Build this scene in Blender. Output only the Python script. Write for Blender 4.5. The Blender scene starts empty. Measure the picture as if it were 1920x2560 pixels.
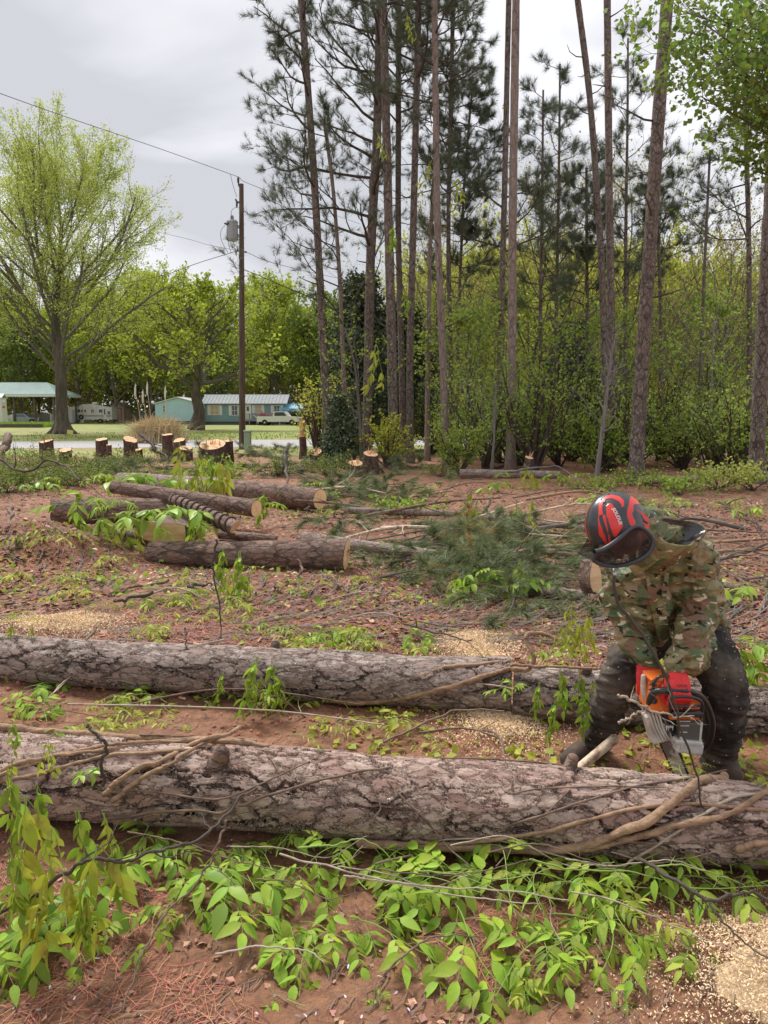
import bpy, math, random
import numpy as np
from mathutils import Vector, Matrix
R = math.radians
sc = bpy.context.scene
col = sc.collection
rng = np.random.default_rng(7)

# ------------------------------------------------------------------ camera
CAMZ, PITCH, F = 1.6, R(7.5), 1898.0
cam_d = bpy.data.cameras.new('camera'); cam = bpy.data.objects.new('camera', cam_d); col.objects.link(cam)
cam_d.sensor_fit = 'VERTICAL'; cam_d.sensor_height = 24.0; cam_d.lens = 24.0 * F / 2560.0
cam_d.clip_start = 0.05; cam_d.clip_end = 3000
cam.location = (0, 0, CAMZ); cam.rotation_euler = (R(90) - PITCH, 0, 0)
sc.camera = cam

# ------------------------------------------------------------------ sky and light (overcast)
SUN_EL, SUN_AZ = R(58), R(-35)
w = bpy.data.worlds.new('World'); sc.world = w; w.use_nodes = True
nt = w.node_tree; nt.nodes.clear()
N = nt.nodes.new; L = nt.links.new
out = N('ShaderNodeOutputWorld'); bg = N('ShaderNodeBackground'); bg.inputs[1].default_value = 0.05
sky = N('ShaderNodeTexSky'); sky.sky_type = 'NISHITA'; sky.sun_disc = False
sky.sun_elevation = SUN_EL; sky.sun_rotation = SUN_AZ; sky.air_density = 1.0; sky.dust_density = 2.0
tc = N('ShaderNodeTexCoord'); mp = N('ShaderNodeMapping'); mp.inputs['Scale'].default_value = (1.0, 1.0, 2.6); mp.inputs['Location'].default_value = (3.1, 1.7, 0.2)
L(tc.outputs['Generated'], mp.inputs['Vector'])
no = N('ShaderNodeTexNoise'); no.inputs['Scale'].default_value = 1.9; no.inputs['Detail'].default_value = 5; no.inputs['Roughness'].default_value = 0.5; no.inputs['Distortion'].default_value = 0.4
L(mp.outputs[0], no.inputs['Vector'])
cr = N('ShaderNodeValToRGB'); e = cr.color_ramp.elements
e[0].position = 0.43; e[0].color = (6.5, 6.65, 7.1, 1); e[1].position = 0.57; e[1].color = (10.0, 10.0, 10.5, 1)
L(no.outputs['Fac'], cr.inputs[0])
mx = N('ShaderNodeMix'); mx.data_type = 'RGBA'; mx.inputs[0].default_value = 0.95
L(sky.outputs[0], mx.inputs[6]); L(cr.outputs[0], mx.inputs[7]); L(mx.outputs[2], bg.inputs[0]); L(bg.outputs[0], out.inputs[0])
sun_d = bpy.data.lights.new('sun', 'SUN'); sun = bpy.data.objects.new('sun', sun_d); col.objects.link(sun)
sun_d.energy = 2.0; sun_d.angle = R(16); sun_d.color = (1.0, 0.96, 0.9)
_d = Vector((math.sin(SUN_AZ) * math.cos(SUN_EL), math.cos(SUN_AZ) * math.cos(SUN_EL), math.sin(SUN_EL)))
sun.rotation_euler = (-_d).to_track_quat('-Z', 'Y').to_euler(); sun.location = (0, 0, 40)
sc.view_settings.view_transform = 'Standard'; sc.view_settings.look = 'None'; sc.view_settings.gamma = 1.0
sc.view_settings.use_curve_mapping = False; sc.view_settings.exposure = 1.05
sc.render.engine = 'CYCLES'
sc.cycles.max_bounces = 6; sc.cycles.diffuse_bounces = 3; sc.cycles.glossy_bounces = 2; sc.cycles.transmission_bounces = 4; sc.cycles.transparent_max_bounces = 8
sc.cycles.caustics_reflective = False; sc.cycles.caustics_refractive = False

# ------------------------------------------------------------------ pixel (1920x2560) <-> world
cP, sP = math.cos(PITCH), math.sin(PITCH)
def ray(px, py):
    u = (px - 960) / F; v = (1280 - py) / F
    return np.array([u, cP + v * sP, -sP + v * cP])
def P(px, py, D):
    """point seen at that pixel at forward distance D (world y)"""
    r = ray(px, py); return np.array([0, 0, CAMZ]) + r * (D / r[1])
def G(px, py, z=0.0):
    r = ray(px, py); return np.array([0, 0, CAMZ]) + r * ((z - CAMZ) / r[2])
def Pz(px, z, D):
    """pixel column px at depth D, height z"""
    # depth along the optical axis
    zc = D * cP - (z - CAMZ) * sP
    return np.array([(px - 960) / F * zc, D, z])
def pxm(D):
    return D / F   # metres per source pixel at distance D

# ------------------------------------------------------------------ noise
_perm = np.random.default_rng(3).random((256, 256))
def vnoise(x, y):
    xi = np.floor(x).astype(int); yi = np.floor(y).astype(int)
    fx = x - xi; fy = y - yi; fx = fx * fx * (3 - 2 * fx); fy = fy * fy * (3 - 2 * fy)
    a = _perm[xi & 255, yi & 255]; b = _perm[(xi + 1) & 255, yi & 255]
    c = _perm[xi & 255, (yi + 1) & 255]; d = _perm[(xi + 1) & 255, (yi + 1) & 255]
    return (a * (1 - fx) + b * fx) * (1 - fy) + (c * (1 - fx) + d * fx) * fy
def fbm(x, y, o=4, g=0.5):
    s = 0; a = 1; t = 0
    for i in range(o):
        s = s + a * vnoise(x * 2 ** i + 17.3 * i, y * 2 ** i + 9.1 * i); t += a; a *= g
    return s / t

def ground_z(x, y):
    x = np.asarray(x, float); y = np.asarray(y, float)
    near = np.clip((26 - y) / 8, 0, 1)
    h = (fbm(x * 0.5 + 50, y * 0.5 + 50, 3) - 0.5) * 0.10 * near
    h = h + (fbm(x * 3.1 + 20, y * 3.1 + 80, 4, 0.55) - 0.5) * 0.07 * near
    # mound of raked pine straw on the left
    c = G(90, 1400)
    h = h + 0.42 * np.exp(-(((x - c[0]) / 0.85) ** 2 + ((y - c[1]) / 0.7) ** 2)) * near
    return h

# ------------------------------------------------------------------ mesh helpers
class MB:
    """collects vertices / faces, faces all of k corners per batch"""
    def __init__(s): s.v = []; s.f = []; s.n = 0; s.mi = []
    def add(s, v, f, mi=0):
        v = np.asarray(v, float).reshape(-1, 3)
        s.v.append(v)
        f = [np.asarray(f, int)] if isinstance(f, np.ndarray) else [np.asarray(q, int).reshape(1, -1) for q in f]
        for q in f:
            s.f.append(q + s.n); s.mi.append(np.full(len(q), mi))
        s.n += len(v); return s
    def mesh(s, name, smooth=False):
        me = bpy.data.meshes.new(name)
        V = np.concatenate(s.v); me.vertices.add(len(V)); me.vertices.foreach_set('co', V.astype(np.float32).ravel())
        loops = np.concatenate([q.ravel() for q in s.f]); cnt = np.concatenate([np.full(len(q), q.shape[1]) for q in s.f])
        st = np.concatenate([[0], np.cumsum(cnt)[:-1]])
        me.loops.add(len(loops)); me.loops.foreach_set('vertex_index', loops.astype(np.int32))
        me.polygons.add(len(cnt)); me.polygons.foreach_set('loop_start', st.astype(np.int32)); 
        me.polygons.foreach_set('material_index', np.concatenate(s.mi).astype(np.int32))
        me.polygons.foreach_set('use_smooth', np.full(len(cnt), smooth))
        me.update(calc_edges=True); me.validate()
        return me
    def build(s, name, mats, parent=None, smooth=False, loc=None, origin=None):
        if origin is not None:
            s.v = [v - np.asarray(origin) for v in s.v]; loc = origin
        me = s.mesh(name, smooth)
        for m in (mats if isinstance(mats, (list, tuple)) else [mats]): me.materials.append(m)
        o = bpy.data.objects.new(name, me); col.objects.link(o)
        if loc is not None: o.location = tuple(loc)
        if parent is not None: o.parent = parent
        return o
def tag(o, label=None, cat=None, group=None, kind=None):
    if label: o['label'] = label
    if cat: o['category'] = cat
    if group: o['group'] = group
    if kind: o['kind'] = kind
    return o
def empty(name, loc, label=None, cat=None, group=None, rz=0):
    o = bpy.data.objects.new(name, None); col.objects.link(o); o.location = tuple(loc); o.rotation_euler.z = rz
    o.empty_display_size = 0.1
    return tag(o, label, cat, group)
def copy_tree(o, parent=None):
    c = o.copy(); col.objects.link(c); c.parent = parent
    for ch in list(o.children): copy_tree(ch, c)
    return c

def nrm(v):
    v = np.asarray(v, float); return v / np.maximum(np.linalg.norm(v, axis=-1, keepdims=True), 1e-9)
def frames(T):
    """T (...,3) -> two perpendicular unit vectors"""
    ref = np.where(np.abs(T[..., 2:3]) > 0.9, np.array([1.0, 0, 0]), np.array([0, 0, 1.0]))
    a = nrm(np.cross(T, ref)); b = np.cross(T, a); return a, b
def tubes(mb, Pn, Rn, sides=5, cap=False, mi=0, ell=None):
    """Pn (n,k,3), Rn (n,k): n tapered tubes in one go, twist-free frames"""
    Pn = np.asarray(Pn, float); Rn = np.asarray(Rn, float)
    if Pn.ndim == 2: Pn = Pn[None]; Rn = Rn[None]
    n, k, _ = Pn.shape
    T = np.empty_like(Pn); T[:, 1:-1] = Pn[:, 2:] - Pn[:, :-2]; T[:, 0] = Pn[:, 1] - Pn[:, 0]; T[:, -1] = Pn[:, -1] - Pn[:, -2]
    T = nrm(T)
    A = np.empty_like(Pn); a, _ = frames(T[:, 0]); A[:, 0] = a
    for i in range(1, k):
        a = a - T[:, i] * np.sum(a * T[:, i], -1, keepdims=True); a = nrm(a); A[:, i] = a
    B = np.cross(T, A)
    th = np.linspace(0, 2 * np.pi, sides, endpoint=False)
    V = Pn[:, :, None] + Rn[:, :, None, None] * (A[:, :, None] * np.cos(th)[:, None] + B[:, :, None] * np.sin(th)[:, None])
    idx = np.arange(n * k * sides).reshape(n, k, sides)
    q = np.stack([idx[:, :-1], np.roll(idx, -1, 2)[:, :-1], np.roll(idx, -1, 2)[:, 1:], idx[:, 1:]], -1).reshape(-1, 4)
    mb.add(V.reshape(-1, 3), q, mi)
    if cap:
        base = mb.n - n * k * sides
        for j, rev in ((0, True), (k - 1, False)):
            f = idx[:, j] + base - mb.n * 0
            f = f[:, ::-1] if rev else f
            mb.f.append(f); mb.mi.append(np.full(len(f), mi))
    return mb
def resample(pts, k, smooth=True):
    pts = np.asarray(pts, float); n = len(pts)
    if n == 2 or not smooth:
        t = np.linspace(0, n - 1, k); i = np.minimum(t.astype(int), n - 2); f = (t - i)[:, None]
        return pts[i] * (1 - f) + pts[i + 1] * f
    e = np.vstack([2 * pts[0] - pts[1], pts, 2 * pts[-1] - pts[-2]])
    t = np.linspace(0, n - 1, k); i = np.minimum(t.astype(int), n - 2); f = (t - i)[:, None]
    p0, p1, p2, p3 = e[i], e[i + 1], e[i + 2], e[i + 3]
    return 0.5 * (2 * p1 + (p2 - p0) * f + (2 * p0 - 5 * p1 + 4 * p2 - p3) * f ** 2 + (3 * p1 - p0 - 3 * p2 + p3) * f ** 3)
def box(mb, c, s, mi=0, rot=None, ch=0.0):
    """box centre c, full size s, optional 3x3 rot, optional chamfer"""
    sx, sy, sz = np.asarray(s, float) / 2
    if ch <= 0:
        v = np.array([[x, y, z] for z in (-sz, sz) for y in (-sy, sy) for x in (-sx, sx)])
        f = np.array([[0, 2, 3, 1], [4, 5, 7, 6], [0, 1, 5, 4], [2, 6, 7, 3], [0, 4, 6, 2], [1, 3, 7, 5]])
        if rot is not None: v = v @ np.asarray(rot).T
        return mb.add(v + np.asarray(c), f, mi)
    ch = min(ch, sx * .9, sy * .9, sz * .9)
    import bmesh
    bm = bmesh.new(); bmesh.ops.create_cube(bm, size=1.0)
    for q in bm.verts: q.co = Vector((q.co.x * 2 * sx, q.co.y * 2 * sy, q.co.z * 2 * sz))
    bmesh.ops.bevel(bm, geom=bm.edges[:], offset=ch, segments=2, affect='EDGES', profile=0.5)
    v = np.array([q.co[:] for q in bm.verts]); f = [[q.index for q in p.verts] for p in bm.faces]; bm.free()
    if rot is not None: v = v @ np.asarray(rot).T
    return mb.add(v + np.asarray(c), f, mi)
def lathe(mb, prof, c, axis=(0, 0, 1), sides=24, mi=0):
    """prof list of (r, h) turned about axis through c; closed with caps if r ~ 0"""
    ax = nrm(np.array(axis, float)); a, b = frames(ax)
    th = np.linspace(0, 2 * np.pi, sides, endpoint=False)
    pr = np.array(prof, float)
    V = np.asarray(c) + pr[:, 1][:, None, None] * ax + pr[:, 0][:, None, None] * (a * np.cos(th)[:, None] + b * np.sin(th)[:, None])
    idx = np.arange(len(pr) * sides).reshape(len(pr), sides)
    q = np.stack([idx[:-1], np.roll(idx, -1, 1)[:-1], np.roll(idx, -1, 1)[1:], idx[1:]], -1).reshape(-1, 4)
    mb.add(V.reshape(-1, 3), q, mi); base = mb.n - len(V.reshape(-1, 3))
    mb.f.append(idx[-1:] + base); mb.mi.append(np.array([mi])); mb.f.append(idx[:1, ::-1] + base); mb.mi.append(np.array([mi]))
    return mb
def prism(mb, pts, n_dir, th, mi=0):
    """extrude a planar polygon (k,3) along n_dir by th"""
    pts = np.asarray(pts, float); k = len(pts); d = nrm(np.array(n_dir, float)) * th
    v = np.vstack([pts, pts + d])
    f = [list(range(k))[::-1], list(range(k, 2 * k))] + [[i, (i + 1) % k, k + (i + 1) % k, k + i] for i in range(k)]
    return mb.add(v, f, mi)
def inst(mb, tv, tf, Mx, pos, mi=0):
    """tv (m,3) template, tf (q,c) faces; Mx (n,3,3) column matrices, pos (n,3)"""
    V = np.einsum('nij,mj->nmi', Mx, tv) + pos[:, None]
    n, m = V.shape[:2]
    Fq = (tf[None] + (np.arange(n) * m)[:, None, None]).reshape(-1, tf.shape[1])
    return mb.add(V.reshape(-1, 3), Fq, mi)
def basis(fwd, up, s):
    """columns: x = fwd*s, y = side, z = normal;  fwd (n,3) up (n,3) s (n,) or (n,3)"""
    x = nrm(fwd); y = nrm(np.cross(up, x)); z = np.cross(x, y)
    s = np.asarray(s, float); s = s[:, None] if s.ndim == 1 else s
    s = np.broadcast_to(s, (len(x), 3))
    return np.stack([x * s[:, 0:1], y * s[:, 1:2], z * s[:, 2:3]], -1)
def rdir(n, r=None):
    r = r or rng; return nrm(r.normal(size=(n, 3)))

# ------------------------------------------------------------------ materials
def mat(name, color=(0.5, 0.5, 0.5), rough=0.7, metal=0.0, spec=0.5, noise=None, bump=None, island=0.0, trans=0.0, coat=0.0):
    """noise=(scale, color2, lo, hi[, stretch xyz]); bump=(scale, strength, dist)"""
    m = bpy.data.materials.new(name); m.use_nodes = True; t = m.node_tree; b = t.nodes['Principled BSDF']; Nn = t.nodes.new; Ll = t.links.new
    b.inputs['Base Color'].default_value = (*color, 1); b.inputs['Roughness'].default_value = rough; b.inputs['Metallic'].default_value = metal
    b.inputs['Specular IOR Level'].default_value = spec; b.inputs['Coat Weight'].default_value = coat
    src = None; tcn = Nn('ShaderNodeTexCoord')
    if noise:
        mpn = Nn('ShaderNodeMapping'); Ll(tcn.outputs['Object'], mpn.inputs[0]); mpn.inputs['Scale'].default_value = noise[4] if len(noise) > 4 else (1, 1, 1)
        n1 = Nn('ShaderNodeTexNoise'); n1.inputs['Scale'].default_value = noise[0]; n1.inputs['Detail'].default_value = 6; n1.inputs['Roughness'].default_value = 0.6
        Ll(mpn.outputs[0], n1.inputs['Vector'])
        r1 = Nn('ShaderNodeMapRange'); r1.inputs[1].default_value = noise[2]; r1.inputs[2].default_value = noise[3]; Ll(n1.outputs['Fac'], r1.inputs[0])
        mm = Nn('ShaderNodeMix'); mm.data_type = 'RGBA'; mm.inputs[6].default_value = (*color, 1); mm.inputs[7].default_value = (*noise[1], 1)
        Ll(r1.outputs[0], mm.inputs[0]); src = mm.outputs[2]
    if island:
        ge = Nn('ShaderNodeNewGeometry'); hs = Nn('ShaderNodeHueSaturation')
        if src is not None: Ll(src, hs.inputs['Color'])
        else: hs.inputs['Color'].default_value = (*color, 1)
        ma = Nn('ShaderNodeMapRange'); ma.inputs[3].default_value = 1 - island; ma.inputs[4].default_value = 1 + island; Ll(ge.outputs['Random Per Island'], ma.inputs[0])
        Ll(ma.outputs[0], hs.inputs['Value'])
        wn = Nn('ShaderNodeTexWhiteNoise'); wn.noise_dimensions = '1D'; Ll(ge.outputs['Random Per Island'], wn.inputs['W'])
        mh = Nn('ShaderNodeMapRange'); mh.inputs[3].default_value = 0.5 - island * 0.09; mh.inputs[4].default_value = 0.5 + island * 0.02; Ll(wn.outputs['Value'], mh.inputs[0])
        Ll(mh.outputs[0], hs.inputs['Hue']); src = hs.outputs[0]
    if src is not None: Ll(src, b.inputs['Base Color'])
    if bump:
        n2 = Nn('ShaderNodeTexNoise'); n2.inputs['Scale'].default_value = bump[0]; n2.inputs['Detail'].default_value = 5; Ll(tcn.outputs['Object'], n2.inputs['Vector'])
        bu = Nn('ShaderNodeBump'); bu.inputs['Strength'].default_value = bump[1]; bu.inputs['Distance'].default_value = bump[2]
        Ll(n2.outputs['Fac'], bu.inputs['Height']); Ll(bu.outputs[0], b.inputs['Normal'])
    if trans:
        o_ = t.nodes['Material Output']; tr = Nn('ShaderNodeBsdfTranslucent'); ms = Nn('ShaderNodeMixShader'); ms.inputs[0].default_value = trans
        if src is not None: Ll(src, tr.inputs[0])
        else: tr.inputs[0].default_value = (*color, 1)
        Ll(b.outputs[0], ms.inputs[1]); Ll(tr.outputs[0], ms.inputs[2]); Ll(ms.outputs[0], o_.inputs[0])
    return m

def bark_mat(name, c_hi, c_lo, crack, scale=9.0, stretch=(0.38, 1, 1), disp=0.02, lichen=0.25, depth_bump=False, red=None):
    """flaky plated pine bark: warped plates parted by dark cracks, thin flakes on top; real displacement on dense meshes, bump otherwise"""
    m = bpy.data.materials.new(name); m.use_nodes = True; t = m.node_tree; b = t.nodes['Principled BSDF']; Nn = t.nodes.new; Ll = t.links.new
    b.inputs['Roughness'].default_value = 0.85; b.inputs['Specular IOR Level'].default_value = 0.25
    tcn = Nn('ShaderNodeTexCoord'); mpn = Nn('ShaderNodeMapping'); mpn.inputs['Scale'].default_value = stretch; Ll(tcn.outputs['Object'], mpn.inputs[0])
    def noise(sc_, det, ro, vec, di=0.0):
        n_ = Nn('ShaderNodeTexNoise'); n_.inputs['Scale'].default_value = sc_; n_.inputs['Detail'].default_value = det; n_.inputs['Roughness'].default_value = ro; n_.inputs['Distortion'].default_value = di; Ll(vec, n_.inputs['Vector']); return n_
    def warp(sc_, amt, vec):
        n_ = noise(sc_, 5, .65, vec); a_ = Nn('ShaderNodeVectorMath'); a_.operation = 'SUBTRACT'; a_.inputs[1].default_value = (.5,) * 3; Ll(n_.outputs['Color'], a_.inputs[0])
        v_ = Nn('ShaderNodeVectorMath'); v_.operation = 'MULTIPLY_ADD'; v_.inputs[1].default_value = (amt,) * 3; Ll(a_.outputs[0], v_.inputs[0]); Ll(vec, v_.inputs[2]); return v_.outputs[0]
    def rng_(src, a_, b_, lo=0.0, hi=1.0):
        r_ = Nn('ShaderNodeMapRange'); r_.interpolation_type = 'SMOOTHSTEP'; r_.inputs[1].default_value = a_; r_.inputs[2].default_value = b_; r_.inputs[3].default_value = lo; r_.inputs[4].default_value = hi; Ll(src, r_.inputs[0]); return r_.outputs[0]
    def ma(op, a_, b_, c_=None):
        q = Nn('ShaderNodeMath'); q.operation = op
        for i_, v in enumerate((a_, b_, c_)):
            if v is None: continue
            if isinstance(v, (int, float)): q.inputs[i_].default_value = v
            else: Ll(v, q.inputs[i_])
        return q.outputs[0]
    def mix_(f, a_, b_):
        mm = Nn('ShaderNodeMix'); mm.data_type = 'RGBA'; Ll(f, mm.inputs[0])
        for i_, v in ((6, a_), (7, b_)):
            if isinstance(v, tuple): mm.inputs[i_].default_value = (*v, 1)
            else: Ll(v, mm.inputs[i_])
        return mm.outputs[2]
    w1 = warp(scale * .9, .13, mpn.outputs[0]); w2 = warp(scale * 3, .045, w1)
    vo = Nn('ShaderNodeTexVoronoi'); vo.feature = 'DISTANCE_TO_EDGE'; vo.inputs['Scale'].default_value = scale; Ll(w2, vo.inputs['Vector'])
    v2 = Nn('ShaderNodeTexVoronoi'); v2.feature = 'F1'; v2.inputs['Scale'].default_value = scale * 2.6; Ll(w2, v2.inputs['Vector'])
    v3 = Nn('ShaderNodeTexVoronoi'); v3.feature = 'DISTANCE_TO_EDGE'; v3.inputs['Scale'].default_value = scale * 2.6; Ll(w2, v3.inputs['Vector'])
    fn = noise(scale * 6, 7, .75, mpn.outputs[0]).outputs['Fac']; bn = noise(scale * .55, 4, .6, mpn.outputs[0]).outputs['Fac']
    depth = rng_(bn, .38, .60, .25, 1.0)            # cracks open wide here, close up there
    big = rng_(vo.outputs['Distance'], 0.0, 0.07); small = rng_(v3.outputs['Distance'], 0.0, 0.10)
    v4 = Nn('ShaderNodeTexVoronoi'); v4.feature = 'F1'; v4.inputs['Scale'].default_value = scale; Ll(w2, v4.inputs['Vector']); s4 = Nn('ShaderNodeSeparateColor'); Ll(v4.outputs['Color'], s4.inputs[0])
    c1 = Nn('ShaderNodeValToRGB'); c1.color_ramp.elements[0].position = .36; c1.color_ramp.elements[0].color = (*c_lo, 1); c1.color_ramp.elements[1].position = .64; c1.color_ramp.elements[1].color = (*c_hi, 1); Ll(fn, c1.inputs[0])
    sp = Nn('ShaderNodeSeparateColor'); Ll(v2.outputs['Color'], sp.inputs[0])
    cc = mix_(rng_(sp.outputs[0], .35, .9, 0, .75), c1.outputs[0], red or c_lo)
    cc = mix_(rng_(sp.outputs[1], .70, .95, 0, .35), cc, tuple(min(1, v * 1.35) for v in c_hi))
    ln = noise(3.0, 8, .8, tcn.outputs['Object']).outputs['Fac']; cc = mix_(rng_(ln, .55, .66, 0, lichen), cc, (.48, .49, .44))
    cc = mix_(ma('MULTIPLY', ma('SUBTRACT', 1.0, rng_(v3.outputs['Distance'], 0.0, 0.07)), .75), cc, c_lo)
    cc = mix_(ma('MULTIPLY', ma('SUBTRACT', 1.0, rng_(vo.outputs['Distance'], 0.004, 0.034)), ma('MULTIPLY', depth, .55)), cc, crack)
    Ll(cc, b.inputs['Base Color'])
    h = ma('MULTIPLY_ADD', big, depth, ma('MULTIPLY', small, .22)); h = ma('MULTIPLY_ADD', fn, .28, h); h = ma('MULTIPLY_ADD', sp.outputs[2], .36, h); h = ma('MULTIPLY_ADD', s4.outputs[0], .45, h); h = ma('SUBTRACT', h, ma('MULTIPLY', depth, 1.0)); h = ma('ADD', h, .45)
    if depth_bump:
        bu = Nn('ShaderNodeBump'); bu.inputs['Strength'].default_value = 1.0; bu.inputs['Distance'].default_value = disp; Ll(h, bu.inputs['Height']); Ll(bu.outputs[0], b.inputs['Normal'])
    else:
        ds = Nn('ShaderNodeDisplacement'); ds.inputs['Scale'].default_value = disp; ds.inputs['Midlevel'].default_value = .9; Ll(h, ds.inputs['Height'])
        Ll(ds.outputs[0], t.nodes['Material Output'].inputs['Displacement']); m.displacement_method = 'BOTH'
    return m

M = {}
M['log_bark'] = bark_mat('log_bark', (0.56, 0.435, 0.37), (0.28, 0.195, 0.155), (0.035, 0.022, 0.018), 10.5, (0.42, 1, 1), 0.020, 0.22, red=(0.33, 0.20, 0.165))
M['log_bark_grey'] = bark_mat('log_bark_grey', (0.48, 0.395, 0.35), (0.215, 0.165, 0.14), (0.035, 0.024, 0.02), 10.5, (0.42, 1, 1), 0.018, 0.18, red=(0.29, 0.205, 0.175))
M['dark_bark'] = bark_mat('dark_bark', (0.30, 0.215, 0.175), (0.15, 0.10, 0.08), (0.018, 0.012, 0.01), 8.0, (0.4, 1, 1), 0.02, 0.10, depth_bump=True, red=(0.24, 0.14, 0.10))
M['pine_trunk'] = bark_mat('pine_trunk', (0.31, 0.265, 0.235), (0.165, 0.135, 0.115), (0.03, 0.023, 0.02), 7.0, (1, 1, 0.5), 0.05, 0.10, depth_bump=True, red=(0.24, 0.175, 0.145))
M['red_trunk'] = bark_mat('red_trunk', (0.36, 0.30, 0.265), (0.22, 0.175, 0.15), (0.05, 0.03, 0.025), 7.0, (1, 1, 0.35), 0.015, 0.05, depth_bump=True, red=(0.29, 0.22, 0.185))
M['stump_bark'] = bark_mat('stump_bark', (0.22, 0.155, 0.125), (0.11, 0.075, 0.06), (0.015, 0.01, 0.008), 10.0, (1, 1, 0.4), 0.03, 0.08, depth_bump=True, red=(0.12, 0.06, 0.045))
M['twig'] = mat('twig_bark', (0.075, 0.056, 0.045), 0.85)
M['far_bark'] = mat('far_bark', (0.115, 0.098, 0.085), 0.9, noise=(6, (0.17, 0.15, 0.13), 0.4, 0.6, (1, 1, 0.3)))
M['oak_bark'] = mat('oak_bark', (0.075, 0.058, 0.045), 0.9, noise=(4, (0.135, 0.11, 0.085), 0.4, 0.62, (1, 1, 0.25)), bump=(5, 1.0, 0.06))
M['vine'] = mat('vine_bark', (0.42, 0.27, 0.165), 0.85, noise=(34, (0.20, 0.12, 0.075), 0.38, 0.66, (.5, 1, 1)), bump=(75, 1.0, 0.008))
M['thin_vine'] = mat('thin_vine_bark', (0.22, 0.145, 0.10), 0.75, noise=(18, (0.10, 0.062, 0.045), 0.4, 0.65))
M['pale_vine'] = mat('pale_vine_bark', (0.46, 0.38, 0.29), 0.7, noise=(18, (0.25, 0.18, 0.13), 0.45, 0.7))
M['green_stem'] = mat('green_stem', (0.24, 0.34, 0.07), 0.6)
# ================================================================== ground
def ground_mesh():
    ys = np.concatenate([np.linspace(-40, 0.8, 12), 0.8 + (np.linspace(0, 1, 300) ** 1.5) * 5.2, np.geomspace(6.02, 420, 260)])
    us = np.linspace(-1, 1, 420); us = np.sign(us) * np.abs(us) ** 1.15
    W = np.clip(np.abs(ys) * 1.1, 2.2, 1e9) + 0.0
    W = np.where(ys < 0.8, 60, W); 
    W = np.maximum.accumulate(W[::-1])[::-1] if False else W
    X = us[None] * W[:, None]; Y = np.repeat(ys[:, None], len(us), 1)
    # keep the sheet wide everywhere: outer columns run far out
    X[:, 0] = -400; X[:, -1] = 400; X[:, 1] = np.minimum(X[:, 1], -W - 3 - 0 * W); X[:, -2] = np.maximum(X[:, -2], W + 3)
    Z = ground_z(X, Y) * (np.abs(X) < 40)
    V = np.stack([X, Y, Z], -1).reshape(-1, 3)
    n, m = X.shape; i = np.arange(n * m).reshape(n, m)
    q = np.stack([i[:-1, :-1], i[:-1, 1:], i[1:, 1:], i[1:, :-1]], -1).reshape(-1, 4)
    mb = MB(); mb.add(V, q); return mb
m = bpy.data.materials.new('ground_soil'); m.use_nodes = True; t = m.node_tree; b = t.nodes['Principled BSDF']; Nn = t.nodes.new; Ll = t.links.new
tcn = Nn('ShaderNodeTexCoord'); sep = Nn('ShaderNodeSeparateXYZ'); Ll(tcn.outputs['Object'], sep.inputs[0])
def nz(scale, detail=6, rough=0.6, dist=0.0, st=None):
    n1 = Nn('ShaderNodeTexNoise'); n1.inputs['Scale'].default_value = scale; n1.inputs['Detail'].default_value = detail; n1.inputs['Roughness'].default_value = rough; n1.inputs['Distortion'].default_value = dist
    if st:
        mpn = Nn('ShaderNodeMapping'); mpn.inputs['Scale'].default_value = st; Ll(tcn.outputs['Object'], mpn.inputs[0]); Ll(mpn.outputs[0], n1.inputs['Vector'])
    else: Ll(tcn.outputs['Object'], n1.inputs['Vector'])
    return n1.outputs['Fac']
def rmp(src, a, b_, lo=0, hi=1):
    r_ = Nn('ShaderNodeMapRange'); r_.interpolation_type = 'SMOOTHSTEP'; r_.inputs[1].default_value = a; r_.inputs[2].default_value = b_; r_.inputs[3].default_value = lo; r_.inputs[4].default_value = hi; Ll(src, r_.inputs[0]); return r_.outputs[0]
def mixc(f, a, b_):
    mm = Nn('ShaderNodeMix'); mm.data_type = 'RGBA'
    for s_, v in ((6, a), (7, b_)):
        if isinstance(v, tuple): mm.inputs[s_].default_value = (*v, 1)
        else: Ll(v, mm.inputs[s_])
    if isinstance(f, float): mm.inputs[0].default_value = f
    else: Ll(f, mm.inputs[0])
    return mm.outputs[2]
def mth(op, a, b_):
    mm = Nn('ShaderNodeMath'); mm.operation = op
    for s_, v in ((0, a), (1, b_)):
        if isinstance(v, (int, float)): mm.inputs[s_].default_value = v
        else: Ll(v, mm.inputs[s_])
    return mm.outputs[0]
clay = mixc(rmp(nz(1.3), 0.35, 0.65), (0.375, 0.188, 0.104), (0.27, 0.130, 0.072))
clay = mixc(rmp(nz(26, 7, 0.7), 0.42, 0.62), clay, (0.23, 0.105, 0.065))
clay = mixc(rmp(nz(9, 7, 0.75), 0.60, 0.70, 0, 0.6), clay, (0.50, 0.30, 0.20))
litter = mixc(rmp(nz(30, 8, 0.8, 1.0), 0.42, 0.58), (0.17, 0.082, 0.048), (0.44, 0.225, 0.125))
yw = mth('ADD', sep.outputs[1], mth('MULTIPLY', nz(0.5, 4), 3.0))
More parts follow.
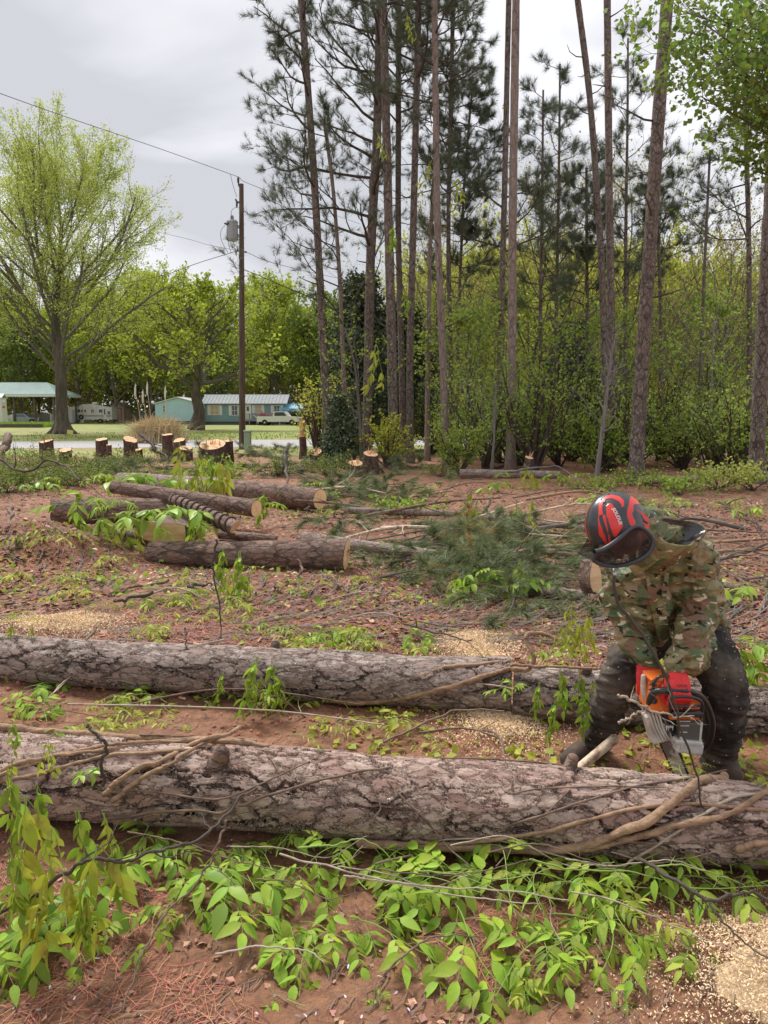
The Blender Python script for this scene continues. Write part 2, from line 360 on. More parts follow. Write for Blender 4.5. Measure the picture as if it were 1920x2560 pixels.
# litter patches from 4 m onward, full beyond 9 m
lf = mth('MULTIPLY', rmp(yw, 6.0, 11.0, 0.25, 1.0), rmp(nz(0.9, 5, 0.6), 0.40, 0.56, 0.25, 1.0))
soil = mixc(lf, clay, litter)
grass = mixc(rmp(nz(0.35, 6), 0.38, 0.62), (0.32, 0.33, 0.085), (0.17, 0.27, 0.055))
grass = mixc(rmp(nz(0.16, 5, 0.6, 0, (0.35, 1.3, 1)), 0.52, 0.62, 0, 0.85), grass, (0.34, 0.235, 0.12))
grass = mixc(rmp(nz(14, 6, 0.7), 0.4, 0.7, 0, 0.5), grass, (0.17, 0.17, 0.05))
yg = mth('ADD', sep.outputs[1], mth('MULTIPLY', nz(0.25, 5), 9.0))
gf = rmp(yg, 31.5, 34.0)
full = mixc(gf, soil, grass)
Ll(full, b.inputs['Base Color']); 
Ll(rmp(nz(2.2, 5), 0.35, 0.6, 0.5, 0.9), b.inputs['Roughness']); b.inputs['Specular IOR Level'].default_value = 0.35
h = mth('ADD', mth('MULTIPLY', nz(60, 8, 0.7), 0.4), mth('MULTIPLY', nz(14, 6, 0.6, 0.6), 1.0))
bu = Nn('ShaderNodeBump'); bu.inputs['Strength'].default_value = 1.0; bu.inputs['Distance'].default_value = 0.035; Ll(h, bu.inputs['Height']); Ll(bu.outputs[0], b.inputs['Normal'])
M['ground'] = m
g = ground_mesh().build('ground', M['ground'], smooth=True); tag(g, 'churned red clay clearing with pine litter, turning to grass beyond', 'ground', kind='structure')

def sheet(name, pts, z, mt, label, cat):
    """a flat strip given by two edges, subdivided lengthwise"""
    a, b_ = [np.array(q, float) for q in pts]
    k = len(a); V = np.vstack([np.c_[a, np.full(k, z)], np.c_[b_, np.full(k, z)]])
    f = np.array([[i, i + 1, k + i + 1, k + i] for i in range(k - 1)])
    mb = MB(); mb.add(V, f); return tag(mb.build(name, mt), label, cat, kind='structure')
M['asphalt'] = mat('asphalt', (0.40, 0.385, 0.385), 0.8, noise=(5, (0.31, 0.30, 0.30), 0.4, 0.65), bump=(80, 0.3, 0.01))
xs = np.linspace(-90, 120, 22)
far = 45.5 + 0.26 * xs; near = 36.0 + 0.24 * xs
far = np.where(xs < 0, 45.5 + 0.20 * xs, far)
near = np.where(xs < 0, 36.0 + 0.14 * xs, near)
sheet('road', (np.c_[xs, near], np.c_[xs, far]), 0.006, M['asphalt'], 'pale grey asphalt road crossing behind the clearing', 'road')
xs2 = np.linspace(-90, 40, 10)
M['drive'] = mat('gravel_drive', (0.36, 0.34, 0.30), 0.9, noise=(3, (0.28, 0.25, 0.21), 0.4, 0.6))
sheet('driveway', (np.c_[[-3, 1, 14, 30], [86, 85, 84, 84]], np.c_[[-3, 1, 14, 30], [91, 90, 90, 90]]), 0.006, M['drive'], 'pale gravel drive in front of the blue house', 'driveway')

# grass tufts on the verge and lawn as one mass
def grass_mass():
    mb = MB(); n = 14000
    y = rng.uniform(29.5, 60, n); x = rng.uniform(-1, 1, n) * (0.62 * y)
    dens = fbm(x * 0.3, y * 0.3, 3); k = (dens > 0.42); x, y = x[k], y[k]
    on = (y > 36.0 + np.where(x < 0, .14, .24) * x - .3) & (y < 45.5 + np.where(x < 0, .20, .26) * x + .3); x, y = x[~on], y[~on]
    n = len(x); a = rng.uniform(0, 2 * np.pi, n); hgt = rng.uniform(0.05, 0.16, n)
    tv = np.array([[0, -.5, 0], [0, .5, 0], [.4, 0, 1.0]]); tf = np.array([[0, 1, 2]])
    Mx = np.zeros((n, 3, 3)); Mx[:, 0, 0] = np.cos(a) * hgt; Mx[:, 1, 0] = np.sin(a) * hgt; Mx[:, 0, 1] = -np.sin(a) * hgt * .5; Mx[:, 1, 1] = np.cos(a) * hgt * .5; Mx[:, 2, 2] = hgt
    inst(mb, tv, tf, Mx, np.c_[x, y, ground_z(x, y)]); return mb
M['grass'] = mat('grass_blades', (0.28, 0.32, 0.075), 0.7, island=0.5, trans=0.3)
tag(grass_mass().build('grass', M['grass']), 'short rough grass on the verge and lawn', 'grass', kind='stuff')
# ================================================================== trees
# leaf templates
def leaf_tpl(k=4, w=0.36, fold=0.12, droop=0.25):
    """pointed oval leaf 1 long on +x, k rows, folded along the midrib, drooping"""
    t_ = np.linspace(0, 1, k + 1); wd = np.sin(np.pi * t_ ** 0.75) * w * 0.5 * (1 - 0.15 * t_)
    z = -droop * t_ ** 2
    v = []; 
    for i, tt in enumerate(t_):
        v += [[tt, -wd[i], z[i] + fold * wd[i] * 2.2], [tt, 0, z[i]], [tt, wd[i], z[i] + fold * wd[i] * 2.2]]
    f = []
    for i in range(k):
        a = i * 3; f += [[a, a + 3, a + 4, a + 1], [a + 1, a + 4, a + 5, a + 2]]
    return np.array(v), np.array(f)
TRI = (np.array([[0, -.5, 0], [1, -.1, 0], [.9, .35, 0], [.1, .5, 0]], float), np.array([[0, 1, 2, 3]]))
OAKL = (np.array([[0, 0, 0], [.45, -.42, .06], [1, 0, -.05], [.5, .42, .08]], float), np.array([[0, 1, 2, 3]]))
def needle_tpl(n=26, r=None, spread=1.25, wd=0.03):
    """tuft of pine needles, 1 long, bursting about +x"""
    r = r or np.random.default_rng(5); v = []; f = []
    for i in range(n):
        th = r.uniform(0.15, spread); ph = r.uniform(0, 2 * np.pi); l = r.uniform(.7, 1.0); s0 = r.uniform(-.55, 0.05)
        d = np.array([math.cos(th), math.sin(th) * math.cos(ph), math.sin(th) * math.sin(ph)]); d2 = nrm(np.cross(d, nrm(r.normal(size=3)))) * wd
        b_ = np.array([s0, 0, 0]); e_ = b_ + d * l; e_[2] -= 0.08 * l
        k = len(v); v += [b_ - d2 * .5, b_ + d2 * .5, e_]; f += [[k, k + 1, k + 2]]
    return np.array(v), np.array(f)
TUFTS = [needle_tpl(30, np.random.default_rng(i)) for i in range(3)]

M['needle'] = mat('pine_needles', (0.115, 0.15, 0.09), 0.6, island=0.45, trans=0.2)
M['needle_far'] = mat('pine_needles_shade', (0.050, 0.072, 0.042), 0.7, island=0.4, trans=0.15)
M['leaf_young'] = mat('young_oak_leaves', (0.48, 0.58, 0.13), 0.6, island=0.35, trans=0.45)
M['leaf_yellow'] = mat('yellow_green_leaves', (0.46, 0.52, 0.07), 0.6, island=0.35, trans=0.45)
M['leaf_green'] = mat('fresh_green_leaves', (0.27, 0.42, 0.06), 0.6, island=0.4, trans=0.45)
M['leaf_mid'] = mat('mid_green_leaves', (0.19, 0.27, 0.055), 0.6, island=0.4, trans=0.4)
M['leaf_fresh'] = mat('fresh_light_leaves', (0.30, 0.42, 0.075), 0.6, island=0.4, trans=0.5)
M['leaf_olive'] = mat('olive_spring_leaves', (0.42, 0.40, 0.10), 0.65, island=0.4, trans=0.4)
M['cedar'] = mat('cedar_foliage', (0.10, 0.145, 0.075), 0.8, island=0.4)

def curve_interp(Pn, i, t_):
    k = Pn.shape[1]; s = t_ * (k - 1); j = np.minimum(s.astype(int), k - 2); f = (s - j)[:, None]
    p = Pn[i, j] * (1 - f) + Pn[i, j + 1] * f; T = nrm(Pn[i, j + 1] - Pn[i, j]); return p, T
def kids(Pn, Rn, m_, t0, t1, ang, ln, r, k=5, up=0.1, jit=0.12, rf=0.5, lnf=None, flat=0.0, rmin=0.004):
    """m_ children on each of n parents. ln absolute (lo,hi) or fraction of the parent's length when lnf"""
    n = len(Pn); i = np.repeat(np.arange(n), m_)
    t_ = (np.tile((np.arange(m_) + 0.5) / m_, n) + r.uniform(-.5, .5, n * m_) / m_); t_ = t0 + (t1 - t0) * np.clip(t_, 0, 1)
    p, T = curve_interp(Pn, i, t_)
    A, B = frames(T); ph = np.tile(np.arange(m_) * 2.4, n) + np.repeat(r.uniform(0, 6.28, n), m_) + r.uniform(-.5, .5, n * m_)
    side = A * np.cos(ph)[:, None] + B * np.sin(ph)[:, None]
    if flat: side[:, 2] *= (1 - flat); side = nrm(side)
    an = r.uniform(ang[0], ang[1], n * m_)[:, None]; d = nrm(T * np.cos(an) + side * np.sin(an))
    l = r.uniform(ln[0], ln[1], n * m_)
    if lnf is not None:
        pl = np.linalg.norm(np.diff(Pn, axis=1), axis=2).sum(1)[i]; l = l * pl * lnf(t_)
    Rp = Rn[i, np.minimum((t_ * (Rn.shape[1] - 1)).astype(int), Rn.shape[1] - 1)]
    out = [p]; 
    for s in range(k - 1):
        d = nrm(d + np.array([0, 0, up]) / (k - 1) + r.normal(size=d.shape) * jit)
        out.append(out[-1] + d * (l / (k - 1))[:, None])
    C = np.stack(out, 1); r0 = np.maximum(Rp * rf, rmin)
    Rc = r0[:, None] * np.linspace(1, 0.3, k)[None]
    return C, Rc, t_
def sub(C, Rc, mask): return C[mask], Rc[mask]
def pts_on(C, m_, r, t0=0.3, t1=1.0):
    n = len(C); i = np.repeat(np.arange(n), m_); t_ = r.uniform(t0, t1, n * m_); t_[::m_] = t1
    p, T = curve_interp(C, i, t_); return p, T
def leaves(mb, p, T, size, r, tpl=TRI, up=0.5, spread=0.8, mi=0):
    n = len(p); d = nrm(T * (1 - spread) + rdir(n, r) * spread + np.array([0, 0, -0.1])); u = nrm(rdir(n, r) + np.array([0, 0, up]))
    inst(mb, tpl[0], tpl[1], basis(d, u, r.uniform(size * .6, size * 1.2, n)), p, mi)

def trunk_px(pl, D, w0, w1, k=16, ztop=None):
    """pixel polyline from the base up -> 3-D polyline with base on the ground; widths in px"""
    pts = [P(x, y, D) for x, y in pl]
    pts[0] = Pz(pl[0][0], float(ground_z(pts[0][0], D)) - 0.1, D)
    if ztop:
        d = pts[-1] - pts[-2]; 
        if pts[-1][2] < ztop: pts.append(pts[-1] + d * ((ztop - pts[-1][2]) / d[2]))
    pts = np.array(pts); ln = np.r_[0, np.cumsum(np.linalg.norm(np.diff(pts, axis=0), axis=1))]; s = np.linspace(0, ln[-1], k)
    q = np.stack([np.interp(s, ln, pts[:, i]) for i in range(3)], 1)
    # smooth a little
    for _ in range(2): q[1:-1] = (q[:-2] + 2 * q[1:-1] + q[2:]) / 4
    wv = np.linspace(w0, w1, k) * pxm(D) / 2
    z = q[:, 2] - q[0, 2]; fl = 1 + 0.45 * np.exp(-z / 0.35)
    return q, wv * fl

def pine(pl, D, w0, w1, crown, nbr, seed, label, ztop=17, blen=(1.4, 3.2), tuft=0.25, bark='pine_trunk', dead=6, group='tall pines left standing at the edge of the clearing', name='pine_tree', tufts=(2, 3), dens=1.0, dirs=None, lowdroop=0.0):
    """crown = (z0, z1) heights where live limbs grow (m)"""
    r = np.random.default_rng(seed)
    q, rr = trunk_px(pl, D, w0 * .9, w1 * .9, ztop=ztop, k=20); o = q[0].copy()
    e_ = empty(name, o, label, 'tree', group)
    q0 = q - o; mb = MB(); 
    # knotty irregular trunk
    k2 = 60; qq = resample(q0, k2); r2 = np.interp(np.linspace(0, 1, k2), np.linspace(0, 1, len(rr)), rr) * (1 + r.normal(size=k2) * 0.03)
    tubes(mb, qq[None], r2[None], 12)
    mb.build('trunk', M[bark], e_, smooth=True)
    z = q0[:, 2]; zt = z[-1]
    Pn = q0[None]; Rn = rr[None]
    bm = MB(); nm = MB()
    if dead:
        C, Rc, _ = kids(Pn, Rn, dead, 0.25, max(0.3, min(0.95, crown[0] / zt)), (1.0, 1.7), (0.25, 1.1), r, 4, 0.3, 0.25, 0.22)
        Rc = np.minimum(Rc, 0.024)
        for c_, r_ in zip(C, Rc): tubes(db := MB(), c_[None], r_[None], 5); db.build('dead_limb', M['twig'], e_)
    if nbr:
        a, b_ = crown[0] / zt, min(1.0, crown[1] / zt)
        C, Rc, t_ = kids(Pn, Rn, int(nbr * (1.8 if nbr <= 26 else .85)) if nbr > 6 else nbr, a, b_, (1.0, 1.55), blen, r, 6, 0.35, 0.16, 0.38)
        C = o[None, None] * 0 + C
        # shorter limbs towards the top
        f = np.clip(1.15 - 0.6 * (t_ - a) / max(b_ - a, .01), .35, 1)[:, None, None]; C = C[:, :1] + (C - C[:, :1]) * f
        if dirs is not None:
            keep = (C[:, -1, 0] - C[:, 0, 0]) * dirs > -0.4 * np.abs(C[:, -1, 0] - C[:, 0, 0]) - .2
            C, Rc = C[keep], Rc[keep]
        Rc = np.minimum(Rc, 0.05); tubes(bm, C, Rc, 5)
        C2, R2, _ = kids(C, Rc, 5, 0.3, 1.0, (0.4, 1.0), (0.28, 0.5), r, 4, 0.25, 0.14, 0.55, lambda t: 1.1 - .4 * t, flat=.3)
        tubes(bm, C2, R2, 3)
        C3, R3, _ = kids(C2, R2, 3, 0.35, 1.0, (0.4, 1.0), (0.35, 0.6), r, 3, 0.3, 0.12, 0.6, lambda t: 1.1 - .3 * t)
        tubes(bm, C3, R3, 3)
        for CC, m_ in ((C3, tufts[0]), (C2, tufts[1])):
            p, T = pts_on(CC, m_, r, 0.35, 1.0)
            if dens < 1: kp = r.random(len(p)) < dens; p, T = p[kp], T[kp]
            third = np.arange(len(p)) % 3
            for j in range(3):
                s = third == j
                if s.sum(): inst(nm, *TUFTS[j], basis(nrm(T[s] + rdir(s.sum(), r) * .25 + np.array([0, 0, .25])), rdir(s.sum(), r), r.uniform(tuft * .75, tuft * 1.2, s.sum())), p[s])
    if bm.n: bm.build('branches', M['twig'], e_)
    if nm.n: nm.build('needles', M['needle'], e_)
    return e_

# (trunk pixels from the ground up), distance, width px low/high, crown z0,z1, limbs, seed, label
def zat(px_y, D): return P(960, px_y, D)[2]
pines = [
 ([(826, 1150), (812, 950), (800, 700), (783, 400), (753, 0)], 24, 22, 17, (zat(520, 24), 14.5), 13, 1, 'leftmost tall pine, leaning left with sparse tufted limbs', dict(dirs=-1, blen=(1.6, 2.8))),
 ([(866, 1150), (862, 1000), (850, 700), (833, 463), (810, 300)], 25, 13, 9, (zat(820, 25), zat(290, 25)), 14, 2, 'slender crooked pine with long limbs arching out to the left', dict(dirs=-1, ztop=None, blen=(2.2, 3.8), bark='red_trunk', dead=2)),
 ([(915, 1165), (922, 900), (925, 648), (943, 347), (951, 0)], 25, 27, 21, (zat(640, 25), 16), 26, 3, 'thick dark pine with a heavy crown of limbs along its left side', dict(dirs=-0.7, blen=(1.8, 3.6), ztop=16)),
 ([(985, 1160), (980, 900), (972, 578), (958, 0)], 23, 28, 19, (12, 16), 6, 4, 'stout straight pine with deeply plated bark and a bare stem', {}),
 ([(1008, 1165), (1004, 900), (995, 578), (997, 0)], 27, 18, 14, (zat(330, 27), 16), 9, 5, 'dark pine close behind the stout plated one', {}),
 ([(1026, 1170), (1024, 900), (1033, 578), (1047, 0)], 24, 20, 16, (zat(230, 24), 15), 8, 6, 'dark grey pine with yellow vine leaves near its top', {}),
 ([(1068, 1170), (1070, 900), (1076, 578), (1085, 440)], 25, 16, 9, (zat(520, 25), zat(400, 25)), 4, 7, 'reddish slim pine ending below the others', dict(ztop=None, bark='red_trunk')),
 ([(1116, 1185), (1108, 900), (1093, 578), (1086, 0)], 22, 21, 15, (zat(260, 22), 15), 10, 8, 'reddish straight pine with a wound of bare wood low on the stem', dict(bark='red_trunk', blen=(1.2, 2.4))),
 ([(1130, 1170), (1126, 900), (1120, 578), (1133, 0)], 27, 13, 11, (zat(480, 27), 16.5), 22, 9, 'thin pine carrying the densest crown of the middle row', dict(blen=(1.4, 2.7))),
 ([(1142, 1160), (1146, 800), (1160, 450), (1182, 210)], 28, 11, 5, (zat(720, 28), zat(205, 28)), 26, 10, 'small pointed pine with a bristly top below the tall crowns', dict(ztop=None, blen=(1.0, 1.9), dead=2)),
 ([(1244, 1175), (1250, 900), (1259, 578), (1272, 0)], 24, 17, 14, (zat(640, 24), zat(480, 24)), 6, 11, 'dark twin stemmed pine left of the smooth pink one', {}),
 ([(1276, 1195), (1280, 900), (1281, 578), (1290, 0)], 21, 25, 19, (13, 16), 5, 12, 'smooth pinkish pine with a straight bare stem', dict(bark='red_trunk', dead=0)),
 ([(1350, 1160), (1352, 700), (1357, 350), (1358, 225)], 27, 12, 5, (zat(780, 27), zat(225, 27)), 30, 13, 'young pine with a low round topped crown beside the pink stem', dict(ztop=None, blen=(0.8, 1.7), dead=2, tuft=.27, tufts=(1, 2))),
 ([(1385, 1160), (1392, 700), (1398, 400), (1400, 160)], 28, 13, 5, (zat(760, 28), zat(155, 28)), 30, 14, 'young pine whose tip rises above its neighbour on the left', dict(ztop=None, blen=(0.8, 1.8), dead=2, tuft=.27, tufts=(1, 2))),
 ([(1512, 1170), (1515, 950), (1504, 648), (1475, 231), (1444, 0)], 23, 20, 15, (12, 15), 0, 15, 'dead forked pine with bare hooked limbs and no needles', dict(dead=16)),
 ([(1524, 1185), (1530, 900), (1524, 578), (1518, 0)], 21, 22, 17, (13, 16), 3, 16, 'straight dark pine just right of the dead forked one', {}),
 ([(1562, 1160), (1564, 600), (1569, 300), (1570, 95)], 27, 14, 5, (zat(700, 27), zat(80, 27)), 34, 17, 'young pine with tufted tip left of the thickest trunk', dict(ztop=None, blen=(0.7, 1.8), dead=2, tuft=.27, tufts=(1, 2))),
 ([(1588, 1200), (1602, 950), (1620, 694), (1642, 350), (1668, 0)], 17, 39, 29, (12, 14), 2, 18, 'thickest pine, leaning right with broken limb stubs', dict(dead=9, ztop=14)),
 ([(1872, 1170), (1874, 900), (1872, 578), (1862, 250)], 24, 16, 11, (zat(640, 24), zat(280, 24)), 12, 19, 'thin pine near the right edge with drooping limbs to its left', dict(dirs=-1, ztop=None, blen=(1.6, 3.2))),
 ([(1890, 1200), (1898, 1000), (1922, 600), (1950, 100)], 17, 40, 33, (12, 14), 3, 20, 'massive plated pine cut off by the right edge', dict(ztop=14, dead=3)),
 ([(1650, 1165), (1652, 800), (1640, 400)], 30, 12, 7, (zat(700, 30), zat(380, 30)), 16, 21, 'small dark pine standing behind the thickest leaning trunk', dict(ztop=None, blen=(.8, 1.8))),
 ([(1470, 1160), (1468, 800), (1466, 420)], 29, 13, 7, (zat(760, 29), zat(410, 29)), 18, 22, 'small dark pine in the gap left of the dead forked one', dict(ztop=None, blen=(.8, 1.8))),
]
for pl, D, w0, w1, cr_, nb, sd, lab, kw in pines:
    k_ = dict(ztop=15); k_.update(kw)
    pine(pl, D, w0, w1, cr_, nb, sd, lab, **k_)

# ---- broadleaf trees
def ordn(i): return ['first', 'second', 'third', 'fourth', 'fifth', 'sixth', 'seventh', 'eighth', 'ninth', 'tenth', 'eleventh', 'twelfth', 'thirteenth', 'fourteenth', 'fifteenth', 'sixteenth', 'seventeenth', 'eighteenth', 'nineteenth', 'twentieth', 'twentyfirst', 'twentysecond', 'twentythird', 'twentyfourth', 'twentyfifth', 'twentysixth', 'twentyseventh', 'twentyeighth', 'twentyninth', 'thirtieth'][i] if i < 30 else 'later'
def broadleaf(name, base, hgt, rad, seed, label, group=None, leafm='leaf_green', bark='far_bark', nleaf=3, lsize=0.3, trunk_r=0.2, fork=0.25, first=(0.3, 0.95), n1=14, n2=7, n3=5, ang=(0.45, 1.1), up=0.5, l1=(0.35, 0.55), cat='tree', leafbias=None, lean=0.0, stuff=False, levels=3, tpl=TRI, l2=(.35,.6)):
    r = np.random.default_rng(seed); o = np.array([base[0], base[1], float(ground_z(base[0], base[1])) - .05])
    e_ = empty(name, o, label, cat, group)
    k = 9; z = np.linspace(0, hgt * 0.88, k); tr = np.c_[np.cumsum(r.normal(size=k) * .012 * hgt) + lean * z, np.cumsum(r.normal(size=k) * .012 * hgt), z]; tr[0, :2] = 0
    rt = trunk_r * (1 - 0.9 * np.linspace(0, 1, k) ** .8) ; rt[0] *= 1.35
    mb = MB(); tubes(mb, resample(tr, 24)[None], np.interp(np.linspace(0, 1, 24), np.linspace(0, 1, k), rt)[None], 9); mb.build('trunk', M[bark], e_, smooth=True)
    bm = MB(); lm = MB()
    prof = lambda t: np.clip(np.sin((t * .93 + .12) * 3.0) * 1.25, .22, 1.15)
    C, Rc, _ = kids(tr[None], rt[None], n1, first[0], first[1], ang, (l1[0], l1[1]), r, 7, up, 0.10, 0.5, prof)
    C[:, :, :2] *= 1.0
    sc_ = rad / max(np.abs(C[..., :2]).max(), .1)
    C[:, :, :2] = C[:, :, :2] * np.minimum(sc_, 3)
    tubes(bm, C, Rc, 5)
    C2, R2, _ = kids(C, Rc, n2, 0.25, 1.0, (0.3, 0.9), l2, r, 5, up * .6, 0.12, 0.5, lambda t: 1.1 - .5 * t)
    tubes(bm, C2, R2, 4)
    Cs = [C2]
    if levels > 2:
        C3, R3, _ = kids(C2, R2, n3, 0.3, 1.0, (0.3, 0.9), (.35, .6), r, 4, up * .4, 0.12, 0.6, lambda t: 1.1 - .4 * t)
        tubes(bm, C3, R3, 3); Cs = [C3, C2]
    for j, CC in enumerate(Cs):
        p, T = pts_on(CC, nleaf, r, 0.3, 1.0)
        if leafbias is not None: kp = r.random(len(p)) < leafbias(p, hgt, rad); p, T = p[kp], T[kp]
        p = p + r.normal(size=p.shape) * lsize * .5
        leaves(lm, p, T, lsize, r, tpl)
    bm.build('branches', M[bark if bark != 'oak_bark' else 'far_bark'], e_)
    if lm.n: lm.build('crown', M[leafm], e_)
    return e_

# the big spreading oak across the road and its lower neighbour
def big_oak():
    D = 56; r = np.random.default_rng(11); base = Pz(157, 0, D); o = base.copy(); o[2] = -.05
    e_ = empty('oak_tree', o, 'large willow oak with thin pale spring leaves across the road', 'tree')
    k = 10; z = np.array([0, 1.2, 3, 5, 7, 9, 11, 13.3, 15.4, 17.2]); tr = np.c_[np.array([0, 0, .05, .1, 0, -.1, .1, .5, .6, .8]) , np.zeros(k), z]
    rt = np.array([1.0, .54, .48, .45, .43, .34, .25, .17, .10, .04])
    mb = MB(); tubes(mb, resample(tr, 40)[None], np.interp(np.linspace(0, 1, 40), np.linspace(0, 1, k), rt)[None], 16)
    # root flare
    for a in np.linspace(0, 6.28, 8)[:-1]:
        d = np.array([math.cos(a), math.sin(a), 0]); tubes(mb, np.array([d * .4 + [0, 0, 1.0], d * .75 + [0, 0, .35], d * 1.3 + [0, 0, -.02]])[None], np.array([[.25, .22, .12]]), 8)
    mb.build('trunk', M['oak_bark'], e_, smooth=True)
    bm = MB(); lm = MB()
    C, Rc, t_ = kids(tr[None], rt[None], 40, 0.27, 0.98, (0.5, 1.05), (10.5, 13.5), r, 9, 0.32, 0.06, 0.42)
    zz = C[:, 0, 2]; f = np.clip(1.12 - ((zz - 4.5) / 15.5) ** 1.5 * .72, .34, 1.1)[:, None, None]; low = np.clip((9 - zz) / 5, 0, 1)[:, None]
    C = C[:, :1] + (C - C[:, :1]) * f; C[:, :, 2] -= low * (np.linspace(0, 1, 9) ** 1.3)[None] * 3.2
    # keep the outline of the crown
    Rc = np.minimum(Rc, .115); tubes(bm, C, Rc, 6)
    C2, R2, _ = kids(C, Rc, 12, 0.15, 1.0, (0.35, 0.8), (.26, .45), r, 6, 0.30, 0.09, 0.45, lambda t: 1.1 - .5 * t, rmin=.014); tubes(bm, C2, np.maximum(R2, .012), 4)
    C3, R3, _ = kids(C2, R2, 7, 0.2, 1.0, (0.3, 0.8), (.35, .6), r, 5, 0.25, 0.10, 0.5, lambda t: 1.1 - .5 * t, rmin=.01); tubes(bm, C3, np.maximum(R3, .008), 3)
    for CC, m_ in ((C3, 6), (C2, 6)):
        p, T = pts_on(CC, m_, r, .25, 1)
        zf = p[:, 2]; pr = np.clip((zf - 3) / 8, 0.25, 1.0) * np.where(p[:, 0] > 8, .6, 1.0)
        kp = r.random(len(p)) < pr * .95; p, T = p[kp], T[kp]
        p = np.repeat(p, 4, 0) + r.normal(size=(len(p) * 4, 3)) * .18; leaves(lm, p, np.repeat(T, 4, 0), .12, r, TRI, spread=.9)
    bm.build('branches', M['far_bark'], e_); lm.build('crown', M['leaf_young'], e_); e_.scale = (.86, .86, .88)
    return e_
big_oak()
M['leaf_y2'] = mat('bright_spring_leaves', (0.40, 0.50, 0.06), 0.6, island=0.3, trans=0.45)
b2 = Pz(489, 0, 68)
broadleaf('oak_tree', b2, 14.5, 7.0, 21, 'round yellow green oak standing in front of the pale blue house', leafm='leaf_y2', bark='oak_bark', trunk_r=.62, first=(.22, .95), n1=26, n2=9, n3=7, nleaf=5, lsize=.24, up=.25, ang=(.8, 1.35), l1=(.38, .55))
# trees behind the houses: two kinds built, then copied
def place_trees(protos, spots, group):
    spots = sorted(spots, key=lambda q: q[0] / q[1]); cn = {}
    for (x, y, s, rz, j, lab) in spots:
        o = protos[j]; o = copy_tree(o) if o.get('used') else o
        protos[j]['used'] = 1
        o.location = (x, y, -.05); o.rotation_euler.z = rz; o.scale = (s, s, s * 1.0)
        cn[lab] = cn.get(lab, 0) + 1; o['label'] = ordn(cn[lab] - 1) + ' ' + lab.replace('*', 'from the left'); o['group'] = group
        if 'used' in o.keys() and o is not protos[j]: del o['used']
fp = [broadleaf('woodland_tree', (0, 140), 20, 6.5, 31, '-', leafm='leaf_olive', n1=30, n2=9, n3=6, nleaf=5, lsize=.36, trunk_r=.25, up=.5, first=(.10, .97)),
      broadleaf('woodland_tree', (0, 141), 22, 6.5, 32, '-', leafm='leaf_y2', n1=30, n2=9, n3=6, nleaf=5, lsize=.36, trunk_r=.25, up=.7, first=(.10, .97)),
      broadleaf('woodland_tree', (0, 142), 18, 6.0, 33, '-', leafm='leaf_mid', n1=30, n2=9, n3=6, nleaf=5, lsize=.36, trunk_r=.25, up=.4, first=(.08, .97))]
spots = []
rw = np.random.default_rng(77)
kinds_ = ['olive leaved', 'tall bright green', 'darker mid green']
for row, (y0, dx) in enumerate(((112, 7.5), (122, 8), (134, 8))):
    xx = -70 + row * 3.1
    while xx < 92:
        x = xx + rw.uniform(-1.8, 1.8); y = y0 + rw.uniform(-3, 3)
        if row == 0 and -22 < x < 20 : y = max(y, 116)
        j = int(rw.integers(0, 3)); 
        spots.append((x, y, rw.uniform(.85, 1.12) * (0.92 if x < 5 else 1.08), rw.uniform(0, 6.28), j, kinds_[j] + ' tree * in the woods behind the houses')); xx += dx
place_trees(fp, spots, 'spring woods behind the houses')
for q in fp: 
    if 'used' in q.keys(): del q['used']
# ---- the mixed wood on the right, seen between the pines
mw = [broadleaf('hardwood_tree', (0, 40), 12, 4.2, 41, '-', leafm='leaf_yellow', n1=26, n2=9, n3=6, nleaf=5, lsize=.17, trunk_r=.12, up=.6, first=(.12, .97)),
      broadleaf('hardwood_tree', (0, 41), 6.0, 2.4, 42, '-', leafm='leaf_green', n1=18, n2=8, n3=5, nleaf=2, lsize=.10, trunk_r=.06, up=.3, first=(.15, .97)),
      broadleaf('hardwood_tree', (0, 42), 11, 3.4, 43, '-', leafm='leaf_olive', n1=26, n2=8, n3=6, nleaf=2, lsize=.075, trunk_r=.11, up=.7, first=(.2, .97)),
      broadleaf('hardwood_tree', (0, 43), 5.0, 2.2, 44, '-', leafm='leaf_fresh', n1=22, n2=8, n3=5, nleaf=3, lsize=.09, trunk_r=.06, up=.2, first=(.12, .97))]
mk = ['yellow leaved', 'fresh green', 'nearly bare olive', 'low pale green']
spots = []
xx = 3.0
for row, (y0, dx, jj) in enumerate(((26, 3.0, (1, 2, 3)), (32, 2.6, (1, 2, 2, 3)), (49, 4.0, (0, 2, 2)), (57, 4.2, (0, 0, 2)), (66, 5, (0,)))):
    x = 0.035 * y0 + 1.0 + row * .7 - (1.5 if row > 1 else 0)
    while x < 0.62 * y0 + 3:
        j = int(rw.choice(jj)); s = rw.uniform(.75, 1.1) * (1.0 if row < 3 else 1.10 if row == 3 else 1.2)
        spots.append((x + rw.uniform(-.8, .8), y0 + rw.uniform(-2, 2), s, rw.uniform(0, 6.28), j, mk[j] + ' hardwood * beyond the standing pines')); x += dx
place_trees(mw, spots, 'hardwoods behind the standing pines')
for q in mw:
    if 'used' in q.keys(): del q['used']
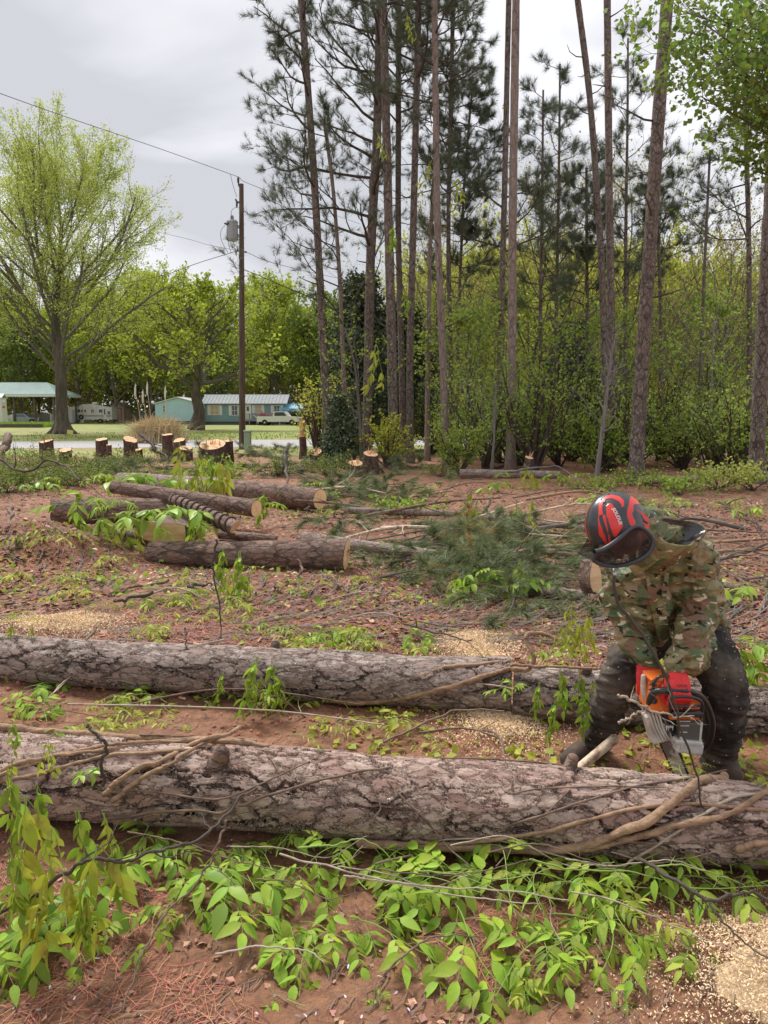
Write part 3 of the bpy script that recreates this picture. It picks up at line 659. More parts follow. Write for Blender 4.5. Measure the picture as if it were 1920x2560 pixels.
# the mass of far undergrowth that reads as one wall of leaves
def leafwall(x0, x1, y0, y1, zt, n, sz, seed, mt, label):
    r = np.random.default_rng(seed); x = r.uniform(x0, x1, n); y = r.uniform(y0, y1, n); top = zt * (.55 + .9 * fbm(x * .07 + seed, y * .02, 3)); z = top * r.random(n) ** .8
    k = fbm(x * .35 + seed, z * .45 + y * .1, 4) > .40; x, y, z = x[k], y[k], z[k]; n = len(x); mb = MB()
    inst(mb, OAKL[0], OAKL[1], basis(rdir(n, r), rdir(n, r) + [0, -.3, .5], r.uniform(sz * .6, sz * 1.3, n)), np.c_[x, y, z]); tag(mb.build('woods', M[mt]), label, 'woods', kind='stuff')
leafwall(-110, 115, 138, 152, 17, 90000, .75, 3, 'leaf_mid', 'far wall of green woods closing the view behind the houses')
leafwall(-110, 30, 121, 130, 8, 34000, .5, 5, 'leaf_olive', 'undergrowth along the edge of the woods behind the houses')
leafwall(2, 62, 66, 84, 15, 90000, .27, 7, 'leaf_yellow', 'yellow green woods filling the distance right of the pines')
leafwall(2, 40, 36, 48, 3.2, 10000, .13, 9, 'leaf_mid', 'low undergrowth in the wood beyond the pines')
# ================================================================== houses and things across the road
def wire(name, pts, r, m, label, cat='cable', sag=0.0, k=24, group=None):
    q = resample(np.array(pts), k, smooth=len(pts) > 2); t_ = np.linspace(0, 1, k); q[:, 2] -= sag * 4 * t_ * (1 - t_)
    mb = MB(); tubes(mb, q[None], np.full((1, k), r), 5); return tag(mb.build(name, m), label, cat, group)
M['blue_gable'] = mat('pale_blue_siding', (0.40, 0.58, 0.66), 0.6, noise=(1.2, (0.35, 0.52, 0.61), 0.35, 0.7))
M['teal'] = mat('teal_siding', (0.19, 0.29, 0.32), 0.6, noise=(1.5, (0.16, 0.255, 0.285), 0.35, 0.7))
M['white'] = mat('white_paint', (0.62, 0.62, 0.60), 0.55, noise=(3, (0.6, 0.59, 0.56), 0.45, 0.75))
M['metal_roof'] = mat('grey_metal_roof', (0.25, 0.275, 0.285), 0.8, 0.0, noise=(2, (0.3, 0.31, 0.31), 0.4, 0.7))
M['green_roof'] = mat('green_metal_roof', (0.20, 0.285, 0.265), 0.8, 0.0, noise=(1, (0.24, 0.33, 0.305), 0.4, 0.7))
M['glass'] = mat('window_glass', (0.05, 0.06, 0.06), 0.1, spec=0.8)
M['curtain'] = mat('warm_curtain', (0.45, 0.33, 0.22), 0.8)
M['skirt'] = mat('dark_skirting', (0.09, 0.10, 0.10), 0.8)
M['wood_grey'] = mat('weathered_boards', (0.30, 0.28, 0.26), 0.85, noise=(3, (0.20, 0.185, 0.17), 0.4, 0.6, (6, 6, .4)))
M['wood_dark'] = mat('dark_timber', (0.085, 0.065, 0.05), 0.85, noise=(4, (0.14, 0.11, 0.085), 0.4, 0.6, (3, 3, .5)))
M['pink'] = mat('faded_pink_boards', (0.50, 0.36, 0.30), 0.8, noise=(2, (0.42, 0.28, 0.23), 0.4, 0.6, (4, 1, .3)))
M['brown_trim'] = mat('brown_trim', (0.20, 0.12, 0.09), 0.8)
M['shingle'] = mat('shingle_roof', (0.16, 0.12, 0.105), 0.9, noise=(6, (0.11, 0.085, 0.075), 0.4, 0.6))
M['rv_white'] = mat('dirty_white_metal', (0.62, 0.60, 0.54), 0.5, noise=(1.6, (0.40, 0.36, 0.29), 0.45, 0.75, (1, 1, .35)))
M['rv_brown'] = mat('brown_stripe', (0.22, 0.11, 0.07), 0.5)
M['rubber'] = mat('tyre_rubber', (0.02, 0.02, 0.02), 0.8)
M['chrome'] = mat('dull_chrome', (0.6, 0.6, 0.6), 0.25, 1.0)
M['dark_car'] = mat('dark_car_paint', (0.03, 0.035, 0.04), 0.25, coat=.5)
M['silver_car'] = mat('silver_car_paint', (0.30, 0.34, 0.36), 0.3, 0.4, coat=.5)
M['white_car'] = mat('white_car_paint', (0.66, 0.66, 0.64), 0.35, coat=.5)
M['tarp'] = mat('blue_tarp', (0.10, 0.30, 0.50), 0.5, noise=(1.5, (0.22, 0.42, 0.58), 0.4, 0.6))
M['grey_metal'] = mat('grey_painted_metal', (0.36, 0.38, 0.39), 0.45, 0.2, noise=(2, (0.30, 0.32, 0.33), 0.4, 0.7))
M['porcelain'] = mat('insulator_glaze', (0.10, 0.09, 0.10), 0.3)
M['pole'] = mat('utility_pole_wood', (0.135, 0.095, 0.07), 0.85, noise=(9, (0.075, 0.05, 0.038), 0.4, 0.62, (1, 1, .08)), bump=(14, .6, .01))
M['cable'] = mat('cable_black', (0.06, 0.06, 0.065), 0.6)
M['red_leaf'] = mat('red_shrub_leaves', (0.42, 0.13, 0.10), 0.7, island=.4, trans=.3)
M['straw'] = mat('dry_pampas', (0.66, 0.52, 0.30), 0.8, island=.4)
M['straw_green'] = mat('green_pampas', (0.36, 0.40, 0.15), 0.7, island=.4)
M['plume'] = mat('pampas_plume', (0.62, 0.58, 0.46), 0.9)
M['yellow'] = mat('yellow_sign', (0.70, 0.62, 0.18), 0.6)
M['black'] = mat('black_plastic', (0.015, 0.015, 0.016), 0.5)
M['red_paint'] = mat('red_paint', (0.5, 0.06, 0.04), 0.5)
M['lamp_glass'] = mat('lamp_globe', (0.8, 0.8, 0.78), 0.3)

def roof_gable(mb, x0, x1, y0, y1, ze, zr, along='x', over=.25, th=.10, mi=0):
    if along == 'x':
        ym = (y0 + y1) / 2
        for s, ya in ((-1, y0 - over), (1, y1 + over)):
            a = np.array([[x0 - over, ya, ze - over * (zr - ze) / (ym - y0)], [x1 + over, ya, ze - over * (zr - ze) / (ym - y0)], [x1 + over, ym, zr], [x0 - over, ym, zr]])
            prism(mb, a, (0, 0, 1), th, mi)
    else:
        xm = (x0 + x1) / 2
        for s, xa in ((-1, x0 - over), (1, x1 + over)):
            a = np.array([[xa, y0 - over, ze - over * (zr - ze) / (xm - x0)], [xa, y1 + over, ze - over * (zr - ze) / (xm - x0)], [xm, y1 + over, zr], [xm, y0 - over, zr]])
            prism(mb, a, (0, 0, 1), th, mi)
def window(e_, x, y, z0, z1, wd, shutters=True, curtain=False, cross=True):
    mb = MB(); t_ = .07
    for (cx, cz, sx, sz) in ((x, z1, wd + t_, t_), (x, z0, wd + t_, t_), (x - wd / 2, (z0 + z1) / 2, t_, z1 - z0 - t_), (x + wd / 2, (z0 + z1) / 2, t_, z1 - z0 - t_)):
        box(mb, (cx, y - .03, cz), (sx, .08, sz))
    if cross:
        box(mb, (x, y - .035, (z0 + z1) / 2), (wd - .08, .05, .04)); box(mb, (x, y - .037, (z0 + z1) / 2), (.04, .05, z1 - z0 - .08))
    f_ = mb.build('window', M['white'], e_)
    mb = MB(); box(mb, (x, y - .008, (z0 + z1) / 2), (wd - .02, .03, z1 - z0 - .02)); mb.build('pane', M['curtain' if curtain else 'glass'], f_)
    if shutters:
        for s in (-1, 1):
            mb = MB(); c = x + s * (wd / 2 + .22); box(mb, (c, y - .025, (z0 + z1) / 2), (.30, .05, z1 - z0 + .1))
            for q in np.linspace(z0, z1, 12): box(mb, (c, y - .055, q), (.22, .02, .05))
            mb.build('shutter', M['white'], e_)
def fpx(px, D): return (px - 960) / F * (D * cP + 1.0 * sP)

def blue_house():
    e_ = empty('house', (fpx(550, 96), 97, 0), 'pale blue and teal mobile home with white shutters and grey metal roof', 'house')
    o = np.array(e_.location)
    X = lambda p: fpx(p, 96)
    # gable wing
    x0, x1 = X(395), X(507); y0, y1 = 95.0 - o[1], 101.0 - o[1]; x0 -= o[0]; x1 -= o[0]
    mb = MB(); box(mb, ((x0 + x1) / 2, (y0 + y1) / 2, 1.55), (x1 - x0, y1 - y0, 2.1)); 
    xm = (x0 + x1) / 2; prism(mb, [[x0, y0 + .001, 2.6], [x1, y0 + .001, 2.6], [xm, y0 + .001, 3.35]], (0, 1, 0), y1 - y0 - .01)
    for q in np.arange(x0 + .3, x1, .3): box(mb, (q, y0 - .004, 1.55), (.015, .012, 2.08))
    mb.build('gable_wall', M['blue_gable'], e_)
    mb = MB(); roof_gable(mb, x0, x1, y0, y1, 2.62, 3.38, 'y', .2, .1); mb.build('gable_roof', M['white'], e_)
    mb = MB(); box(mb, ((x0 + x1) / 2, (y0 + y1) / 2 + .06, .25), (x1 - x0 - .1, y1 - y0 - .1, .5)); mb.build('gable_skirting', M['skirt'], e_)
    window(e_, X(417) - o[0], y0, 1.6, 2.45, .32, False)
    # long side
    a0, a1 = X(508) - o[0], X(712) - o[0]; b0, b1 = 96.4 - o[1], 101.2 - o[1]
    mb = MB(); box(mb, ((a0 + a1) / 2 + .02, (b0 + b1) / 2, 1.55), (a1 - a0, b1 - b0, 2.3))
    for q in np.arange(.55, 2.65, .2): box(mb, ((a0 + a1) / 2 + .02, b0 - .004, q), (a1 - a0 - .01, .014, .02))
    mb.build('wall', M['teal'], e_)
    mb = MB(); roof_gable(mb, a0, a1, b0, b1, 2.72, 3.75, 'x', .3, .08)
    for q in np.arange(a0, a1, .45): prism(mb, [[q, b0 - .3, 2.68], [q + .04, b0 - .3, 2.68], [q + .04, (b0 + b1) / 2, 3.85], [q, (b0 + b1) / 2, 3.85]], (0, 0, 1), .03)
    mb.build('roof', M['metal_roof'], e_)
    mb = MB(); box(mb, ((a0 + a1) / 2 + .02, (b0 + b1) / 2 + .05, .2), (a1 - a0 - .1, b1 - b0 - .1, .4)); mb.build('skirting', M['skirt'], e_)
    mb = MB(); box(mb, (a0 + .08, b0 - .05, 1.4), (.12, .09, 2.7)); mb.build('corner_trim', M['white'], e_)
    window(e_, X(536) - o[0], b0, 1.25, 2.42, 1.1, True, True)
    window(e_, X(586) - o[0], b0, 1.2, 2.4, .75, True)
    window(e_, X(645) - o[0], b0, 1.5, 2.42, .8, True, True)
    window(e_, X(692) - o[0], b0, 1.5, 2.42, .8, True)
    mb = MB(); dx = X(619) - o[0]; box(mb, (dx, b0 - .03, 1.62), (.85, .06, 1.95)); d_ = mb.build('door', M['white'], e_)
    mb = MB(); box(mb, (dx, b0 - .07, 2.0), (.3, .03, .5)); mb.build('pane', M['glass'], d_)
    # deck with rail
    mb = MB(); dx0, dx1 = X(612) - o[0], X(682) - o[0]; dy = b0 - 2.0
    box(mb, ((dx0 + dx1) / 2, (dy + b0) / 2 - .05, .55), (dx1 - dx0, b0 - dy - .1, .1)); box(mb, ((dx0 + dx1) / 2, dy, 1.35), (dx1 - dx0, .08, .07))
    for q in np.arange(dx0, dx1 + .01, .16): box(mb, (q, dy, .95), (.05, .05, .73))
    for q in np.linspace(dx0, dx1, 5): box(mb, (q, dy - .08, .68), (.1, .1, 1.36))
    mb.build('deck', M['wood_grey'], e_)
    mb = MB(); prism(mb, [[dx0 + 1.4, dy - .15, 1.2], [dx0 + 1.4, dy - .15, 1.32], [dx0 + 2.0, dy - .15, .72], [dx0 + 2.0, dy - .15, .2], [dx0 + 1.9, dy - .15, .2], [dx0 + 1.9, dy - .15, .7]], (0, 1, 0), .06); mb.build('stair_rail', M['white'], e_)
blue_house()

def wheel(e_, c, r_, wd=.2, name='wheel'):
    mb = MB(); lathe(mb, [(r_ * .6, -wd / 2), (r_ * .96, -wd / 2), (r_, -wd * .35), (r_, wd * .35), (r_ * .96, wd / 2), (r_ * .6, wd / 2)], c, (0, 1, 0), 20)
    w_ = mb.build(name, M['rubber'], e_, smooth=False)
    mb = MB(); lathe(mb, [(.02, -wd / 2 + .0), (r_ * .2, -wd / 2 - .01), (r_ * .58, -wd / 2 + .03), (r_ * .58, wd / 2 - .03), (.02, wd / 2 - .02)], c, (0, 1, 0), 16); mb.build('rim', M['chrome'], w_)
def side_body(mb, prof, y0, y1, mi=0):
    prism(mb, [[x, y0, z] for x, z in prof], (0, 1, 0), y1 - y0, mi)
def car(name, loc, rz, paint, label, kind='sedan'):
    e_ = empty(name, loc, label, 'pickup truck' if kind == 'truck' else 'car', rz=rz)
    mb = MB(); Lh = 2.6 if kind == 'truck' else 2.2
    if kind == 'truck': side_body(mb, [(-2.6, .45), (2.55, .45), (2.6, .85), (2.45, 1.02), (1.3, 1.1), (-2.6, 1.1)], -.9, .9)
    else: side_body(mb, [(-2.2, .35), (2.2, .35), (2.25, .65), (2.0, .82), (1.1, .9), (-1.6, .95), (-2.2, .85)], -.85, .85)
    mb.build('body', paint, e_)
    mb = MB()
    if kind == 'truck': prism(mb, [(-.7, -.8, 1.1), (1.25, -.8, 1.1), (.75, -.7, 1.68), (-.6, -.7, 1.68)], (0, 1, 0), 1.5)
    else: prism(mb, [(-1.5, -.75, .93), (1.1, -.75, .9), (.45, -.65, 1.38), (-.9, -.65, 1.38)], (0, 1, 0), 1.4)
    mb.build('cabin', paint, e_)
    mb = MB()
    if kind == 'truck': prism(mb, [(-.5, -.815, 1.15), (1.0, -.815, 1.15), (.65, -.76, 1.58), (-.45, -.76, 1.58)], (0, 1, 0), .1)
    else: prism(mb, [(-1.2, -.77, .98), (.85, -.77, .97), (.38, -.7, 1.32), (-.8, -.7, 1.32)], (0, 1, 0), .12)
    mb.build('side_window', M['glass'], e_)
    for wx in ((-1.65, 1.65) if kind == 'truck' else (-1.35, 1.4)):
        for s in (-1, 1): wheel(e_, (wx, s * .82, .36), .36)
    for s in (-1, 1):
        mb = MB(); box(mb, (Lh - .0, s * .65, .75), (.08, .3, .16), ch=.02); mb.build('headlight', M['lamp_glass'], e_)
    if kind == 'truck':
        mb = MB(); box(mb, (-1.7, 0, 1.14), (1.7, 1.5, .06)); mb.build('truck_bed', M['black'], e_)
    return e_
car('pickup_truck', (fpx(700, 92), 92.0, 0), R(-6), M['white_car'], 'white pickup truck with dark load bed parked beside the deck', 'truck')
car('parked_car', (fpx(778, 95), 96.0, 0), R(10), M['dark_car'], 'dark low car at the far right of the blue canopy')
car('parked_car', (fpx(745, 98), 99.0, 0), R(4), M['dark_car'], 'dark car standing in the shade of the blue canopy')
car('parked_car', (fpx(46, 101), 101.5, 0), R(25), M['silver_car'], 'silver car under the green roofed pavilion')
# blue canopy
e_ = empty('carport', (fpx(738, 97), 98, 0), 'blue tarpaulin canopy on thin posts at the end of the teal house', 'carport')
mb = MB(); 
prism(mb, [[-1.9, -2.0, 2.05], [1.6, -2.0, 1.95], [1.4, .3, 2.6], [-1.8, .3, 2.65]], (0, 0, 1), .05); prism(mb, [[-1.8, .3, 2.65], [1.4, .3, 2.6], [1.6, 2.4, 2.0], [-1.9, 2.4, 2.05]], (0, 0, 1), .05)
prism(mb, [[-1.9, -2.01, 1.75], [1.6, -2.01, 1.68], [1.6, -2.01, 1.97], [-1.9, -2.01, 2.07]], (0, 1, 0), .02)
mb.build('canopy_cover', M['tarp'], e_)
for x in (-1.85, 1.55):
    for y in (-1.9, 2.3): mb = MB(); box(mb, (x, y, 1.0), (.07, .07, 2.0)); mb.build('post', M['white'], e_)
# red shrub by the deck
def shrub(name, x, y, h_, rad, mt, label, seed, n=1400, ls=.12, cat='shrub', group=None, z=None):
    r = np.random.default_rng(seed); o = (x, y, float(ground_z(x, y)) if z is None else z); e_ = empty(name, o, label, cat, group)
    k = 16; d = nrm(np.c_[r.normal(size=(k, 2)) * .6, np.ones(k)]); l = r.uniform(.7, 1.0, k) * h_
    s = np.linspace(0, 1, 5); C = (d * l[:, None])[:, None] * s[None, :, None] + np.cumsum(r.normal(size=(k, 5, 3)) * .03 * h_, 1); C[..., :2] *= rad / max(np.abs(C[..., :2]).max(), .1); C[:, 0] = r.normal(size=(k, 3)) * [.04, .04, 0]
    mb = MB(); tubes(mb, C, np.linspace(.018, .005, 5)[None].repeat(k, 0) * max(h_, .4), 4)
    C2, R2, _ = kids(C, np.full((k, 5), .008 * max(h_, .4)), 6, .25, 1, (.4, 1.0), (.25, .5), r, 4, .2, .15, .6, lambda t: 1.1 - .3 * t); tubes(mb, C2, R2, 3)
    mb.build('stems', M['twig'], e_)
    lm = MB(); m_ = max(1, n // (len(C2))); p, T = pts_on(C2, m_, r, .2, 1); p = p + r.normal(size=p.shape) * .04 * rad; leaves(lm, p, T, ls, r, OAKL); lm.build('leaves', mt, e_)
    return e_
shrub('red_shrub', fpx(668, 93), 93, 1.6, 1.1, M['red_leaf'], 'small red leaved shrub in front of the grey deck', 5)

def pavilion():
    D = 100; X = lambda p: fpx(p, D); e_ = empty('pavilion', (X(60), D + 3, 0), 'open pavilion with pale green metal hip roof on dark posts', 'pavilion')
    x0, x1 = X(-160) - X(60), X(144) - X(60); y0, y1 = -3, 5
    mb = MB(); xm0, xm1 = x0 + 3.5, x1 - 2.8; ym = 1
    ze, zr = 3.85, 5.5
    c = [[x0, y0, ze], [x1, y0, ze], [x1, y1, ze], [x0, y1, ze]]; r0, r1 = [xm0, ym, zr], [xm1, ym, zr]
    for q in ([c[0], c[1], r1, r0], [c[2], c[3], r0, r1], [c[1], c[2], r1], [c[3], c[0], r0]): prism(mb, q, (0, 0, 1), .07)
    mb.build('roof', M['green_roof'], e_)
    mb = MB(); 
    for (cx, cy, sx, sy) in (((x0 + x1) / 2, y0 - .03, x1 - x0 + .1, .08), ((x0 + x1) / 2, y1 + .03, x1 - x0 + .1, .08), (x1 + .03, (y0 + y1) / 2, .08, y1 - y0 - .1)): box(mb, (cx, cy, ze - .12), (sx, sy, .30))
    box(mb, ((x0 + x1) / 2, (y0 + y1) / 2, ze - .05), (x1 - x0 - .2, y1 - y0 - .2, .05)); mb.build('fascia', M['white'], e_)
    for px_ in (34, 85, 133):
        for y in (y0 + .4, y1 - .4):
            mb = MB(); x = X(px_) - X(60); box(mb, (x, y, 1.85), (.22, .22, 3.7))
            for s in (-1, 1): prism(mb, [[x + s * .11, y - .06, 2.9], [x + s * .11, y - .06, 3.15], [x + s * .7, y - .06, 3.7], [x + s * .45, y - .06, 3.7]], (0, 1, 0), .12)
            mb.build('post', M['wood_dark'], e_)
pavilion()
# white house at the left edge
e_ = empty('house', (fpx(-60, 92), 92, 0), 'white building reaching in at the left edge before the pavilion', 'house')
mb = MB(); x1 = fpx(7, 92) - e_.location.x; box(mb, (x1 - 4, .6, 1.85), (8, 1.2, 2.9)); mb.build('wall', M['white'], e_)
mb = MB(); box(mb, (x1 - 4, .6, .2), (7.9, 1.1, .4)); mb.build('foundation', M['skirt'], e_)
mb = MB(); roof_gable(mb, x1 - 8, x1, 0, 1.2, 3.3, 3.7, 'x', .1); mb.build('roof', M['white'], e_)
for z, mt, s in ((2.9, 'white', .35), (2.2, 'red_paint', .3)):
    mb = MB(); box(mb, (x1 + .25, -.05, z), (s, .04, s * .9)); tag(mb.build('wall_sign', M[mt], origin=(0, 0, 0)), 0 or ('small white sign at the corner of the white building' if mt == 'white' else 'small red sign below the white one at the corner of the white building'), 'sign').location = e_.location
def fence(name, px0, px1, D, h_, label, m_, picket=False, step=None):
    x0, x1 = fpx(px0, D), fpx(px1, D); e_ = empty(name, ((x0 + x1) / 2, D, 0), label, 'fence'); hw = (x1 - x0) / 2
    mb = MB(); stp = step or (.16 if picket else .15); wd = .09 if picket else .135
    for q in np.arange(-hw, hw, stp): box(mb, (q, 0, h_ / 2 + .04 + .02 * math.sin(q * 37)), (wd, .03, h_))
    mb.build('boards', m_, e_)
    for z in (.35, h_ * .82): mb = MB(); box(mb, (0, .05, z), (2 * hw, .05, .09)); mb.build('rail', m_, e_)
    for q in np.linspace(-hw, hw, max(2, int(hw / 1.3))): mb = MB(); box(mb, (q, .1 if not picket else -.03, (h_ + .15) / 2), (.12, .11, h_ + .15)); mb.build('post', m_, e_)
fence('picket_fence', 8, 31, 99, 1.15, 'short white picket fence left of the silver car', M['white'], True)
fence('board_fence', 60, 127, 104, 1.35, 'grey vertical board fence behind the pavilion', M['wood_grey'])
fence('picket_fence', 127, 143, 103, 1.3, 'white picket section at the foot of the big oak', M['white'], True)
fence('board_fence', 309, 395, 116, 1.55, 'weathered grey fence right of the pink shed', M['wood_grey'])
# sheds and camper
def shed():
    D = 112; X = lambda p: fpx(p, D); e_ = empty('shed', (X(293), D, 0), 'faded pink wooden shed with brown trimmed door', 'shed'); x0, x1 = X(272) - X(293), X(310) - X(293)
    mb = MB(); box(mb, ((x0 + x1) / 2, 1.5, 1.2), (x1 - x0, 3, 2.4)); prism(mb, [[x0, .001, 2.4], [x1, .001, 2.4], [(x0 + x1) / 2, .001, 3.05]], (0, 1, 0), 2.99); mb.build('walls', M['pink'], e_)
    mb = MB(); roof_gable(mb, x0, x1, 0, 3, 2.42, 3.1, 'y', .22, .09); mb.build('roof', M['shingle'], e_)
    dx = (x0 + x1) / 2 + .25; mb = MB(); box(mb, (dx, -.03, 1.05), (.95, .05, 2.0)); d_ = mb.build('door', M['pink'], e_)
    mb = MB(); box(mb, (dx - .52, -.04, 1.08), (.08, .07, 2.1)); box(mb, (dx + .52, -.04, 1.08), (.08, .07, 2.1)); box(mb, (dx, -.042, 2.15), (1.12, .07, .08)); mb.build('door_frame', M['brown_trim'], d_)
shed()
e_ = empty('metal_shed', (fpx(184, 115), 115, 0), 'pale curved metal shed between the big oak and the camper', 'shed')
mb = MB(); a = np.linspace(0, np.pi, 13); prism(mb, [[1.5 * math.cos(q), 0, 1.5 + .9 * math.sin(q)] for q in a] + [[-1.5, 0, 0], [1.5, 0, 0]], (0, 1, 0), 3.5); mb.build('shell', M['rv_white'], e_)
mb = MB(); box(mb, (.3, -.03, 1.0), (.9, .05, 1.9)); mb.build('door', M['grey_metal'], e_)
def camper():
    D = 108; X = lambda p: fpx(p, D); cx = X(237); e_ = empty('camper_trailer', (cx, D, 0), 'old dirty white camper with brown stripe and roof air conditioner', 'camper')
    x0, x1 = X(193) - cx, X(280) - cx
    mb = MB(); prism(mb, [[x0, 0, .75], [x0 + .15, 0, .55], [x1, 0, .55], [x1, 0, 2.25], [x1 - .9, 0, 2.30], [x0 + 2.1, 0, 2.75], [x0 + .7, 0, 2.65], [x0 + .02, 0, 2.2]], (0, 1, 0), 2.2); mb.build('body', M['rv_white'], e_)
    for z, hh in ((1.12, .07), (.98, .04)): mb = MB(); box(mb, ((x0 + x1) / 2, -.006, z), (x1 - x0 - .1, .02, hh)); mb.build('stripe', M['rv_brown'], e_)
    L_ = x1 - x0
    for fx, wd, z0, z1 in ((.03, .09, 1.55, 2.0), (.115, .08, 1.55, 2.0), (.20, .08, 1.55, 2.0), (.40, .10, 1.5, 2.0), (.63, .12, 1.5, 2.0), (.87, .10, 1.25, 1.75)):
        mb = MB(); c = x0 + (fx + wd / 2) * L_; box(mb, (c, -.012, (z0 + z1) / 2), (wd * L_ - .02, .03, z1 - z0)); f_ = mb.build('window', M['chrome'], e_)
        mb = MB(); box(mb, (c, -.02, (z0 + z1) / 2), (wd * L_ - .1, .03, z1 - z0 - .07)); mb.build('pane', M['glass'], f_)
    mb = MB(); box(mb, (x0 + .80 * L_, -.015, 1.4), (.42, .04, 1.55)); d_ = mb.build('door', M['white'], e_); mb = MB(); box(mb, (x0 + .80 * L_, -.04, 1.65), (.2, .02, .8)); mb.build('pane', M['glass'], d_)
    mb = MB(); box(mb, (x0 + 2.3, 1, 2.86), (.7, .7, .26), ch=.06); mb.build('air_conditioner', M['white'], e_)
    wheel(e_, (x0 + .66 * L_, -.02, .33), .33); wheel(e_, (x0 + .12 * L_, -.05, .9), .33, name='spare_wheel')
    mb = MB(); tubes(mb, np.array([[x0 + .46 * L_, -.08, 2.6], [x0 + .46 * L_, -.10, .8]])[None], np.array([[.03, .03]]), 5); mb.build('awning_arm', M['white'], e_)
camper()
for (px_, D, zt, lab, pw) in ((312, 110, 3.25, 'wooden lamp post with white globe beside the pink shed', .11), (389, 98, 3.0, 'thin lamp post with white globe left of the blue gable', .04)):
    e_ = empty('lamp_post', (fpx(px_, D), D, 0), lab, 'lamp post'); mb = MB(); tubes(mb, np.array([[0, 0, -.1], [0, 0, zt - .1]])[None], np.array([[pw * 1.2, pw]]), 8); mb.build('post', M['wood_dark'], e_)
    mb = MB(); lathe(mb, [(.01, -.02), (.10, 0), (.19, .12), (.2, .22), (.14, .34), (.01, .38)], (-.28, 0, zt - .35), (0, 0, 1), 14); mb.build('globe', M['lamp_glass'], e_, smooth=True)
    mb = MB(); box(mb, (-.15, 0, zt - .12), (.3, .05, .05)); mb.build('arm', M['wood_dark'], e_)
# raised timber bed edge, marker at the oak
e_ = empty('raised_bed', (fpx(20, 78), 78, 0), 'raised bed edged by a dark timber with lush green grass in it', 'planter')
mb = MB(); x1 = fpx(104, 78) - e_.location.x; box(mb, (x1 - 5.5, 0, .22), (11, .28, .34)); mb.build('timber', M['wood_dark'], e_)
r_ = np.random.default_rng(6); n = 5000; x = r_.uniform(x1 - 10, x1 - .3, n); y = r_.uniform(.2, 5, n)
tv = np.array([[0, -.5, 0], [0, .5, 0], [.3, 0, 1.0]]); Mx = np.zeros((n, 3, 3)); hh = r_.uniform(.3, .6, n); Mx[:, 0, 1] = .12; Mx[:, 1, 0] = hh * .4; Mx[:, 2, 2] = hh
mb = MB(); inst(mb, tv, np.array([[0, 1, 2]]), Mx, np.c_[x, y, np.full(n, .05)]); mb.build('bed_grass', M['leaf_green'], e_)
mb = MB(); box(mb, (0, 0, .16), (.42, .03, .30), ch=.01); o_ = mb.build('marker_sign', M['yellow']); c_ = Pz(175, 0.07, 53); o_.location = (c_[0], 53, .05); o_.rotation_euler = (0, R(8), 0); tag(o_, 'small yellow board lying against the big oak trunk', 'sign')
# pampas clump
def pampas():
    D = 40; c = Pz(395, 0, D); r = np.random.default_rng(8); e_ = empty('pampas_grass', (c[0], D, 0), 'clump of dry pampas grass with pale plumes by the road', 'ornamental grass')
    n = 2600; k = 6
    b_ = np.c_[r.normal(size=(n, 2)) * [.5, .4], np.zeros(n)]; an = r.uniform(0, 6.28, n); lean_ = r.uniform(.1, .9, n); h_ = r.uniform(.7, 1.7, n)
    s = np.linspace(0, 1, k); C = b_[:, None] + np.stack([np.cos(an)[:, None] * lean_[:, None] * h_[:, None] * s ** 2, np.sin(an)[:, None] * lean_[:, None] * h_[:, None] * s ** 2, h_[:, None] * (s - lean_[:, None] * .5 * s ** 3)], -1)
    for nm_, sl, mt in (('dry_blades', slice(0, 1900), 'straw'), ('green_blades', slice(1900, n), 'straw_green')):
        mb = MB(); tubes(mb, C[sl], np.linspace(.014, .004, k)[None].repeat(len(C[sl]), 0), 3); mb.build(nm_, M[mt], e_)
    for px_, py_ in ((338, 975), (357, 990), (368, 970), (413, 980)):
        t_ = P(px_, py_, D) - np.array(e_.location); b2_ = np.array([t_[0] * .75, 0, 0]); mb = MB(); q = resample(np.array([b2_, (b2_ + t_) / 2 + [.05, 0, 0], t_]), 8)
        tubes(mb, q[None], np.full((1, 8), .012), 4); s_ = mb.build('stalk', M['straw'], e_)
        mb = MB(); lathe(mb, [(.01, -.4), (.045, -.25), (.055, 0), (.035, .2), (.005, .36)], t_, (0.06, 0, 1), 8); mb.build('plume', M['plume'], s_)
pampas()
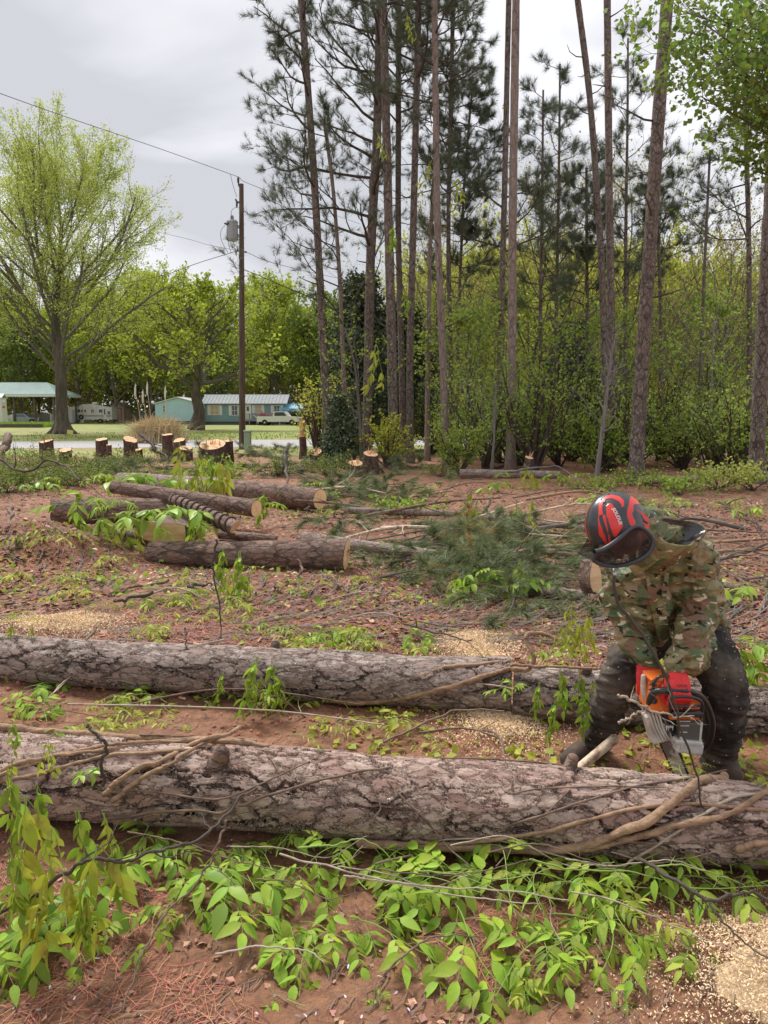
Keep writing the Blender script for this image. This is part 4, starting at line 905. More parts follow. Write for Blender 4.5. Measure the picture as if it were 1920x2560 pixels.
# utility pole with transformer
def pole():
    D = 33; b_ = Pz(605.5, 0, D); t_ = P(603.5, 460, D); e_ = empty('utility_pole', (b_[0], D, 0), 'tall wooden utility pole carrying a grey transformer', 'utility pole'); o = np.array(e_.location)
    mb = MB(); tubes(mb, resample(np.array([b_ - o - [0, 0, .2], t_ - o]), 12)[None], np.linspace(.145, .092, 12)[None], 18, cap=True); mb.build('pole', M['pole'], e_, smooth=False)
    q = P(581.5, 579, D) - o + [0, -.05, 0]; hw = 13.2 * pxm(D); hh = 22 * pxm(D)
    mb = MB(); lathe(mb, [(.01, -hh), (hw * .9, -hh), (hw * .96, -hh + .03), (hw, -hh + .08), (hw, hh - .05), (hw * 1.04, hh - .05), (hw * 1.04, hh), (hw * .9, hh + .05), (.01, hh + .09)], q, (0, 0, 1), 28)
    tk = mb.build('transformer_tank', M['grey_metal'], e_, smooth=False)
    mb = MB(); lathe(mb, [(.05, 0), (.075, .02), (.075, .09), (.09, .10), (.07, .13), (.07, .19), (.03, .21), (.01, .25)], q + [0, 0, hh + .05], (0, 0, 1), 12); mb.build('bushing', M['grey_metal'], tk)
    for s, zz in ((-1, .62), (-.3, .66)): mb = MB(); lathe(mb, [(.03, 0), (.045, .04), (.03, .08), (.045, .12), (.02, .16)], q + [s * hw * .75, -hw * .6, hh * zz], (-.6, -.6, .2), 10); mb.build('terminal', M['porcelain'], tk)
    for zz in (.5, -.45): mb = MB(); a = q + [0, 0, hh * zz]; c2 = np.array([t_[0] - o[0], 0, a[2]]); box(mb, (a + c2) / 2 + [.04, .02, 0], (abs(c2[0] - a[0]), .10, .12)); mb.build('bracket', M['grey_metal'], e_)
    # top pin insulator
    ti = P(595.5, 448, D) - o; mb = MB(); lathe(mb, [(.02, -.14), (.055, -.12), (.035, -.09), (.06, -.07), (.035, -.04), (.06, -.02), (.035, .01), (.06, .03), (.03, .06), (.04, .09), (.01, .1)], ti, (0, 0, 1), 14); mb.build('top_insulator', M['porcelain'], e_)
    mb = MB(); tubes(mb, np.array([ti - [0, 0, .12], ti + [.02, 0, -.26], t_ - o + [-.06, 0, -.15]])[None], np.full((1, 3), .03), 8); mb.build('bracket', M['wood_dark'], e_)
    # fused cutout
    cq = P(592.5, 505, D) - o; mb = MB(); tubes(mb, np.array([cq + [-.06, 0, .12], cq + [.0, 0, .0], cq + [-.02, 0, -.22]])[None], np.array([[.03, .05, .035]]), 8); tubes(mb, np.array([cq, cq + [.12, 0, -.02]])[None], np.full((1, 2), .04), 8); mb.build('fuse_cutout', M['porcelain'], e_)
    for px_, py_ in ((594, 627), (614, 630)):
        mb = MB(); lathe(mb, [(.02, -.05), (.045, -.03), (.03, 0), (.045, .03), (.02, .05)], P(px_, py_, D) - o, (1, 0, 0), 10); mb.build('spool_insulator', M['porcelain'], e_)
    for z in (560, 595, 628): mb = MB(); box(mb, P(611, z, D) - o, (.10, .03, .03)); mb.build('bolt', M['chrome'], e_)
    def loop(nm_, pts, r_=.009): mb = MB(); k = 20; tubes(mb, resample(np.array([P(x, y, D - .15) - o for x, y in pts]), k)[None], np.full((1, k), r_), 4); mb.build(nm_, M['cable'], e_)
    loop('lead', [(576, 436), (583, 465), (592, 492)]); loop('lead', [(592, 517), (580, 525), (578, 540), (580, 552)])
    loop('lead', [(563, 563), (553, 575), (552, 595), (560, 615), (570, 632)]); loop('lead', [(568, 565), (567, 585), (572, 612), (578, 634)])
    # wires away from the pole
    wire('power_line', [P(-60, 212, 22), P(150, 287, 26), P(400, 372, 30), P(595, 442, D)], .011, M['cable'], 'overhead power line running up left from the pole top', 'power line')
    wire('power_line', [P(595, 442, D), P(650, 470, 36), P(900, 560, 52)], .011, M['cable'], 'overhead power line running behind the pines from the pole top', 'power line')
    wire('service_line', [P(-40, 748, 30), P(231, 721, 30), P(400, 690, 31), P(497, 657, 32), P(594, 627, D)], .013, M['cable'], 'sagging service line from the pole towards the left edge', 'power line')
    wire('service_line', [P(592, 626, D), P(520, 612, 36), P(430, 588, 42), P(200, 540, 60)], .011, M['cable'], 'thin line from the pole passing behind the big oak crown', 'power line')
    wire('service_line', [P(614, 630, D), P(700, 662, 36), P(900, 705, 46), P(1150, 740, 58)], .011, M['cable'], 'service line from the pole leading right among the pines', 'power line')
pole()
c_ = Pz(620, 0, 30.5); e_ = empty('utility_pedestal', (c_[0], 30.5, float(ground_z(c_[0], 30.5))), 'pale green utility pedestal box beside the wooden pole', 'utility box')
M['ped'] = mat('pedestal_green', (0.30, 0.38, 0.31), 0.6, noise=(3, (0.25, 0.32, 0.26), .4, .7))
mb = MB(); box(mb, (0, 0, .40), (.26, .26, .80), ch=.03); mb.build('housing', M['ped'], e_); mb = MB(); box(mb, (0, 0, .84), (.30, .30, .09), ch=.03); mb.build('lid', M['ped'], e_); mb = MB(); box(mb, (0, -.135, .35), (.18, .012, .5)); mb.build('door', M['ped'], e_)
# dark cedar and understorey
def cedar(x, y, h_, rad, label, seed, z0=0.02, n=26000, ls=.11):
    r = np.random.default_rng(seed); e_ = empty('cedar_tree', (x, y, float(ground_z(x, y))), label, 'tree')
    mb = MB(); tr = np.array([[0, 0, -.05], [0.02, 0, h_ * .5], [0, 0, h_]]); tubes(mb, resample(tr, 8)[None], np.linspace(.10, .01, 8)[None] * rad, 7); mb.build('trunk', M['far_bark'], e_)
    C, Rc, t_ = kids(resample(tr, 8)[None], np.linspace(.1, .02, 8)[None], 90, z0 / h_ + .03, .97, (1.1, 1.6), (rad * .7, rad * 1.1), r, 5, .25, .10, .3); f = np.clip(1.15 - t_, .12, 1)[:, None, None]; C = C[:, :1] + (C - C[:, :1]) * f
    mb = MB(); tubes(mb, C, np.minimum(Rc, .02), 4); mb.build('branches', M['far_bark'], e_)
    p, T = pts_on(C, n // 90, r, .15, 1); p = p + r.normal(size=p.shape) * .09 * rad ** .5; lm = MB(); leaves(lm, p, T, ls, r, TRI, spread=.7); lm.build('crown', M['cedar'], e_)
c = Pz(905, 0, 30); cedar(c[0], 30, 6.8, 2.6, 'dense dark cedar filling the gap behind the pine stems', 3)
c = Pz(1010, 0, 33); cedar(c[0], 33, 6.2, 2.6, 'second dark cedar, deeper in the wood to the right of the first', 4)
c = Pz(850, 0, 22.5); cedar(c[0], 22.5, 2.0, .75, 'low dark evergreen bush at the foot of the leftmost pines', 6, n=14000, ls=.07)
c = Pz(1420, 0, 32); cedar(c[0], 32, 5.2, 2.2, 'shaded evergreen low in the right hand wood behind the young pines', 7, n=20000)
und = [(1300, 23, 2.6, 1.1, 'leaf_green', 'fresh green sapling bush beside the smooth pink pine'), (1175, 26, 2.2, 1.1, 'leaf_green', 'leafy bush between the reddish pine and the twin stemmed pine'),
       (800, 25, 2.9, 1.1, 'leaf_yellow', 'yellow flowering bush left of the leftmost pine foot'), (965, 22, 1.5, .8, 'leaf_yellow', 'thin yellow green bush between the stout pine and the dark one'),
       (1500, 20, 1.6, .7, 'leaf_green', 'bright green sapling in front of the dead forked pine'), (1240, 27, 2.6, 1.2, 'leaf_mid', 'dull green bush low behind the twin stemmed pine'),
       (1700, 22, 2.4, 1.5, 'leaf_mid', 'tangled thicket right of the thickest pine'), (1800, 20, 2.0, 1.2, 'leaf_mid', 'tangled thicket halfway between thickest and massive pines'), (1560, 24, 2.8, 1.2, 'leaf_mid', 'dull thicket behind the thickest pine foot'),
       (1430, 25, 2.4, 1.2, 'leaf_green', 'green undergrowth left of the dead forked pine'), (1660, 26, 3.2, 1.5, 'leaf_olive', 'olive thicket seen just right of the thickest pine stem'), (1860, 25, 3.0, 1.5, 'leaf_olive', 'olive thicket left of the massive pine'),
       (1080, 29, 2.6, 1.4, 'leaf_mid', 'shaded bush deep behind the reddish pines'), (1900, 19, 1.4, 1.0, 'leaf_green', 'low green bush at the foot of the massive pine')]
for i, (px_, D, h_, rad, mt, lab) in enumerate(und):
    c = Pz(px_, 0, D); shrub('understorey_bush', c[0], D, h_, rad, M[mt], lab, 50 + i, n=1500, ls=.085, group='bushes among the pines')
for i in range(12):
    px_ = 1150 + i * 62; D = 19.5 + (i * 37 % 11) * .55; c = Pz(px_, 0, D); shrub('understorey_bush', c[0], D, 1.5 + (i * 53 % 7) * .33, .8 + (i * 29 % 5) * .14, M[('leaf_fresh', 'leaf_green', 'leaf_fresh')[i % 3]], ordn(i) + ' open leafy sapling bush from left along the treeline', 80 + i, n=1500, ls=.085, group='open bushes along the treeline')
# slim bare saplings leaning among the pines
for i, (pts, D, w_, lab, mt) in enumerate([([(1490, 1200), (1505, 1080), (1522, 940), (1532, 860)], 18.5, 12, 'pale crooked sapling leaning right in front of the forked pine', 'wood_grey'),
    ([(1745, 1170), (1752, 900), (1765, 578), (1775, 380)], 24, 11, 'slim dark sapling with bare spreading twigs right of the thickest pine', 'far_bark'), ([(1772, 1170), (1778, 1000), (1785, 800)], 22, 6, 'thin pale sapling right beside the slim dark one', 'wood_grey'),
    ([(1800, 1160), (1815, 1060), (1838, 960)], 24, 9, 'short dark sapling bending right near the massive pine', 'far_bark'), ([(1228, 1190), (1236, 1080), (1240, 960)], 20, 7, 'pale snapped sapling at the twin stemmed pine', 'wood_grey'),
    ([(1435, 1170), (1440, 1000), (1448, 840)], 25, 9, 'dark sapling left of the forked pine', 'far_bark'), ([(905, 1190), (900, 1050), (888, 900), (862, 820)], 22, 9, 'mossy sapling bending left at the thick dark pine', 'far_bark')]):
    r = np.random.default_rng(300 + i); q, rr = trunk_px(pts, D, w_, w_ * .5, k=10); o = q[0].copy(); e_ = empty('sapling', o, lab, 'sapling'); mb = MB(); tubes(mb, (q - o)[None], rr[None], 7); mb.build('trunk', M[mt], e_)
    C, Rc, _ = kids((q - o)[None], rr[None], 16, .3, 1, (.5, 1.2), (.5, 1.9), r, 6, .3, .15, .35); C2, R2, _ = kids(C, Rc, 5, .2, 1, (.4, 1), (.3, .6), r, 4, .2, .15, .5, lambda t: 1 - .3 * t)
    mb = MB(); tubes(mb, C, Rc, 4); tubes(mb, C2, R2, 3); mb.build('branches', M[mt], e_)
    if i != 0:
        p, T = pts_on(C2, 5, r, .3, 1); lm = MB(); leaves(lm, p, T, .09, r, OAKL); lm.build('crown', M['leaf_green'], e_)
# maple limbs reaching in at the top right
def maple():
    D = 13; r = np.random.default_rng(5); o = Pz(2120, 0, D); e_ = empty('maple_tree', o, 'leafy green tree reaching in at the top right corner', 'tree')
    tr = np.array([[0, 0, -.1], [0, 0, 3], [-.1, 0, 6], [-.2, 0, 10.5]]); tr = resample(tr, 12); mb = MB(); rt = np.linspace(.14, .05, 12); tubes(mb, tr[None], rt[None], 10); mb.build('trunk', M['far_bark'], e_)
    C = []; 
    for (px_, py_, dy) in ((1640, 110, 0), (1720, 190, 1), (1760, 60, -1), (1850, 180, 0), (1680, 20, .5), (1750, 240, -.5), (1900, 20, 1), (1880, 320, 1), (1900, 420, 0), (1800, 130, -1.4), (1830, 10, 0), (1900, 120, -1), (1880, 230, -1.), (1860, 80, 1.3)):
        t_ = P(px_, py_, D + dy) - o; s_ = np.array([-.1, 0, t_[2] - 1.2 - .2 * abs(t_[0])]); C.append(resample(np.array([s_, (s_ + t_) / 2 + [0, 0, .25], t_]), 7))
    C = np.stack(C); Rc = np.linspace(.035, .008, 7)[None].repeat(len(C), 0); bm = MB(); tubes(bm, C, Rc, 6)
    C2, R2, _ = kids(C, Rc, 13, .25, 1, (.4, 1.1), (.25, .42), r, 5, .1, .12, .5, lambda t: 1.1 - .5 * t, flat=.3); tubes(bm, C2, R2, 4); C3, R3, _ = kids(C2, R2, 4, .25, 1, (.4, 1.1), (.3, .6), r, 3, .1, .12, .5, lambda t: 1.1 - .4 * t); tubes(bm, C3, R3, 3)
    bm.build('branches', M['far_bark'], e_); lm = MB(); 
    for CC in (C3, C2):
        p, T = pts_on(CC, 7, r, .3, 1); p = p + r.normal(size=p.shape) * .07; leaves(lm, p, T, .105, r, OAKL, up=1.0)
    M['leaf_maple'] = mat('maple_leaves', (0.17, 0.29, 0.045), .6, island=.4, trans=.4); lm.build('crown', M['leaf_maple'], e_)
maple()
# ================================================================== logs and stumps
def wood_mat(name, c1, c2, scale=26, axis='X'):
    m = bpy.data.materials.new(name); m.use_nodes = True; t = m.node_tree; b = t.nodes['Principled BSDF']; Nn = t.nodes.new; Ll = t.links.new
    b.inputs['Roughness'].default_value = .75; tcn = Nn('ShaderNodeTexCoord'); wv = Nn('ShaderNodeTexWave'); wv.wave_type = 'RINGS'; wv.rings_direction = axis; wv.inputs['Scale'].default_value = scale; wv.inputs['Distortion'].default_value = 1.2; wv.inputs['Detail'].default_value = 3; wv.inputs['Detail Scale'].default_value = 2
    Ll(tcn.outputs['Object'], wv.inputs['Vector']); n1 = Nn('ShaderNodeTexNoise'); n1.inputs['Scale'].default_value = 9; n1.inputs['Detail'].default_value = 8; Ll(tcn.outputs['Object'], n1.inputs['Vector'])
    ma = Nn('ShaderNodeMath'); ma.operation = 'MULTIPLY_ADD'; ma.inputs[1].default_value = .4; Ll(wv.outputs['Fac'], ma.inputs[0]); Ll(n1.outputs['Fac'], ma.inputs[2])
    cr = Nn('ShaderNodeValToRGB'); cr.color_ramp.elements[0].position = .35; cr.color_ramp.elements[0].color = (*c2, 1); cr.color_ramp.elements[1].position = .85; cr.color_ramp.elements[1].color = (*c1, 1); Ll(ma.outputs[0], cr.inputs[0]); Ll(cr.outputs[0], b.inputs[0])
    bu = Nn('ShaderNodeBump'); bu.inputs['Strength'].default_value = .5; bu.inputs['Distance'].default_value = .004; Ll(ma.outputs[0], bu.inputs['Height']); Ll(bu.outputs[0], b.inputs['Normal']); return m
M['cut_x'] = wood_mat('cut_log_face', (0.95, 0.66, 0.37), (0.74, 0.43, 0.20))
M['cut_z'] = wood_mat('cut_stump_face', (0.78, 0.49, 0.27), (0.56, 0.30, 0.14), 26, 'Z')
M['pale_wood'] = mat('pale_split_wood', (0.86, 0.60, 0.36), .8, noise=(12, (0.64, 0.38, 0.19), .4, .65, (.2, 1, 1)))
M['barkless'] = mat('peeled_log', (0.66, 0.54, 0.40), .8, noise=(26, (0.30, 0.20, 0.13), .5, .64, (.5, 1, 1)), bump=(20, .8, .01))
LOGS = {}
def make_log(key, p0, p1, r0, r1, mt, label, nl=300, ns=64, cat='log', faces=(1, 1), bend=0.0, seed=1, name='log', group=None, face_tilt=(0, 0), oval=1.0, sagz=0.0):
    p0 = np.array(p0, float); p1 = np.array(p1, float); ax = nrm(p1 - p0); Ln = np.linalg.norm(p1 - p0); up = np.array([0, 0, 1.0]); sd = nrm(np.cross(up, ax)); up = np.cross(ax, sd)
    Rm = np.stack([ax, sd, up], 1); r = np.random.default_rng(seed)
    x = np.linspace(0, Ln, nl); th = np.linspace(0, 2 * np.pi, ns, endpoint=False)
    rad = np.interp(x, [0, Ln], [r0, r1])[:, None]
    rr = rad * (1 + .15 * (fbm(x[:, None] * 1.6 + seed * 3.1, np.cos(th)[None] * .8 + np.sin(th)[None] * 1.3 + 4, 3) - .5) + .05 * (fbm(x[:, None] * 5 + seed, np.cos(th)[None] * 3 + np.sin(th)[None] * 2.1 + 9, 3) - .5))
    cy = bend * np.sin(np.pi * x / Ln) + .02 * (fbm(x * .9 + seed, x * 0 + 2., 2) - .5) * 2; cz = sagz * np.sin(np.pi * x / Ln)
    xs0 = np.tan(face_tilt[0]) * rr[0] * np.cos(th - 1.0); xs1 = np.tan(face_tilt[1]) * rr[-1] * np.cos(th - 2.2)
    V = np.stack([np.repeat(x[:, None], ns, 1), cy[:, None] + rr * np.cos(th), cz[:, None] + rr * np.sin(th) * oval], -1)
    fx = (x / Ln)[:, None]; V[:, :, 0] += xs0 * (1 - fx) ** 8 + xs1 * fx ** 8
    i = np.arange(nl * ns).reshape(nl, ns); j = np.roll(i, -1, 1)
    q = np.stack([i[:-1], j[:-1], j[1:], i[1:]], -1).reshape(-1, 4)
    mb = MB(); mb.add(V.reshape(-1, 3), q)
    Mw = Matrix(((*Rm[0], p0[0]), (*Rm[1], p0[1]), (*Rm[2], p0[2]), (0, 0, 0, 1)))
    e_ = empty(name, p0, label, cat, group); e_.matrix_world = Mw
    mb.build('bark', mt, e_, smooth=True)
    for side, on in ((0, faces[0]), (-1, faces[1])):
        if not on: continue
        ring = V[side].copy(); c = ring.mean(0); rings = [c + (ring - c) * s for s in (.02, .35, .7, .955)]; rg = np.array(rings); sgn = -1 if side == 0 else 1
        rg[:, :, 0] += .002 * sgn + r.normal(size=rg.shape[:2]) * .001
        k = len(rings); ii = np.arange(k * ns).reshape(k, ns); jj = np.roll(ii, -1, 1); qq = np.stack([ii[:-1], ii[1:], jj[1:], jj[:-1]], -1).reshape(-1, 4)
        if side == -1: qq = qq[:, ::-1]
        f = MB(); f.add(rg.reshape(-1, 3), qq[:, ::-1]); f.f.append(ii[:1]); f.mi.append(np.array([0])); f.build('cut_face', M['cut_x'], e_)
    LOGS[key] = dict(p0=p0, p1=p1, r0=r0, r1=r1, ax=ax, L=Ln)
    return e_
def GL(px, D, z): return Pz(px, z, D)
make_log('front', GL(-160, 2.90, .165), GL(2080, 2.50, .146), .156, .140, M['log_bark'], 'long thick pine log lying nearest to the camera, wrapped in vines', 1500, 260, faces=(0, 0), bend=.02, seed=2)
make_log('mid', GL(-200, 4.50, .14), GL(1277, 3.92, .145), .128, .142, M['log_bark_grey'], 'second pine log from the camera, ending beside the person', 1000, 200, faces=(0, 1), bend=-.015, seed=3)
make_log('mid_r', GL(1287, 3.90, .125), GL(2080, 3.55, .12), .132, .120, M['log_bark_grey'], 'sawn log section passing behind the legs of the person', 600, 200, faces=(1, 0), seed=4)
make_log('cutface', GL(378, 8.1, .08), GL(866, 7.55, .17), .125, .165, M['dark_bark'], 'dark log with a pale round cut end standing clear in the middle of the clearing', 300, 72, seed=5, face_tilt=(.1, .15))
make_log('wrapped', GL(436, 9.3, .53), GL(588, 7.9, .40), .070, .078, M['dark_bark'], 'slim log spiralled by vines, propped up towards the camera', 160, 40, seed=6, face_tilt=(0, .9))
make_log('left_pile', GL(128, 10.2, .26), GL(520, 10.9, .22), .185, .15, M['dark_bark'], 'thick dark log at the left under the upper pile', 220, 60, seed=7)
make_log('left_top', GL(285, 11.2, .50), GL(640, 10.0, .33), .095, .118, M['dark_bark'], 'straight log resting on the pile with a round orange cut end', 220, 60, seed=8)
make_log('low_left', GL(245, 9.0, .13), GL(440, 8.7, .13), .10, .12, M['dark_bark'], 'half buried log lying under green sprigs in front of the left pile', 160, 48, seed=9)
make_log('far_grey', GL(300, 14.5, .28), GL(575, 13.4, .24), .17, .20, M['log_bark_grey'], 'pale grey log lying across behind the left pile', 160, 48, seed=10)
make_log('far_grey2', GL(560, 13.6, .22), GL(800, 12.2, .2), .20, .17, M['dark_bark'], 'log continuing the pale grey one to the right behind the slash', 160, 48, seed=11)
make_log('bit', GL(1355, 6.45, .05), GL(1470, 6.3, .05), .045, .045, M['log_bark_grey'], 'short slim log piece lying left of the person', 80, 32, seed=12)
make_log('stub', GL(60, 7.4, .06), GL(105, 7.5, .07), .055, .06, M['log_bark_grey'], 'short stubby log piece at the left edge among litter', 80, 32, seed=13)
make_log('pole1', GL(862, 11.6, .10), GL(1180, 11.2, .09), .055, .045, M['red_trunk'], 'slender reddish trunk lying across the middle of the slash', 120, 24, seed=14)
make_log('pole2', GL(1195, 11.0, .08), GL(1500, 9.9, .06), .045, .035, M['red_trunk'], 'slender reddish trunk reaching towards the helmet of the person', 120, 24, seed=15)
make_log('pole3', GL(760, 8.9, .12), GL(1090, 7.9, .10), .07, .055, M['log_bark_grey'], 'grey trunk lying right of the dark log cut end, half under pine boughs', 120, 24, seed=16)
make_log('pole4', GL(1130, 8.7, .09), GL(1500, 7.9, .07), .035, .03, M['dark_bark'], 'thin dark trunk pointing at the shoulder of the person', 120, 20, seed=17)
make_log('pole5', GL(550, 9.4, .08), GL(700, 9.0, .08), .06, .05, M['dark_bark'], 'short dark log between the vine wrapped log and the pine boughs', 90, 24, seed=18)
make_log('tl1', GL(1150, 18.5, .12), GL(1400, 18.0, .12), .10, .09, M['log_bark_grey'], 'log lying along the foot of the treeline left of the forked pine', 80, 20, seed=19)
make_log('tl2', GL(1600, 16.5, .12), GL(1740, 16.8, .12), .09, .08, M['red_trunk'], 'reddish log lying at the treeline right of the thickest pine', 80, 20, seed=20)
make_log('broken', GL(1442, 3.0, .12), GL(1534, 3.12, .20), .019, .021, M['barkless'], 'short pale broken stick log propped behind the near log', 120, 32, seed=21, face_tilt=(.2, .5), name='broken_log')
# upright slab with cut face beside the person and the big wedge on the left
def slab(name, px, py, D, w_, h_, th, rotz, tilt, label, mt='pale_wood', seed=1):
    r = np.random.default_rng(seed); a = np.linspace(0, 2 * np.pi, 28, endpoint=False); pr = np.c_[np.cos(a) * w_ / 2 * (1 + r.normal(size=28) * .03), np.sin(a) * h_ / 2 * (1 + r.normal(size=28) * .03)]
    pr[:, 0] *= 1 - .35 * (pr[:, 1] / h_)
    mb = MB(); prism(mb, [[x, 0, z] for x, z in pr], (0, 1, 0), th); c = P(px, py, D); e_ = empty(name, c, label, 'wood chunk', rz=rotz); e_.rotation_euler.x = tilt
    mb2 = MB(); prism(mb2, [[x * .93, -.004, z * .95] for x, z in pr], (0, 1, 0), .01)
    mb.build('bark', M['dark_bark'], e_); mb2.build('cut_face', M[mt], e_); return e_
slab('wood_slab', 1489, 1442, 6.2, .12, .28, .16, R(20), R(-8), 'narrow upright slab of pale cut wood left of the jacket', seed=2)
def wedge():
    D = 8.55; c = P(404, 1340, D); e_ = empty('butt_log', (c[0], D, 0), 'big sawn butt end with a broad pale face under the leaves', 'log'); o = np.array(e_.location)
    pts = [P(350, 1347, D) - o, P(370, 1305, D) - o, P(430, 1308, D) - o, P(464, 1314, D) - o, P(468, 1362, D) - o, P(400, 1360, D) - o]
    mb = MB(); prism(mb, pts, (0.1, 1, .0), .6); mb.build('bark', M['dark_bark'], e_)
    q = np.array(pts); cc = q.mean(0); q = cc + (q - cc) * .96 + [0, -.004, 0]; mb = MB(); prism(mb, q, (0, 1, 0), .006); mb.build('cut_face', M['pale_wood'], e_)
wedge()
def stump(px, ytop, D, wpx, label, seed, slant=.15, sdir=0.5, splinter=0, zb=None, lobes=0, h2=None):
    slant = slant * .7 + .07; sdir = 1.57 + (sdir - 2) * .3
    r = np.random.default_rng(seed); rad = wpx * pxm(D) / 2; top = P(px, ytop, D)[2] - rad * slant; b_ = Pz(px, 0, D); gz = float(ground_z(b_[0], D)); H = max(top - gz, .08)
    e_ = empty('tree_stump', (b_[0], D, gz), label, 'tree stump', 'tree stumps left standing in a band before the road')
    ns = 36; nl = 14; th = np.linspace(0, 2 * np.pi, ns, endpoint=False); s = np.linspace(0, 1, nl)
    fl = 1 + .28 * np.exp(-s * 4.5)[:, None] * (1 + .5 * np.cos(5 * th + r.uniform(0, 6))); lob = 1 + lobes * np.cos(2 * th)[None]
    rr = rad * fl * lob * (1 + .05 * (fbm(s[:, None] * 3 + seed, np.cos(th)[None] * 2 + np.sin(th)[None] * 1.7 + 5, 3) - .5) * 2)
    zt = H + rad * slant * np.cos(th - sdir) * 2 + rad * .35 * (fbm(np.cos(th) * 1.7 + seed, np.sin(th) * 1.7 + 3, 3) - .5); 
    if h2: zt = zt - h2 * (np.cos(th - sdir) > .15)
    V = np.stack([rr * np.cos(th), rr * np.sin(th), s[:, None] * zt[None] - .05], -1)
    i = np.arange(nl * ns).reshape(nl, ns); j = np.roll(i, -1, 1); mb = MB(); mb.add(V.reshape(-1, 3), np.stack([i[:-1], j[:-1], j[1:], i[1:]], -1).reshape(-1, 4)); mb.build('bark', M['stump_bark'], e_, smooth=True)
    ring = V[-1]; c = ring.mean(0); rg = np.array([c + (ring - c) * q for q in (.03, .5, .95)]); rg[..., 2] += .004; ii = np.arange(3 * ns).reshape(3, ns); jj = np.roll(ii, -1, 1)
    f = MB(); f.add(rg.reshape(-1, 3), np.stack([ii[:-1], ii[1:], jj[1:], jj[:-1]], -1).reshape(-1, 4)); f.f.append(ii[:1]); f.mi.append(np.array([0]))
    if splinter:
        tv = np.array([[0, -.5, 0], [0, .5, 0], [0, .15, 1], [.3, -.3, .3]]); n = splinter; a = r.uniform(0, 6.28, n); Mx = np.zeros((n, 3, 3)); w_ = r.uniform(.02, .06, n); hh = r.uniform(.06, .22, n)
        Mx[:, 0, 1] = np.cos(a) * w_; Mx[:, 1, 1] = np.sin(a) * w_; Mx[:, 1, 0] = w_; Mx[:, 0, 2] = r.normal(size=n) * .03; Mx[:, 2, 2] = hh
        q = r.uniform(-.6, .6, (n, 2)) * rad; inst(f, tv, np.array([[0, 1, 2], [0, 2, 3], [1, 3, 2]]), Mx, np.c_[q, np.full(n, c[2])])
    f.build('cut_face', M['cut_z'], e_); return e_
for a in [(118, 1097, 25, 34, 'stump furthest left with a splintered flat top', 1, .05, 0, 5), (165, 1119, 24, 30, 'low stump with only its pale top showing right of the furthest left one', 2, .1, 2), (256, 1093, 26, 29, 'square stump standing before the road left of the slanted one', 3, .05, 1), (274, 1108, 25.4, 13, 'thin stump touching the square one on its right', 15, .0, 1),
          (328, 1091, 26, 34, 'stump with a strongly slanted orange top', 4, .22, 4.6), (348, 1118, 25, 18, 'slim low stump against the slanted topped stump', 5), (420, 1082, 27, 26, 'tall square stump at the pampas clump', 6, .02, 1), (450, 1094, 26, 30, 'stump between the tall square one and the next, leaves hanging on it', 7),
          (465, 1114, 25, 34, 'dark stump with a notched orange top left of the broad stump', 8, .1, 2.5), (533, 1101, 23, 68, 'broadest stump with a ragged stepped orange cut', 9, .16, 2.2, 26), (573, 1097, 23.6, 22, 'narrow stump joined to the right side of the broadest one', 10, .05, 1, 4),
          (790, 1122, 22, 30, 'shattered orange stump behind fallen boughs', 11, .3, 1, 10), (888, 1150, 19, 40, 'dark stump with torn orange top left of its neighbour in the slash', 12, .1, 3.0, 8), (927, 1127, 19.5, 38, 'tall torn topped stump in the middle of the slash', 13, .1, 3.3, 10), (1322, 1137, 18.5, 21, 'small pale topped stump alone near the treeline', 14, .15, 3.5, 3),
          (690, 1165, 19.5, 26, 'low split orange stump left of the pale snag', 16, .3, 2, 12)]:
    stump(*a)
def snag():
    D = 26; b_ = Pz(757, 0, D); e_ = empty('snag', (b_[0], D, 0), 'tall narrow snag with its upper half stripped to pale wood', 'tree stump'); 
    z1, z2 = P(757, 1092, D)[2], P(757, 1052, D)[2]; mb = MB(); tubes(mb, np.array([[0, 0, -.1], [.02, 0, z1 * .5], [0, 0, z1]])[None], np.array([[.15, .125, .12]]), 14); mb.build('bark', M['stump_bark'], e_)
    mb = MB(); th = np.linspace(0, 6.283, 14, endpoint=False); lo = np.c_[np.cos(th) * .115, np.sin(th) * .115, np.full(14, z1 - .02)]; hi = np.c_[np.cos(th) * .10, np.sin(th) * .10, z2 + .05 * np.cos(th * 3) + .05 * np.sin(th)]
    mb.add(np.vstack([lo, hi]), np.array([[i, (i + 1) % 14, 14 + (i + 1) % 14, 14 + i] for i in range(14)])); mb.f.append(np.arange(14, 28)[None]); mb.mi.append(np.array([0])); mb.build('bare_wood', M['cut_z'], e_)
snag()

